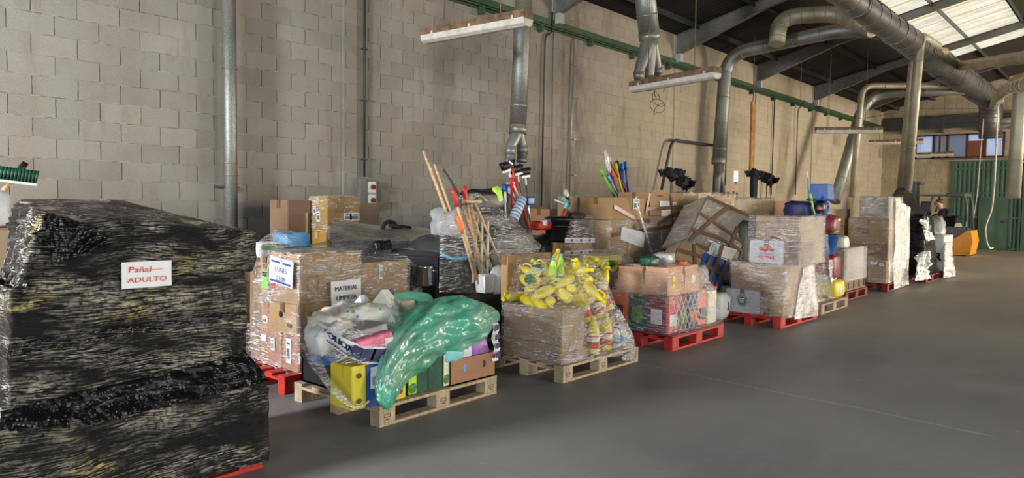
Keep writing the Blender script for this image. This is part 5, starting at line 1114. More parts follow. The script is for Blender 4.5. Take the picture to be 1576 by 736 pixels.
# filmed black drums with printed tape
XD = 2.7
for i, (u0, u1) in enumerate(((876, 909), (911, 940))):
    a, b = at(u0, 380, x=XD), at(u1, 380, x=XD); r_ = (b.y-a.y)/2*.86; c = Vector((XD-.32, (a.y+b.y)/2+.12*0, 0)); zt = at((u0+u1)/2, 333-6*i, x=XD-.3).z; zb = at(u0, 371, x=XD-.2).z
    t = thing('black_drum', (c.x, c.y, zb), ('black drum under film, left of the pair with printed tape', 'black drum under film, right of the pair with printed tape')[i], 'drum')
    MB().lathe([(r_*.92, zb), (r_*.98, zb+.02), (r_, zt-.06), (r_*1.06, zt-.055), (r_*1.06, zt-.02), (r_*.9, zt)], c, 28).build('drum_body', 'black_plastic', t)
    MB().lathe([(r_*1.02, zb+.18), (r_*1.03, zb+.185), (r_*1.03, zb+.20), (r_*1.02, zb+.205)], c, 28).build('hoop', 'black_plastic', t)
a, b = at(872, 388, x=XD), at(941, 388, x=XD)
carton('pair of brown cartons side by side carrying the filmed black drums', ((2.05, a.y+.12, .30), (XD-.02, b.y, zb-.003)), 'cardboard', seed=101)
carton('flat carton lowest under the filmed black drums', ((2.05, a.y+.12, .146), (XD-.02, b.y, .297)), 'cardboard_dark', seed=102)
pallet(2.36, (a.y+b.y)/2+.05, 1.2, .8, 'pallet_wood', 'wooden pallet under the filmed black drums')
wrap('film tent over the pair of black drums', [[at(u, v, x=x) for (u, v, x) in ((868, 390, XD), (870, 370, XD), (880, 328, 2.55), (892, 317, 2.4), (925, 332, XD), (942, 322, 2.6), (942, 392, XD+.01), (866, 392, XD+.01), (935, 312, 2.2), (890, 317, 2.0), (868, 380, 2.1), (942, 380, 2.1))], ], 'film_clear', seed=103, maxlen=.06, amp=.02)
for i, (v0, v1) in enumerate(((370, 370), (390, 386))):
    mb = MB(); a, b = at(868, v0, x=XD+.02), at(941, v1, x=XD+.02); tape_band(mb, [a, b], .062, EX); t = thing('printed_tape', a, ('upper band of white tape printed with blue marks around the drums', 'lower band of white tape printed with blue marks around the drums')[i], 'tape'); mb.build('tape_strip', 'white_plastic', t)
    mb = MB()
    for k in range(11):
        p = a.lerp(b, (k+.5)/11)+EX*.018
        if k % 2: put_text(mb, 'N', .050, p, b-a, EZ, 1.0, .35, .004)
        else: put_text(mb, 'TORCAL', .018, p, b-a, EZ, 1.0)
    mb.build('printed_mark', 'ink_blue', t)

# ================================================================== P3: YELLOW BOTTLES
pallet(4.03, 5.37, 1.2, .88, 'pallet_wood', 'bare wooden pallet under the yellow bottles', stamp=True)
A = K(865, 479, 775, 900, 4.42, z0=.146); A = ((A[0][0], A[0][1], .146), A[1])
carton('big plain carton at the corner of the yellow bottle pallet', A, 'cardboard_pale', tape='tape_clear', labels=(('y', .86, .12, .08, .08, 'bars'), ('x', .5, .15, .10, .08, 'bars'), ('y', .5, .85, .60, .004, 'ink_brown'), ('y', .5, .35, .60, .003, 'ink_brown')), seed=110)
zA = A[1][2]
Bx = ((3.60, A[1][1]+.01, .146), (4.12, 5.92, zA-.03)); carton('carton behind the standing yellow bottles', Bx, 'cardboard', seed=111)
carton('upright flat carton at the back of the yellow bottle heap', ((3.62, A[0][1]+.1, zA+.002), (3.70, A[0][1]+.75, at(820, 390, x=3.66).z)), 'cardboard', seed=112)
bs = {}
bs['y'] = bottle('detergent_bottle', 'yellow detergent bottle heaped under the film on the big carton', 'yellow_plastic', 'yellow_plastic', 'yellow_print', .27, .05, True, 'yellow bottles heaped on the big carton')
bs['l'] = bottle('detergent_bottle', 'lime-green bottle with a pale cap, left one of the two in the yellow heap', 'lime_plastic', 'light_blue_plastic', 'lime_plastic', .21, .035, False, 'lime-green bottles in the yellow heap')
bs['g'] = bottle('detergent_bottle', 'long dark green bottle with a white label lying in the yellow heap', 'green_plastic', 'green_plastic', 'white_plastic', .34, .055)
rnd = random.Random(5); n_y = 0; cx0, cy0 = 4.02, 5.28
spots = []
for lvl, (rr, zz, cnt) in enumerate(((.36, .06, 13), (.27, .15, 9), (.17, .23, 6), (.06, .29, 3))):
    for k in range(cnt):
        a_ = 2*math.pi*(k+.5*lvl)/cnt; spots.append((cx0+rr*.85*math.cos(a_), cy0+rr*1.15*math.sin(a_), zA+zz))
for i, (x, y, z) in enumerate(spots):
    rot = (rnd.uniform(.7, 2.2), rnd.uniform(-.6, .6), rnd.uniform(0, 6.28))
    if i == 0: bs['y'].location = (x, y, z); bs['y'].rotation_euler = rot
    else: copy_tree(bs['y'], (x, y, z), rot, scale=(1, 1, 1))
c = at(846, 440, x=4.28); 
for i, (u, v, x) in enumerate(((850, 430, 4.08), (862, 426, 4.10))):
    if i == 0: bs['l'].location = at(u, v, x=x); bs['l'].rotation_euler = (.25, .1, .4)
    else: copy_tree(bs['l'], at(u, v, x=x), (-.2, .1, 1), label='lime-green bottle with a pale cap, right one of the two in the yellow heap')
bs['g'].location = at(815, 432, x=4.06); bs['g'].rotation_euler = (-1.15, .0, .35)
# standing jugs with red labels
jug = bottle('bleach_jug', 'left of two yellow jugs with red labels standing on the pallet', 'yellow_plastic', 'yellow_plastic', 'red_plastic', .34, .062, True, 'yellow jugs with red labels on the pallet')
mbp = MB().lathe([(.0645, .11), (.0650, .112), (.0650, .15), (.0645, .152)], (0, 0, 0), 14, None, (1, .8)); mbp.build('label_band', 'cream_plastic', jug)
jug.location = at(912, 557, x=4.32); jug.location.z = .146
p2 = at(932, 548, x=4.32); p2.z = .146; copy_tree(jug, p2, label='right of two yellow jugs with red labels standing on the pallet')
for i, (u, v) in enumerate(((905, 495), (925, 490), (922, 462), (938, 478))):
    p = at(u, v, x=4.20); copy_tree(jug, p, (.2*(-1)**i, .25*i-.3, i), label='yellow jug tumbled above the standing jugs, against the film', group='yellow jugs tumbled above the standing ones')
for (u, v, k) in ((947, 545, 0), (957, 541, 1)):
    bt = bottle('spray_bottle', ('white bottle with a blue label beside the standing yellow jugs', 'white bottle with a blue label at the far end of the yellow bottle pallet')[k], 'white_plastic', 'blue_plastic', 'blue_pack', .20, .045); p = at(u, v, x=4.30); p.z = .146; bt.location = p
carton('small carton supporting the tumbled yellow jugs', ((4.14, A[1][1]+.35, .146), (4.24, 5.90, .42)), 'cardboard_pale', seed=113)
wrap('clear film tent over the yellow bottles, drawn out to the pallet corner', [corners(((A[0][0], A[0][1], .13), (A[1][0], A[1][1], A[1][2])), .014),
 [at(u, v, x=x) for (u, v, x) in ((775, 480, 3.7), (790, 440, 3.8), (797, 396, 3.8), (830, 388, 3.9), (900, 392, 4.1), (912, 402, 4.2), (937, 438, 4.35), (900, 480, 4.45), (865, 482, 4.45), (800, 450, 4.3), (797, 400, 3.6), (912, 400, 3.6))],
 [at(u, v, x=x) for (u, v, x) in ((900, 480, 4.45), (930, 425, 4.25), (955, 490, 4.40), (980, 545, 4.48), (890, 556, 4.46), (866, 560, 4.46), (930, 430, 3.9), (975, 540, 4.0))]], 'film_clear', seed=115, maxlen=.05, amp=.013)
pts = [at(950, 478, x=4.4), at(965, 515, x=4.44), at(972, 545, x=4.50), at(958, 552, x=4.52)]
pth, vv = smooth_path(pts, [(.02, .03), (.03, .06), (.04, .05), (.01, .02)], 26); tag(blob_tube(pth, vv, 20, .35, 15).build('film_tail', 'film_dense'), 'crumpled film bunched at the far corner of the yellow bottle pallet', 'plastic film')

# ================================================================== YELLOW PACKS BEHIND P3
pallet(3.15, 7.05, 1.2, .84, 'pallet_wood', 'wooden pallet in the back row under the yellow packs')
a, b = at(905, 420, x=3.55), at(963, 420, x=3.55)
carton('brown carton low behind the yellow bottle heap', ((2.85, a.y, .146), (3.55, b.y+.15, .62)), 'cardboard_dark', seed=120)
carton('brown carton in the middle behind the yellow bottle heap', ((2.85, a.y, .623), (3.52, b.y+.15, at(930, 412, x=3.5).z)), 'cardboard', seed=121)
for i, (u, v, w_, mt, lab) in enumerate(((917, 391, .22, 'yellow_plastic', 'flat yellow tub on the back carton, left one'), (936, 388, .26, 'yellow_plastic', 'yellow tub with a brown edge on the back carton, right one'))):
    c = at(u, v, x=3.3); c.z = at(930, 412, x=3.5).z+.07; t = thing('plastic_tub', c, lab, 'tub'); MB().bbox((c.x-.13, c.y-w_/2, c.z-.055), (c.x+.13, c.y+w_/2, c.z+.05), .03).build('tub_body', mt, t); MB().bbox((c.x-.14, c.y-w_/2-.01, c.z+.04), (c.x+.14, c.y+w_/2+.01, c.z+.055), .004).build('lid', 'yellow_plastic', t)
gb = bottle('cleaner_bottle', 'yellow bottle lying low behind the film tent, beside the peach bags pallet', 'yellow_plastic', 'yellow_plastic', 'green_plastic', .26, .05, False, 'yellow bottles lying low behind the film tent')
first = True
for (u, v, x, rr) in ((918, 410, 3.58, 1.2), (930, 408, 3.58, 1.5), (944, 412, 3.58, 1.8), (912, 440, 3.6, .6), (945, 452, 3.62, .5), (955, 446, 3.62, .9), (942, 465, 3.62, 1.3), (955, 470, 3.62, 1.6)):
    p = at(u, v, x=x)
    if first: gb.location = p; gb.rotation_euler = (rr, .3, .5); first = False
    else: copy_tree(gb, p, (rr, rr*.4, rr*2))
wrap('clear film over the yellow tubs and the back cartons', [[at(u, v, x=x) for (u, v, x) in ((903, 400, 3.6), (912, 384, 3.3), (950, 384, 3.3), (975, 398, 3.6), (968, 480, 3.72), (905, 480, 3.72), (905, 398, 2.9), (972, 395, 2.9))]], 'film_dense', seed=123, maxlen=.06, amp=.02)

# ================================================================== TAPED CARTON STACK
XT = 2.95
A1 = K(943, 304, None, 999, XT, 339, dx=.5); zt1 = A1[0][2]
a, b = at(1001, 296, x=XT), at(1041, 300, x=XT); zt = a.z
pallet(2.6, 9.35, 1.2, .84, 'pallet_wood', 'wooden pallet under the taped carton stack', rot=0)
carton('carton with a square label, top left of the taped stack', ((2.42, A1[0][1], zt1), (XT, A1[1][1], A1[1][2])), 'cardboard', labels=(('x', .62, .72, .16, .14, 'barcode'),), seed=130)
carton('carton with two white labels, top right of the taped stack', ((2.42, a.y, at(1020, 332, x=XT).z), (XT, b.y+.12, zt)), 'cardboard', labels=(('x', .45, .45, .28, .12, 'white_paper'), ('x', .5, .16, .26, .12, 'white_paper'), ('x', .3, .85, .10, .035, 'txt:ENERGICO'), ('x', .78, .45, .10, .10, 'barcode')), seed=131)
C1_ = at(939, 396, x=XT+.02); D1_ = at(993, 396, x=XT+.02)
zz = zt1-.004
carton('tall carton with a torn white sheet, lower left of the taped stack', ((2.40, C1_.y, .75), (XT, D1_.y-.01, zz)), 'cardboard', tape='tape_clear', labels=(('x', .55, .5, .04, .5, 'tape_clear'), ('x', .25, .7, .08, .05, 'frame')), seed=132)
carton('tall dark-printed carton, lower right of the taped stack', ((2.40, D1_.y, .75), (XT, b.y+.15, at(1020, 332, x=XT).z-.004)), 'cardboard_grey', labels=(('x', .75, .35, .10, .28, 'barcode'), ('x', .45, .6, .05, .4, 'tape_clear'), ('x', .3, .5, .10, .1, 'bars')), seed=133)
carton('wide carton at the bottom left of the taped stack', ((2.40, C1_.y, .146), (XT, D1_.y-.01, .747)), 'cardboard_dark', seed=134)
carton('wide carton at the bottom right of the taped stack', ((2.40, D1_.y, .146), (XT, b.y+.15, .747)), 'cardboard_dark', seed=135)
for i, uv in enumerate((((944, 318), (975, 336), (1000, 341)), ((999, 297), (993, 330)), ((941, 362), (975, 357), (1010, 352), (1048, 345)), ((996, 322), (1030, 320), (1052, 318)), ((1032, 298), (1034, 350)), ((976, 345), (977, 368)), ((1012, 345), (1030, 333), (1052, 326)))):
    lab = ('long brown tape strip slanting down across the top left carton of the taped stack', 'short brown tape strip on the top left carton, beside the seam of the taped stack', 'brown tape strip running level over the torn white sheet', 'brown tape strip between the two white labels at the top right carton', 'upright brown tape strip at the right edge of the taped stack', 'short upright brown tape piece over the torn white sheet', 'brown tape strip slanting up right on the lower right carton of the taped stack')[i]
    mb = MB(); tape_band(mb, [at(u, v, x=XT+.005) for u, v in uv], .05, EX); tag(mb.build('tape_strip', 'tape_brown'), lab, 'tape')
pz = [at(u, v, x=XT+.02) for u, v in ((957, 349), (955, 369), (990, 382), (993, 358))]; mb = MB(); mb.add(pz+[p+EX*.003 for p in pz], [(0,1,2,3), (7,6,5,4), (0,4,5,1), (1,5,6,2), (2,6,7,3), (3,7,4,0)])
t = thing('paper_sheet', pz[0], 'torn white sheet with faint pen circles on the taped stack', 'paper'); mb.build('paper', 'white_paper', t)
mb = MB(); cc = (pz[0]+pz[2])/2+EX*.006
for k in (-.10, .0, .10): mb.tube([cc+EY*(k+.035*math.cos(a_*.5))+EZ*(.03*math.sin(a_*.5)-k*.3) for a_ in range(13)], .0016, 4)
mb.build('pen_mark', 'grey_line', t)
mb = MB(); tape_band(mb, [at(u, v, x=XT+.05) for u, v in ((977, 303), (980, 318), (992, 355), (1006, 400))], .045, EX); tag(mb.build('film_rope', 'film_white'), 'twisted white film rope hanging down the front of the taped stack', 'plastic film')
wrap('clear film around the lower cartons of the taped stack', [corners(((2.38, C1_.y, .5), (XT, b.y+.15, zz)), .012)], 'film_clear', seed=137, maxlen=.08)
# sticks standing behind the stack
st = [((971, 300, 934, 240), 'red_plastic', 'longest red stick with a bagged head above the taped stack', True), ((948, 300, 925, 262), 'bright_green', 'green stick at the left above the taped stack', False), ((955, 300, 936, 272), 'light_blue_plastic', 'light blue stick above the taped stack', False),
 ((960, 300, 947, 252), 'lime_plastic', 'green and white striped stick above the taped stack', False), ((966, 300, 950, 250), 'navy', 'navy stick beside the striped one above the taped stack', False), ((965, 300, 956, 254), 'blue_plastic', 'blue stick second from the right above the taped stack', False), ((968, 300, 962, 251), 'blue_plastic', 'rightmost blue stick above the taped stack', False), ((956, 300, 940, 265), 'red_plastic', 'dark red stick in the middle above the taped stack', False)]
for (u1, v1, u0, v0), mt, lab, bag in st:
    t = broom('broomstick', lab, at(u1, v1+8, x=2.3), at(u0, v0, x=2.3), mt, None, .017, block='white_plastic' if bag else mt, cat='stick')
    if bag: MB().pillow(at(u0+1, v0+9, x=2.31), (.05, .10, .36), RX(.35), .2, .8, 3, 12).build('bagged_head', 'milky_bag', t)
carton('narrow carton holding the coloured sticks behind the taped stack', ((2.05, A1[0][1]-.0, .75), (2.39, A1[1][1], at(950, 304, x=2.3).z)), 'cardboard_dark', seed=138)
carton('carton under the narrow one behind the taped stack', ((2.0, A1[0][1], 0.0), (2.39, A1[1][1], .747)), 'cardboard_dark', seed=139)
def black_brooms(spec, x, lab, grp):
    for i, (u, v, lean) in enumerate(spec):
        q_ = at(u, v, x=x+.04*(i % 3)); p = Vector((q_.x, q_.y-lean, q_.z-1.0)); broom('upturned_broom', lab[i], p, q_, 'galvanised_steel' if i % 2 else 'beam_grey', 'broom', .012, .46-.06*(i % 2), 'black_cloth', up=RZ(.5*i-.4) @ EX, block='black_plastic'); MB().pillow(q_+EZ*.04, (.14, .30-.04*(i % 2), .17), RX(.3*(i-1.5)), .3, .6, i, 12).build('bristle_cover', 'black_cloth', bpy.data.objects[[o.name for o in COL.objects if o.get('label') == lab[i]][0]])
black_brooms(((1033, 272, .06), (1045, 271, .0), (1050, 282, -.05), (1057, 287, -.10)), 1.9, ('black upside-down broom, highest of the four left of the tall riser', 'black upside-down broom behind the highest one left of the tall riser', 'black upside-down broom with a steel stick left of the tall riser', 'black upside-down broom, rightmost of the four left of the tall riser'), '')
carton('tall carton holding the four black brooms', ((1.7, at(1030, 300, x=1.9).y-.05, .002), (2.25, at(1062, 300, x=1.9).y+.1, at(1045, 303, x=2.1).z)), 'cardboard_dark', seed=140)

# ================================================================== P4: PEACH BAGS ON THE RED PALLET
pallet(4.06, 7.22, 1.2, .84, 'red_paint', 'red pallet under the peach paper bags')
zt4 = at(1000, 462, x=4.40).z
tag(MB().bbox((3.64, 6.62, .146), (4.48, 7.84, .158), .003).build('slip_sheet', 'maroon_pack'), 'thin maroon board lying on the red pallet under the peach bags', 'board')
packs4 = [('orange_plastic', 962, 974, .0), ('dark_green_pack', 980, 1004, .0), ('maroon_pack', 1004, 1020, .1), ('red_plastic', 1020, 1034, 0), ('maroon_pack', 1034, 1050, 0), ('navy', 1052, 1072, 0), ('orange_plastic', 1072, 1083, .0), ('cream_pack', 1083, 1100, .0)]
lab4 = ['orange pack at the left end of the bottom layer on the peach bags pallet', 'dark green pack in the bottom layer under the peach bags', 'dark red pack at the near corner of the bottom layer under the peach bags', 'red pack behind the netting under the peach bags', 'maroon pack in the bottom layer right of the netting', 'navy carton pack in the bottom layer under the peach bags', 'orange-yellow pack near the right end of the bottom layer', 'cream pack at the right end of the bottom layer on the peach bags pallet']
ys = [at(u, 500, x=4.38).y for u in (1030, 1040, 1050, 1062, 1074, 1084, 1094, 1108)]
W4 = (7.80-6.66)
for i, (mt, _, _, _) in enumerate(packs4[3:]):
    y0_ = 6.66+W4*i/5; t = thing('food_pack', (4.2, y0_, .16), lab4[i+3], 'pack'); MB().bbox((4.05, y0_+.005, .16), (4.40-.02*(i % 2), y0_+W4/5-.005, zt4-.02*(i % 3)), .015).build('pack_body', mt, t)
    MB().bbox((4.385, y0_+.04, .24), (4.403, y0_+W4/5-.04, .36), .003).build('pack_label', ('white_pack', 'veg_green', 'orange_plastic', 'navy', 'white_pack')[i], t)
for i, (mt, _, _, _) in enumerate(packs4[:3]):
    x0_ = 3.68+.24*i; t = thing('food_pack', (x0_, 6.7, .16), lab4[i], 'pack'); MB().bbox((x0_, 6.64, .16), (x0_+.23, 6.92, zt4-.02*(i % 2)), .02).build('pack_body', mt, t)
    MB().bbox((x0_+.05, 6.632, .26), (x0_+.18, 6.64, .42), .003).build('pack_label', ('black_plastic', 'veg_green', 'white_pack')[i], t)
carton('brown carton hidden in the middle of the bottom layer on the peach bags pallet', ((3.70, 6.94, .16), (4.03, 7.78, zt4-.01)), 'cardboard', seed=150)
# netting
t = thing('white_netting', (4.42, 6.9, .2), 'white net stretched over the red and white packs', 'net'); mb = MB()
for k in range(6):
    y0_ = 6.70+.10*k; mb.tube([(4.415, y0_, .18), (4.415, y0_+.22, zt4-.02)], .004, 4).tube([(4.415, y0_+.22, .18), (4.415, y0_, zt4-.02)], .004, 4)
mb.build('net_cords', 'white_plastic', t)
# peach paper bags
def paper_bag(label, c, wx, wy, h, mat, marks=()):
    t = thing('paper_bag', c, label, 'bag'); x, y, z = c; vs = []; n_ = 9; ring = [(-1, -1), (0, -1), (1, -1), (1.04, 0), (1, 1), (0, 1), (-1, 1), (-1, 0)]
    for j in range(n_+1):
        f = j/n_
        for k, (a_, b_) in enumerate(ring):
            w_ = 1 - .10*f + .05*noise.noise(Vector((k*1.3, f*3, y))); vs.append(Vector((x+a_*wx/2*w_ + .02*noise.noise(Vector((k, f*4, x))), y+b_*wy/2*w_+.02*noise.noise(Vector((k+7, f*4, x))), z+h*f+(.02*noise.noise(Vector((k*2, 1, y))) if j == n_ else 0))))
    mb = MB().add(vs, [(j*8+k, j*8+(k+1) % 8, (j+1)*8+(k+1) % 8, (j+1)*8+k) for j in range(n_) for k in range(8)] + [(7, 6, 5, 4, 3, 2, 1, 0)]); mb.build('bag_body', mat, t)
    for nm, mt, dy, dz, sz in marks: MB().pillow((x+wx/2-.005, y+dy, z+dz), (.02, sz, sz), None, .02, .9, 1, 10).build(nm, mt, t)
    return t
hb = at(1000, 408, x=4.2).z-zt4-.03
for (lab, c, wx, wy, marks) in (('peach paper bag with a violet ring, at the corner of the peach bags pallet', (3.90, 6.86, zt4), .34, .34, ()), ('peach paper bag with yellow round prints, at the front of the peach bags pallet', (4.22, 6.88, zt4), .30, .36, (('yellow_print', 'yellow_plastic', -.05, hb*.55, .09), ('yellow_print', 'yellow_plastic', -.05, hb*.3, .07))), ('peach paper bag with a white label in the middle of the row', (4.22, 7.24, zt4), .30, .33, (('white_label', 'white_pack', .02, hb*.45, .11),))):
    paper_bag(lab, c, wx, wy, hb*(1 if c[0] > 4 else .95), 'peach_paper', marks)
for lab, (u, v), x, sz, mt in (('green-topped packet sticking out of the peach bags', (1000, 402), 4.05, (.16, .22, .12), 'dark_green_pack'), ('orange-red packet on top of the peach bags', (1044, 408), 4.1, (.18, .2, .10), 'orange_plastic'), ('clear bag at the right of the peach bags', (1066, 430), 4.1, (.3, .34, .34), 'grey_pack'), ('white crumpled bag above the peach bags', (1022, 398), 4.0, (.2, .24, .14), 'milky_bag'), ('small dark bag at the right end above the bottom layer', (1078, 450), 4.15, (.3, .3, .26), 'maroon_pack')):
    soft('filled_bag', lab, at(u, v, x=x), sz, mt, 'bag', seed=len(lab), amp=.2)
wrap('clear film around the peach bags, flaring out to the red pallet', [[Vector(p) for p in ((3.62, 6.60, .165), (4.46, 6.60, .165), (4.47, 7.84, .165), (3.6, 7.84, .165), (4.43, 6.62, zt4), (4.42, 7.6, zt4), (3.64, 6.62, zt4), (3.62, 7.7, zt4))], [Vector(p) for p in ((3.70, 6.64, zt4-.02), (4.44, 6.64, zt4-.02), (4.45, 7.66, zt4-.02), (3.7, 7.66, zt4-.02), (3.74, 6.66, zt4+hb*.7), (4.41, 6.68, zt4+hb*.7), (4.40, 7.45, zt4+hb*.7), (3.74, 7.4, zt4+hb*.7), (3.80, 6.74, zt4+hb*1.02), (4.34, 6.76, zt4+hb*1.03), (4.3, 7.30, zt4+hb*1.05), (3.8, 7.3, zt4+hb))]], 'film_clear', seed=151, maxlen=.05, amp=.014)

# ================================================================== P5: LEANING TAPED LOAD
pallet(3.35, 8.75, 1.2, .84, 'pallet_wood', 'wooden pallet hidden under the leaning taped load')
Rt = RX(-.42) @ RZ(.0)
def lean_box(label, pts, depth, mat, name='cardboard_box', tapes=()):
    """slanted box whose front face has the four surveyed corners"""
    f = [Vector(p) for p in pts]; n_ = (f[1]-f[0]).cross(f[2]-f[0]).normalized(); n_ = n_ if n_.x > 0 else -n_; bk = [p-n_*depth for p in f]
    t = thing(name, f[0], label, 'box'); mb = MB(); bm = bmesh.new(); vv_ = [bm.verts.new(p) for p in f+bk]
    for q4 in ((0,1,2,3), (7,6,5,4), (0,4,5,1), (1,5,6,2), (2,6,7,3), (3,7,4,0)): bm.faces.new([vv_[i] for i in q4])
    bmesh.ops.bevel(bm, geom=list(bm.edges), offset=.02, segments=2, affect='EDGES'); bmesh.ops.subdivide_edges(bm, edges=[e for e in bm.edges if e.calc_length() > .1], cuts=5, use_grid_fill=True)
    bm.normal_update()
    for v in bm.verts: v.co += v.normal*.012*noise.noise(v.co*6)
    mb.frombm(bm); mb.build('box_body', mat, t)
    for tp_ in tapes:
        mb = MB(); P = [f[0].lerp(f[1], s_).lerp(f[3].lerp(f[2], s_), r_) + n_*.004 for s_, r_ in tp_]; tape_band(mb, P, .055, n_); mb.build('packing_tape', 'tape_brown', t)
    return t, n_
big, nb = lean_box('big tilted silvery carton crossed by brown tape', [at(u, v, x=x) for (u, v, x) in ((1088, 302, 3.35), (1158, 336, 3.45), (1138, 404, 3.70), (1056, 368, 3.65))], .40, 'film_silver', tapes=(((0, .02), (1, .0)), ((0, .42), (.5, .5), (1, .62)), ((.0, .80), (.5, .72), (1, .78)), ((.45, .0), (.25, .45), (.05, 1)), ((.75, .35), (.72, 1)), ((.98, 0), (.98, 1))))
lean_box('lower tilted beige carton with crossing tape left of the blue one', [at(u, v, x=x) for (u, v, x) in ((1055, 362, 3.55), (1092, 378, 3.66), (1082, 412, 3.78), (1036, 396, 3.72))], .3, 'cardboard_pale', tapes=(((0, .7), (1, .6)), ((.3, 0), (.7, 1)), ((0, .1), (1, .25))))
lean_box('white taped carton under the big tilted one', [at(u, v, x=x) for (u, v, x) in ((1100, 372, 3.70), (1138, 384, 3.70), (1126, 402, 3.78), (1094, 392, 3.78))], .3, 'white_pack', tapes=(((.3, .0), (.35, 1)),))
bl, nbl = lean_box('shiny blue taped carton leaning behind the peach bags', [at(u, v, x=x) for (u, v, x) in ((1086, 388, 3.74), (1126, 402, 3.82), (1110, 448, 3.92), (1076, 428, 3.86))], .3, 'blue_plastic', tapes=(((.0, .5), (1, .55)), ((.5, 0), (.35, 1)), ((.85, .0), (.7, 1)), ((.2, .1), (.1, .9))))
soft('dark_sack', 'dark filler standing in for shade in the gap between the leaning load and the white logo carton', at(1140, 392, x=3.45), (.5, .7, 1.0), 'forklift_grey', 'sack', seed=155, amp=.12)  # dark body added where the gap is only shaded
soft('dark_sack', 'dark sack low under the blue taped carton', (3.5, 8.55, .42), (.7, .8, .55), 'black_plastic', 'sack', seed=156, amp=.12)
soft('filled_bag', 'white bag with black print between the peach bags and the white logo carton', at(1103, 470, x=4.0), (.28, .34, .34), 'white_pack', 'bag', seed=157, parts=(('black_print', 'ink_black', (.125, .02, .0), (.03, .12, .14)),))
# film pile behind, its golden light painted into the film colour
pallet(2.35, 11.5, 1.2, .84, 'pallet_wood', 'wooden pallet under the film-covered cartons behind the leaning load')
pallet(2.35, 12.9, 1.2, .84, 'pallet_wood', 'farther wooden pallet behind the leaning load, under the film-covered cartons')
a, b = at(1075, 300, x=2.7), at(1130, 303, x=2.7)
carton('carton under golden-lit film, left of the pair behind the leaning load', ((2.28, a.y, .146), (2.7, b.y, a.z-.02)), 'cardboard', seed=160)
a2, b2 = at(1133, 308, x=2.7), at(1189, 308, x=2.7)
carton('carton under golden-lit film, right of the pair behind the leaning load', ((2.0, a2.y, .146), (2.7, b2.y, a2.z)), 'cardboard_grey', seed=161)
wrap('golden-lit crumpled film over the cartons behind the leaning load', [corners(((2.28, a.y, .5), (2.7, b.y, a.z+.03)), .03), corners(((2.0, a2.y, .5), (2.7, b2.y, a2.z+.03)), .03)], 'film_warm_sheen', seed=162, maxlen=.06, amp=.03)
for i, (u, v) in enumerate(((1121, 297), (1129, 296), (1134, 298))):
    q_ = at(u, v, x=2.4); t = thing('brush_handle', q_-EZ*.2, ('left', 'middle', 'right')[i]+' one of three short reddish handles sticking up from the gold-lit film', 'handle'); MB().tube([q_-EZ*.25, q_], .018, 8).build('handle', 'rusty_brown', t); MB().tube([q_-EZ*.02, q_+EZ*.02], .022, 8).build('end_cap', 'maroon_pack', t)
black_brooms(((1163, 272, .03), (1172, 273, .0), (1180, 276, -.05), (1186, 281, -.12)), 2.2, ('black upside-down broom, leftmost of the bunch under the orange board', 'black upside-down broom, second of the bunch under the orange board', 'black upside-down broom, third of the bunch under the orange board', 'black upside-down broom drooping right under the orange board'), '')
soft('black_garment', 'black cloth hanging from the broom bunch under the orange board', at(1160, 288, x=2.2), (.1, .22, .5), 'black_cloth', 'cloth', seed=163)
# ================================================================== P6: CARTONS WITH THE WHITE LOGO BOX
pallet(4.36, 9.42, 1.2, .86, 'red_paint', 'red pallet under the cartons with the green logo box', rot=-.03)
Xp = 4.80
b0 = at(1207, 497, x=Xp); z1_ = at(1207, 452, x=Xp).z; Yc = b0.y; xl = lambda u, v: at(u, v, y=Yc).x
x_a, x_b, x_c = xl(1116, 480), xl(1169, 480), Xp; yr = at(1262, 480, x=Xp).y
F1 = ((x_a, Yc, .146), (x_b-.004, Yc+.5, z1_)); F2 = ((x_b, Yc, .146), (x_c-.02, Yc+.6, z1_)); F3 = ((x_c-.42, Yc+.61, .146), (x_c, min(yr, Yc+1.2), z1_))
t = carton('white carton with a round dark green logo', F1, 'cardboard_white', tape='tape_brown', seam='y', seed=170)
c = Vector(((x_a+x_b)/2, Yc-.008, .146+(z1_-.146)*.52)); MB().tube([c, c-EY*.002], .075, 28).build('round_logo', 'ink_green', t)
mb = MB(); mb.tube([c+Vector((.062*math.cos(k*.2618), -.003, .062*math.sin(k*.2618))) for k in range(25)], .0022, 4)
for k in range(3): quad(mb, c-EY*.004+EZ*(.025-.022*k), EX, EZ, .07-.012*k, .009)
mb.build('logo_drawing', 'white_paper', t)
carton('brown carton beside the one with the round green logo', F2, 'cardboard', labels=(('y', .25, .88, .10, .05, 'bars'), ('y', .3, .12, .07, .12, 'tape_brown'), ('x', .25, .4, .12, .16, 'bars')), seed=171)
carton('brown filmed carton at the far corner of the logo pallet, bottom tier', F3, 'cardboard_pale', labels=(('x', .4, .5, .16, .2, 'frame'), ('x', .7, .5, .10, .12, 'txt:6')), seed=172)
carton('carton at the back of the bottom tier of the logo pallet', ((x_a, Yc+.52, .146), (x_c-.44, Yc+1.18, z1_)), 'cardboard_dark', seed=173)
z2_ = at(1215, 408, x=Xp+.02).z
carton('long brown carton in the second tier of the logo pallet, creased film on it', ((xl(1125, 430), Yc-.0, z1_+.003), (Xp-.0, Yc+.50, z2_)), 'cardboard', seed=174)
carton('brown carton at the far side of the second tier of the logo pallet', ((Xp-.6, Yc+.51, z1_+.003), (Xp-.01, at(1252, 430, x=Xp).y, z2_)), 'cardboard_pale', seed=175)
z3_ = at(1205, 370, x=4.66).z; xm = xl(1205, 390)
W3 = ((xl(1152, 390), Yc+.03, z2_+.003), (xm, Yc+.45, z3_)); t = carton('white carton with red fruit prints and lettering, third tier of the logo pallet', W3, 'cardboard_white', seed=176)
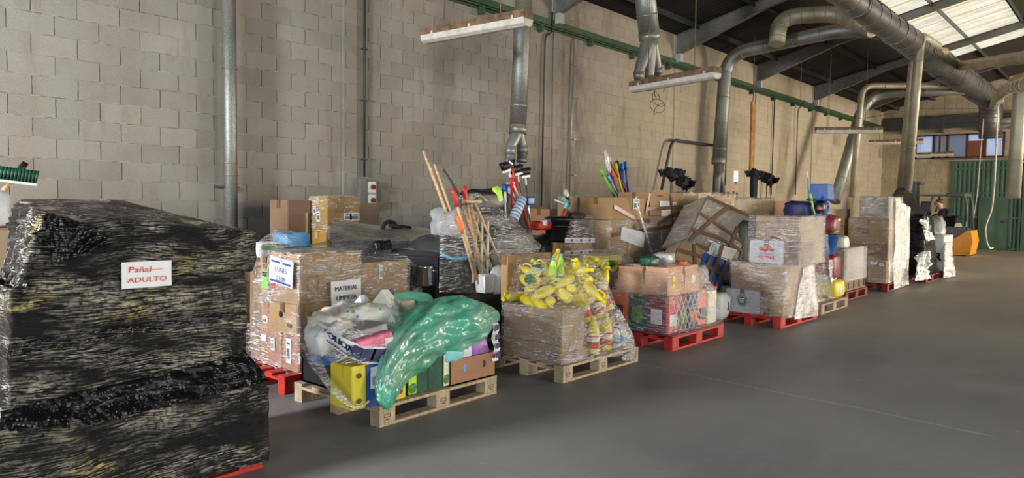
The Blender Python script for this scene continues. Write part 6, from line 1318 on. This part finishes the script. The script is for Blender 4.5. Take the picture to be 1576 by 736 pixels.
c = Vector(((W3[0][0]+W3[1][0])/2, Yc+.03-.009, (z2_+z3_)/2)); mb = MB()
for dx_, dz_, r_ in ((-.06, .04, .030), (0.02, .055, .034), (.07, .03, .024), (-.01, .02, .022)): mb.pillow(c+Vector((dx_, 0, dz_)), (r_*2, .006, r_*1.6), None, .3, .9, 3, 8)
mb.build('red_print', 'ink_red', t); mb = MB(); [quad(mb, c+Vector((-.09+.03*k, -.002, -.065)), EX, EZ, .022, .035) for k in range(7)]; mb.build('red_lettering', 'ink_red', t)
mb = MB(); [quad(mb, c+Vector((.0, -.002, -.01-.018*k)), EX, EZ, .2-.04*k, .004) for k in range(2)]; mb.build('printed_line', 'ink_black', t)
W3b = ((xm+.005, Yc+.03, z2_+.003), (xl(1229, 390), Yc+.55, z3_)); carton('brown carton beside the white one with red prints', W3b, 'cardboard_dark', labels=(('y', .6, .5, .10, .14, 'bars'),), seed=177)
z4_ = at(1229, 334, x=W3b[1][0]).z
carton('top carton of the logo pallet under silvery film', ((xl(1161, 360), Yc+.05, z3_+.003), (W3b[1][0], Yc+.5, z4_)), 'cardboard', labels=(('y', .45, .12, .14, .05, 'txt:SVAN'),), seed=178)
carton('far top carton of the logo pallet', ((xl(1161, 360), Yc+.51, z2_+.003), (W3b[1][0]-.02, Yc+.95, z4_-.05)), 'cardboard_pale', seed=179)
wrap('silvery creased film around the cartons of the logo pallet', [corners((( x_a+.01, Yc+.0, .12), (Xp, Yc+1.2, z1_)), .012), corners(((xl(1125, 430), Yc, z1_), (Xp, at(1252, 430, x=Xp).y, z2_)), .014), corners(((W3[0][0], Yc+.03, z2_), (W3b[1][0], Yc+.9, z4_)), .014)], 'film_dense', seed=180, maxlen=.06, amp=.010)

# ================================================================== P7: BUCKET TOWER
pallet(4.32, 10.98, 1.2, .84, 'pallet_wood', 'bare wooden pallet under the tower of tubs with the blue bucket')
XQ = 4.55
def tub(label, c, r0, r1, h, mat, name='plastic_tub', up=True, cat='tub', sq=False):
    t = thing(name, c, label, cat); seg = 4 if sq else 26; R = RZ(math.pi/4) if sq else None; k = 1.28 if sq else 1
    pr = [(r0*k, 0), (r0*k*1.02, .01), (r1*k, h), (r1*k*1.07, h+.005), (r1*k*1.07, h+.03), (r1*k, h+.03), (r0*k*.95, .03)] if up else [(r1*k*1.07, 0), (r1*k*1.07, .03), (r1*k, .035), (r0*k*1.02, h), (r0*k*.9, h+.012)]
    MB().lathe(pr, c, seg, R).build('tub_body', mat, t); zz_ = h+.02 if up else .012
    MB().tube([Vector(c)+Vector((r1*1.09*math.cos(a_*.2618), r1*1.09*math.sin(a_*.2618), zz_)) for a_ in range(25)], .010, 8).build('rim', mat, t) if not sq else MB().tube([Vector(c)+Vector((r1*sx, r1*sy, zz_)) for sx, sy in ((-1, -1), (1, -1), (1, 1), (-1, 1), (-1, -1))], .014, 8).build('rim', mat, t)
    return t
z0_ = .146
c = at(1268, 467, x=XQ-.1); c.z = .146; h_ = at(1268, 430, x=XQ-.1).z-.146
soft('yellow_sack', 'yellow sack at the bottom of the bucket tower', (c.x, c.y, .146+h_/2), (.50, .46, h_), 'yellow_print', 'sack', seed=185, e=.35, amp=.06, parts=(('white_label', 'white_pack', (.24, -.02, -.02), (.03, .10, .12)),))
carton('carton beside the yellow sack in the bucket tower', ((3.95, c.y+.0, .146), (c.x-.27, c.y+.9, .146+h_)), 'cardboard_dark', seed=186)
zz_ = .146+h_; z_b = at(1268, 390, x=XQ-.15).z
soft('maroon_sack', 'dark red sack above the yellow one in the bucket tower', (c.x-.02, c.y, (zz_+z_b)/2), (.42, .40, z_b-zz_+.02), 'maroon_pack', 'sack', seed=187, e=.4, amp=.1)
z_t = at(1268, 362, x=XQ-.15).z; tub('blue plastic tub in the middle of the bucket tower', (c.x-.02, c.y, z_b), .15, .19, z_t-z_b-.02, 'blue_plastic')
z_u = at(1268, 334, x=XQ-.2).z; soft('coloured_sack', 'red and green mixed sack above the blue tub', (c.x-.05, c.y-.02, (z_t+z_u)/2+.02), (.44, .46, z_u-z_t+.04), 'maroon_pack', 'sack', seed=188, e=.5, parts=(('green_print', 'veg_green', (.12, .0, -.10), (.2, .3, .08)), ('pale_print', 'cream_pack', (.14, .08, .08), (.16, .2, .06))))
soft('dark_blue_sack', 'dark blue filmed sack left of the upside-down blue bucket', at(1231, 324, x=4.1), (.40, .50, .28), 'navy', 'sack', seed=189)
soft('dark_sack', 'dark filler sack standing behind the blue tub', (3.98, c.y+.1, 1.02), (.4, .6, .75), 'forklift_grey', 'sack', seed=190)
cr = at(1262, 319, x=XQ-.12); t = thing('round_frame', cr, 'round blue rim with red and white goods inside, under the upside-down bucket', 'basket'); nrm = (CAM-cr); nrm.z = 0; nrm.normalize(); Rr = nrm.to_track_quat('Z', 'Y').to_matrix()
MB().tube([cr+Rr @ Vector((.115*math.cos(a_*.2618), .115*math.sin(a_*.2618), 0)) for a_ in range(25)], .018, 10).build('rim', 'blue_plastic', t); MB().pillow(cr-nrm*.08, (.16, .2, .2), None, .1, .8, 7, 12).build('dark_inside', 'black_plastic', t); MB().pillow(cr-nrm*.0+EZ*-.02, (.07, .10, .05), None, .3, .7, 9, 8).build('goods', 'pink_pack', t)
cb = at(1264, 309, x=XQ-.12); hb_ = at(1264, 285, x=XQ-.12).z-cb.z; tub('upside-down square blue bucket crowning the tower', cb, .14, .158, hb_, 'blue_plastic', 'blue_bucket', False, 'bucket', True).rotation_euler = (0, 0, 0)
broom('upturned_broom', 'thin pale stick standing left of the blue bucket', at(1246, 320, x=4.2), at(1242, 265, x=4.2), 'light_blue_plastic', None, .011, block='white_plastic')
broom('upturned_broom', 'lime green stick standing under the blue bucket', at(1255, 335, x=4.45), at(1247, 300, x=4.45), 'lime_plastic', None, .012, block='lime_plastic')
wrap('clear film around the bucket tower, bright on its far side', [[at(u, v, x=x) for (u, v, x) in ((1250, 470, 4.66), (1293, 470, 4.66), (1255, 420, 4.6), (1286, 428, 4.6), (1250, 470, 3.9), (1290, 470, 4.1))], [at(u, v, x=x) for (u, v, x) in ((1248, 440, 4.6), (1286, 440, 4.6), (1250, 335, 4.5), (1283, 338, 4.5), (1278, 318, 4.4), (1244, 345, 4.1), (1283, 400, 4.2))]], 'film_clear', seed=191, maxlen=.06, amp=.02)
# cartons behind the bucket tower
a, b = at(1278, 322, x=3.9), at(1309, 322, x=3.9)
pallet(3.6, a.y+.62, 1.2, .84, 'pallet_wood', 'wooden pallet behind the bucket tower')
zs = [at(1290, v, x=3.9).z for v in (348, 385)]
carton('top carton behind the bucket tower', ((3.35, a.y, zs[0]+.003), (3.9, b.y, a.z)), 'cardboard_pale', seed=192)
carton('second carton behind the bucket tower', ((3.35, a.y, zs[1]+.003), (3.9, b.y-.1, zs[0])), 'cardboard', seed=193)
carton('bottom carton behind the bucket tower', ((3.35, a.y, .146), (3.9, b.y, zs[1])), 'cardboard_dark', seed=194)
a, b = at(1192, 309, x=2.6), at(1232, 309, x=2.6); carton('long brown carton by the wall behind the logo pallet', ((2.1, a.y, .75), (2.6, b.y, a.z)), 'cardboard_red', seed=195); carton('lower carton by the wall behind the logo pallet', ((2.1, a.y, .0), (2.6, b.y, .747)), 'cardboard_red', seed=196)
# ================================================================== P8: LOW CARTON ON BANANA BOXES
pallet(4.12, 12.75, 1.2, .84, 'dark_red_paint', 'dark red pallet under the low carton stack with slotted boxes')
c8 = at(1300, 463, x=4.52); X8 = 4.50; Y8 = 12.2; zb8 = at(1300, 434, x=X8).z
for i in range(4): t = carton('slotted printed box in the low tier, %s along the aisle' % ('nearest', 'second', 'third', 'farthest')[i], ((3.75, Y8+.29*i, .146), (X8, Y8+.29*i+.285, zb8)), 'cardboard_pale', labels=(('x', .3, .5, .05, .12, 'bars'), ('x', .7, .5, .05, .12, 'black_plastic')), seed=200+i)
z8 = at(1296, 384, x=X8).z
carton('large filmed carton on top of the slotted boxes', ((3.72, Y8, zb8+.003), (X8-.02, Y8+1.1, z8)), 'cardboard_grey', labels=(('y', .5, .5, .2, .12, 'white_paper'),), seed=204)
soft('filled_bag', 'cream crumpled bag on top of the large filmed carton', at(1291, 375, x=4.2), (.3, .3, .28), 'cream_pack', 'bag', seed=205)
wrap('clear film around the large carton on the slotted boxes', [corners(((3.72, Y8, zb8), (X8, Y8+1.14, z8)), .015)], 'film_dense', seed=206, maxlen=.08)
# ================================================================== P9: TALL CARTON STACK
X9 = 4.66; Y9 = at(1364, 451, x=X9).y
pallet(4.26, Y9+.58, 1.2, .84, 'dark_red_paint', 'dark red pallet under the tall carton stack')
xl = lambda u, v: at(u, v, y=Y9).x
zs = [.146] + [at(1370, v, x=X9).z for v in (402, 376, 337)]
carton('bottom carton of the tall stack, right one', ((max(3.87, xl(1336, 420)), Y9, .146), (X9-.02, Y9+1.1, zs[1])), 'cardboard', labels=(('y', .3, .9, .12, .05, 'white_paper'), ('y', .75, .85, .08, .05, 'white_paper')), seed=210)
carton('bottom carton of the tall stack, left one toward the wall', ((xl(1308, 400), Y9+.05, .146), (max(3.87, xl(1336, 420))-.006, Y9+1.0, zs[1])), 'cardboard_dark', seed=211)
carton('second-tier carton of the tall stack', ((xl(1307, 390), Y9+.02, zs[1]+.003), (X9-.01, Y9+1.1, zs[2])), 'cardboard_dark', seed=212)
carton('third-tier wide carton of the tall stack with a printed end', ((xl(1305, 350), Y9, zs[2]+.003), (X9, Y9+1.12, zs[3])), 'cardboard', labels=(('y', .4, .5, .2, .1, 'bars'),), seed=213)
zt9 = at(1372, 303, x=X9).z; carton('topmost carton of the tall stack', ((xl(1324, 320), Y9+.03, zs[3]+.003), (X9-.03, Y9+.9, zt9)), 'cardboard_grey', seed=214)
wrap('bright creased film around the tall carton stack', [corners(((xl(1307, 400), Y9, .16), (X9, Y9+1.14, zs[3])), .016), corners(((xl(1324, 320), Y9+.03, zs[3]), (X9-.02, Y9+.95, zt9)), .016)], 'film_dense', seed=215, maxlen=.08, amp=.02)
# ================================================================== P10: BLACK TALL LOAD
X10 = 4.80; Y10 = 16.3
pallet(4.42, Y10+.62, 1.2, .84, 'dark_red_paint', 'dark red pallet under the tall black wrapped load')
T = thing('black_wrapped_load', (4.4, Y10+.6, .146), 'tall black wrapped load with a draped black top, beyond the tall carton stack', 'wrapped load')
z10 = at(1420, 330, x=X10).z
MB().hull([Vector(p) for p in ((3.9, Y10, .15), (X10, Y10, .15), (X10+.02, Y10+1.2, .15), (3.9, Y10+1.2, .15), (3.9, Y10, z10), (X10-.05, Y10+.05, z10), (X10-.1, Y10+1.1, z10-.05), (3.9, Y10+1.1, z10))], .12, .03, 4, seed=220).build('load_film', 'film_jet', T)
MB().hull([at(u, v, x=x) for (u, v, x) in ((1370, 304, 3.9), (1380, 290, 3.9), (1392, 289, 4.0), (1405, 300, 4.3), (1428, 335, 4.78), (1400, 330, 4.5), (1372, 308, 4.2), (1430, 345, 4.8), (1385, 292, 3.7))], .08, .03, 5, seed=221).build('draped_top', 'black_plastic', T)
q4 = lambda c4, x, *r: (((tuple(at(*c4[0], x=x)), tuple(at(*c4[1], x=x))), (tuple(at(*c4[2], x=x+.02)), tuple(at(*c4[3], x=x+.02)))), *r)
drape_mb([q4(((1418, 336), (1431, 346), (1424, 372), (1437, 368)), 4.85, .10, 4, 30, 24, 6)]).build('film_glint', 'film_white', T)  # white drapes paint the highlights on the load's aisle side
drape_mb([q4(((1417, 390), (1427, 386), (1407, 433), (1431, 429)), 4.87, .11, 6, 34, 30, 7)]).build('film_glint', 'film_white', T)
# ================================================================== P11: WHITE BAG ON RED PALLET
X11 = 4.84; Y11 = 17.9
pallet(4.46, Y11+.62, 1.2, .84, 'dark_red_paint', 'farthest dark red pallet, under the white sack with a red letter')
a, b = at(1424, 405, x=X11-.0), at(1458, 405, x=X11); zt_ = at(1440, 365, x=X11).z
t = thing('white_sack', (4.5, Y11+.4, .146), 'white sack with a dark red R, nearest the forklift', 'sack'); mb = MB(); mb.hull([Vector((x, y, z)) for x in (4.05, X11) for y in (Y11+.0, Y11+.95) for z in (.15, zt_)] + [Vector((4.3, Y11+.3, zt_+.12))], .09, .03, 4, seed=225, drop=False); mb.build('sack_body', 'white_pack', t)
mb = MB(); pc = at(1443, 396, y=Y11-.04); put_text(mb, 'R', .26, pc-EY*.01, EX, EZ, 1, 0, .012); mb.tube([pc+Vector((.06*math.cos(k*.5236), -.01, -.28+.06*math.sin(k*.5236))) for k in range(13)], .006, 4); mb.build('printed_letter', 'maroon_pack', t)
soft('filled_bag', 'crumpled cream bag tied with black tape on top of the white sack', at(1440, 354, x=4.5), (.36, .36, .60), 'milky_bag', 'bag', seed=226, amp=.3, parts=(('black_tie', 'black_plastic', (0, -.05, -.12), (.38, .35, .10)),))
wrap('bright shredded film hanging at the aisle side of the white sack', [[at(u, v, x=x) for (u, v, x) in ((1455, 372, 4.86), (1463, 376, 4.86), (1470, 425, 5.0), (1452, 428, 4.95), (1456, 372, 4.6), (1466, 420, 4.6))]], 'film_white', seed=227, maxlen=.05, amp=.06)

def glint(label, x, c4, nu=40, nv=50, amp=.02, seed=3):  # extra film panels, their white standing in for light from the aisle
    g = (((tuple(at(*c4[0], x=x)), tuple(at(*c4[1], x=x))), (tuple(at(*c4[2], x=x)), tuple(at(*c4[3], x=x)))), amp, seed, nu, nv, 6)
    return tag(drape_mb([g]).build('stretch_film', 'film_white'), label, 'plastic film')
glint('creased film band with side light painted white, down the aisle side of the logo pallet, upper half', Xp+.03, ((1230, 336), (1247, 333), (1232, 404), (1249, 400)), seed=3)
glint('creased film band with side light painted white, down the aisle side of the logo pallet, lower half', Xp+.035, ((1236, 412), (1253, 408), (1222, 492), (1260, 486)), seed=5)
glint('creased film with side light painted white, covering the aisle side of the tall carton stack', X9+.035, ((1379, 306), (1402, 320), (1375, 446), (1398, 438)), seed=7)
glint('creased film with side light painted white, at the aisle side of the bucket tower', 4.62, ((1276, 400), (1284, 400), (1280, 470), (1293, 466)), 20, 30, .03, 9)

# ================================================================== FORKLIFT AND DRIVER
FY = 26.6                                    # near side of the truck
fx = lambda u: at(u, 350, y=FY).x; fz = lambda v, u=1450: at(u, v, y=FY).z
F = thing('forklift_truck', (fx(1450), FY+.55, 0), 'orange and grey forklift truck with an overhead guard and a seated driver', 'forklift')
def prof(pts, y0, y1):
    k = len(pts); vs = [(x, y, z) for y in (y0, y1) for x, z in pts]; return MB().add(vs, [tuple(range(k)), tuple(range(2*k-1, k-1, -1))] + [(i, (i+1) % k, (i+1) % k+k, i+k) for i in range(k)])
P2 = lambda L: [(at(u, v, y=FY).x, max(.02, at(u, v, y=FY).z)) for u, v in L]
prof([(x, z) for x, z in P2(((1452, 374), (1475, 364), (1489, 355), (1494, 355), (1497, 372), (1492, 393), (1452, 394)))], FY, FY+1.15).build('orange_counterweight', 'forklift_orange', F)
prof(P2(((1405, 352), (1452, 351), (1476, 349), (1489, 355), (1475, 364), (1452, 374), (1420, 378), (1402, 380))), FY+.02, FY+1.13).build('grey_chassis', 'forklift_grey', F)
prof(P2(((1402, 379), (1452, 373), (1452, 394), (1402, 395))), FY+.06, FY+1.1).build('lower_skirt', 'forklift_orange', F)
mb = MB(); z_ = fz(358); 
for k in range(2): mb.box((fx(1447), FY-.0, fz(359+3*k)), (fx(1467), FY+.03, fz(360+3*k)))
mb.build('side_vent', 'black_plastic', F)
def gp(u, v, dy=0): p = at(u, v, y=FY); return Vector((p.x, FY+dy, p.z))
for dy in (.06, 1.09):
    MB().tube(bends([gp(1488, 354, dy), gp(1487, 310, dy), gp(1483, 301, dy), gp(1460, 298, dy)], .15), .035, 8).build('guard_post', 'forklift_grey', F)
    MB().tube([gp(1429, 326, dy), gp(1436, 300, dy)], .035, 8).build('guard_post', 'forklift_grey', F)
mb = MB(); a, b = gp(1456, 298), gp(1486, 299); mb.bbox((a.x, FY+.02, a.z-.10), (b.x, FY+1.13, a.z+.02), .03); a, b = gp(1411, 300), gp(1460, 299); mb.box((a.x, FY+.03, a.z-.04), (b.x, FY+.10, a.z+.02)).box((a.x, FY+1.05, a.z-.04), (b.x, FY+1.12, a.z+.02))
for k in range(5): x_ = a.x+(b.x-a.x)*(k+.5)/5; mb.box((x_, FY+.05, a.z-.03), (x_+.04, FY+1.1, a.z+.01))
mb.build('overhead_guard', 'forklift_grey', F)
mx = at(1405, 300, y=FY).x
for dy in (.28, .78): MB().bbox((mx-.12, FY+dy, .05), (mx+.02, FY+dy+.10, at(1405, 281, y=FY).z), .01).build('mast_rail', 'forklift_grey', F)
MB().bbox((mx-.14, FY+.25, at(1405, 283, y=FY).z), (mx+.16, FY+.92, at(1405, 279, y=FY).z), .01).build('mast_crosshead', 'forklift_grey', F)
MB().tube([(mx-.04, FY+.58, .1), (mx-.04, FY+.58, at(1405, 284, y=FY).z)], .04, 10).build('lift_cylinder', 'dark_steel', F)
for dy in (.20, .80): MB().bbox((mx-1.1, FY+dy, .04), (mx-.12, FY+dy+.12, .08), .01).build('fork', 'dark_steel', F)
for (u, dy) in ((1415, .0), (1484, .02)):
    for d2 in (.0, 1.0):
        cx_ = fx(u); w_ = MB().tube([(cx_, FY+.02+d2*.95, .20), (cx_, FY+.18+d2*.95, .20)], .20, 20).build('wheel', 'rubber', F); MB().tube([(cx_, FY+.01+d2*.95, .20), (cx_, FY+.19+d2*.95, .20)], .10, 14).build('wheel_hub', 'forklift_orange', w_)
sx = fx(1464); sz_ = fz(352)
MB().bbox((fx(1446), FY+.30, sz_), (sx, FY+.82, sz_+.10), .03).build('seat_cushion', 'black_plastic', F); MB().bbox((sx-.02, FY+.30, sz_+.05), (sx+.14, FY+.82, fz(332)), .05, RY(.12)).build('seat_back', 'black_plastic', F)
MB().tube([(sx+.15, FY+.18, fz(347)), (sx+.15, FY+.30, fz(347))], .09, 16).build('round_canister', 'cream_plastic', F)
MB().tube([(fx(1432), FY+.56, fz(352)), (fx(1428), FY+.56, fz(334))], .03, 8).build('steering_column', 'black_plastic', F); sc_ = Vector((fx(1429), FY+.56, fz(333)))
MB().tube([sc_+RY(-.5) @ Vector((.16*math.cos(a_*.5236), .16*math.sin(a_*.5236), 0)) for a_ in range(13)], .016, 8).build('steering_wheel', 'black_plastic', F)
MB().bbox((fx(1412), FY+.25, fz(345)), (fx(1424), FY+.85, fz(310)), .05).build('control_panel', 'black_plastic', F)
MB().bbox((fx(1486), FY+.0, fz(348)), (fx(1488), FY+.03, fz(340)), .003).build('side_lamp', 'light_blue_plastic', F)
mb = MB(); quad(mb, (fx(1489), FY-.004, fz(388)), EX, EZ, .28, .012); mb.build('panel_line', 'ink_brown', F)
# driver: one skinned body, facing the mast
hd_ = at(1444, 313, y=FY+.5)
def skin_body(name, joints, edges, mat, parent=None, sub=2, label=None, cat=None):
    me = bpy.data.meshes.new(name); o = bpy.data.objects.new(name, me); COL.objects.link(o)
    org = ORG[parent.name] if parent else Vector(joints[0][0])
    me.from_pydata([Vector(p)-org for p, r_ in joints], edges, []); me.materials.append(M[mat])
    if parent: o.parent = parent
    else: o.location = org
    ORG[o.name] = org
    m_ = o.modifiers.new('skin', 'SKIN'); m_.use_smooth_shade = True
    bpy.context.view_layer.objects.active = o
    if not me.skin_vertices: 
        with bpy.context.temp_override(object=o, active_object=o): bpy.ops.mesh.customdata_skin_add()
    for i, (p, r_) in enumerate(joints): me.skin_vertices[0].data[i].radius = r_ if isinstance(r_, tuple) else (r_, r_)
    me.skin_vertices[0].data[0].use_root = True
    s_ = o.modifiers.new('sub', 'SUBSURF'); s_.levels = s_.render_levels = sub
    return tag(o, label, cat)
hx, hy, hz = hd_.x, FY+.56, hd_.z
pel = Vector((fx(1456), FY+.56, sz_+.20)); chest = Vector((hx+.17, hy, hz-.40)); neck = Vector((hx+.06, hy, hz-.17))
J = [(pel, (.27, .24)), (pel.lerp(chest, .5), (.28, .24)), (chest, (.30, .25)), (Vector((hx+.085, hy, hz-.21)), .075), (Vector((hx+.045, hy, hz-.12)), (.080, .082)), (Vector((hx-.005, hy, hz)), (.145, .13)), (Vector((hx+.015, hy, hz+.10)), (.15, .13))]
E_ = [(0, 1), (1, 2), (2, 3), (3, 4), (4, 5), (5, 6)]
for s_ in (-1, 1):
    k = len(J); J += [(Vector((hx+.18, hy+.23*s_, hz-.34)), .12), (Vector((hx+.10, hy+.32*s_, hz-.62)), .095), (Vector((hx-.17, hy+.18*s_, hz-.64)), .065), (Vector((hx-.27, hy+.14*s_, hz-.60)), .036)]; E_ += [(2, k), (k, k+1), (k+1, k+2), (k+2, k+3)]
    k = len(J); J += [(pel+Vector((-.03, .12*s_, -.03)), .12), (pel+Vector((-.44, .15*s_, .02)), .095), (pel+Vector((-.50, .15*s_, -.38)), .065), (pel+Vector((-.62, .15*s_, -.42)), .05)]; E_ += [(0, k), (k, k+1), (k+1, k+2), (k+2, k+3)]
k = len(J); J.append((Vector((hx-.075, hy, hz-.10)), (.062, .060))); E_.append((5, k))
D = skin_body('person', J, E_, 'skin', label='seated forklift driver in a dark jacket and sunglasses with short brown hair', cat='person')
# jacket and trousers follow the body
J2 = [(p, tuple(x+.032 for x in (r_ if isinstance(r_, tuple) else (r_, r_)))) for p, r_ in J]
Jj = [(p, tuple(x*1.16 for x in r_)) for p, r_ in J2[:3]] + [(neck+Vector((.01, 0, .0)), (.12, .12))] + [J2[7], J2[8], J2[9]] + [J2[15], J2[16], J2[17]]
skin_body('jacket', Jj, [(0, 1), (1, 2), (2, 3), (2, 4), (4, 5), (5, 6), (2, 7), (7, 8), (8, 9)], 'jacket_navy', D)
Jt = [J2[0]] + [J2[11], J2[12], J2[13]] + [J2[19], J2[20], J2[21]]
skin_body('trousers', Jt, [(0, 1), (1, 2), (2, 3), (0, 4), (4, 5), (5, 6)], 'black_cloth', D)
hc = Vector((hx, hy, hz))
MB().pillow(hc+Vector((.045, 0, .065)), (.25, .225, .17), None, .08, .8, 3, 14).build('hair', 'hair_brown', D)
MB().pillow(hc+Vector((-.118, 0, -.018)), (.05, .04, .06), None, .02, .9, 3, 8).build('nose', 'skin', D)
for s_ in (-1, 1): MB().pillow(hc+Vector((.01, .104*s_, .0)), (.055, .025, .075), None, .02, .9, 3, 8).build('ear', 'skin', D)
MB().pillow(hc+Vector((-.106, 0, -.07)), (.02, .06, .012), None, .02, .9, 3, 8).build('mouth', 'ink_red', D)
mb = MB()
for s_ in (-1, 1): mb.pillow(hc+Vector((-.110, .042*s_, .025)), (.03, .065, .042), None, .02, .6, 3, 8).box(hc+Vector((-.11, .092*s_-.006, .024)), hc+Vector((.01, .106*s_+.004, .036)))
mb.build('sunglasses', 'black_plastic', D)
for s_ in (-1, 1):
    h0 = Vector((hx-.27, hy+.14*s_, hz-.60)); mb = MB(); mb.pillow(h0+Vector((-.045, 0, -.005)), (.10, .075, .03), RZ(.2*s_), .02, .6, 2, 10)
    hand = mb.build('hand', 'skin', D)
    for k in range(4):
        b0_ = h0+Vector((-.085, (-.028+.018*k), .0)); MB().tube([b0_, b0_+Vector((-.03, 0, .006)), b0_+Vector((-.05, 0, -.012)), b0_+Vector((-.045, 0, -.035))], [.009, .009, .008, .006], 8).build('finger', 'skin', hand)
    MB().tube([h0+Vector((-.03, -.03*s_, 0)), h0+Vector((-.06, -.052*s_, .004)), h0+Vector((-.08, -.05*s_, -.01))], [.011, .010, .007], 8).build('thumb', 'skin', hand)
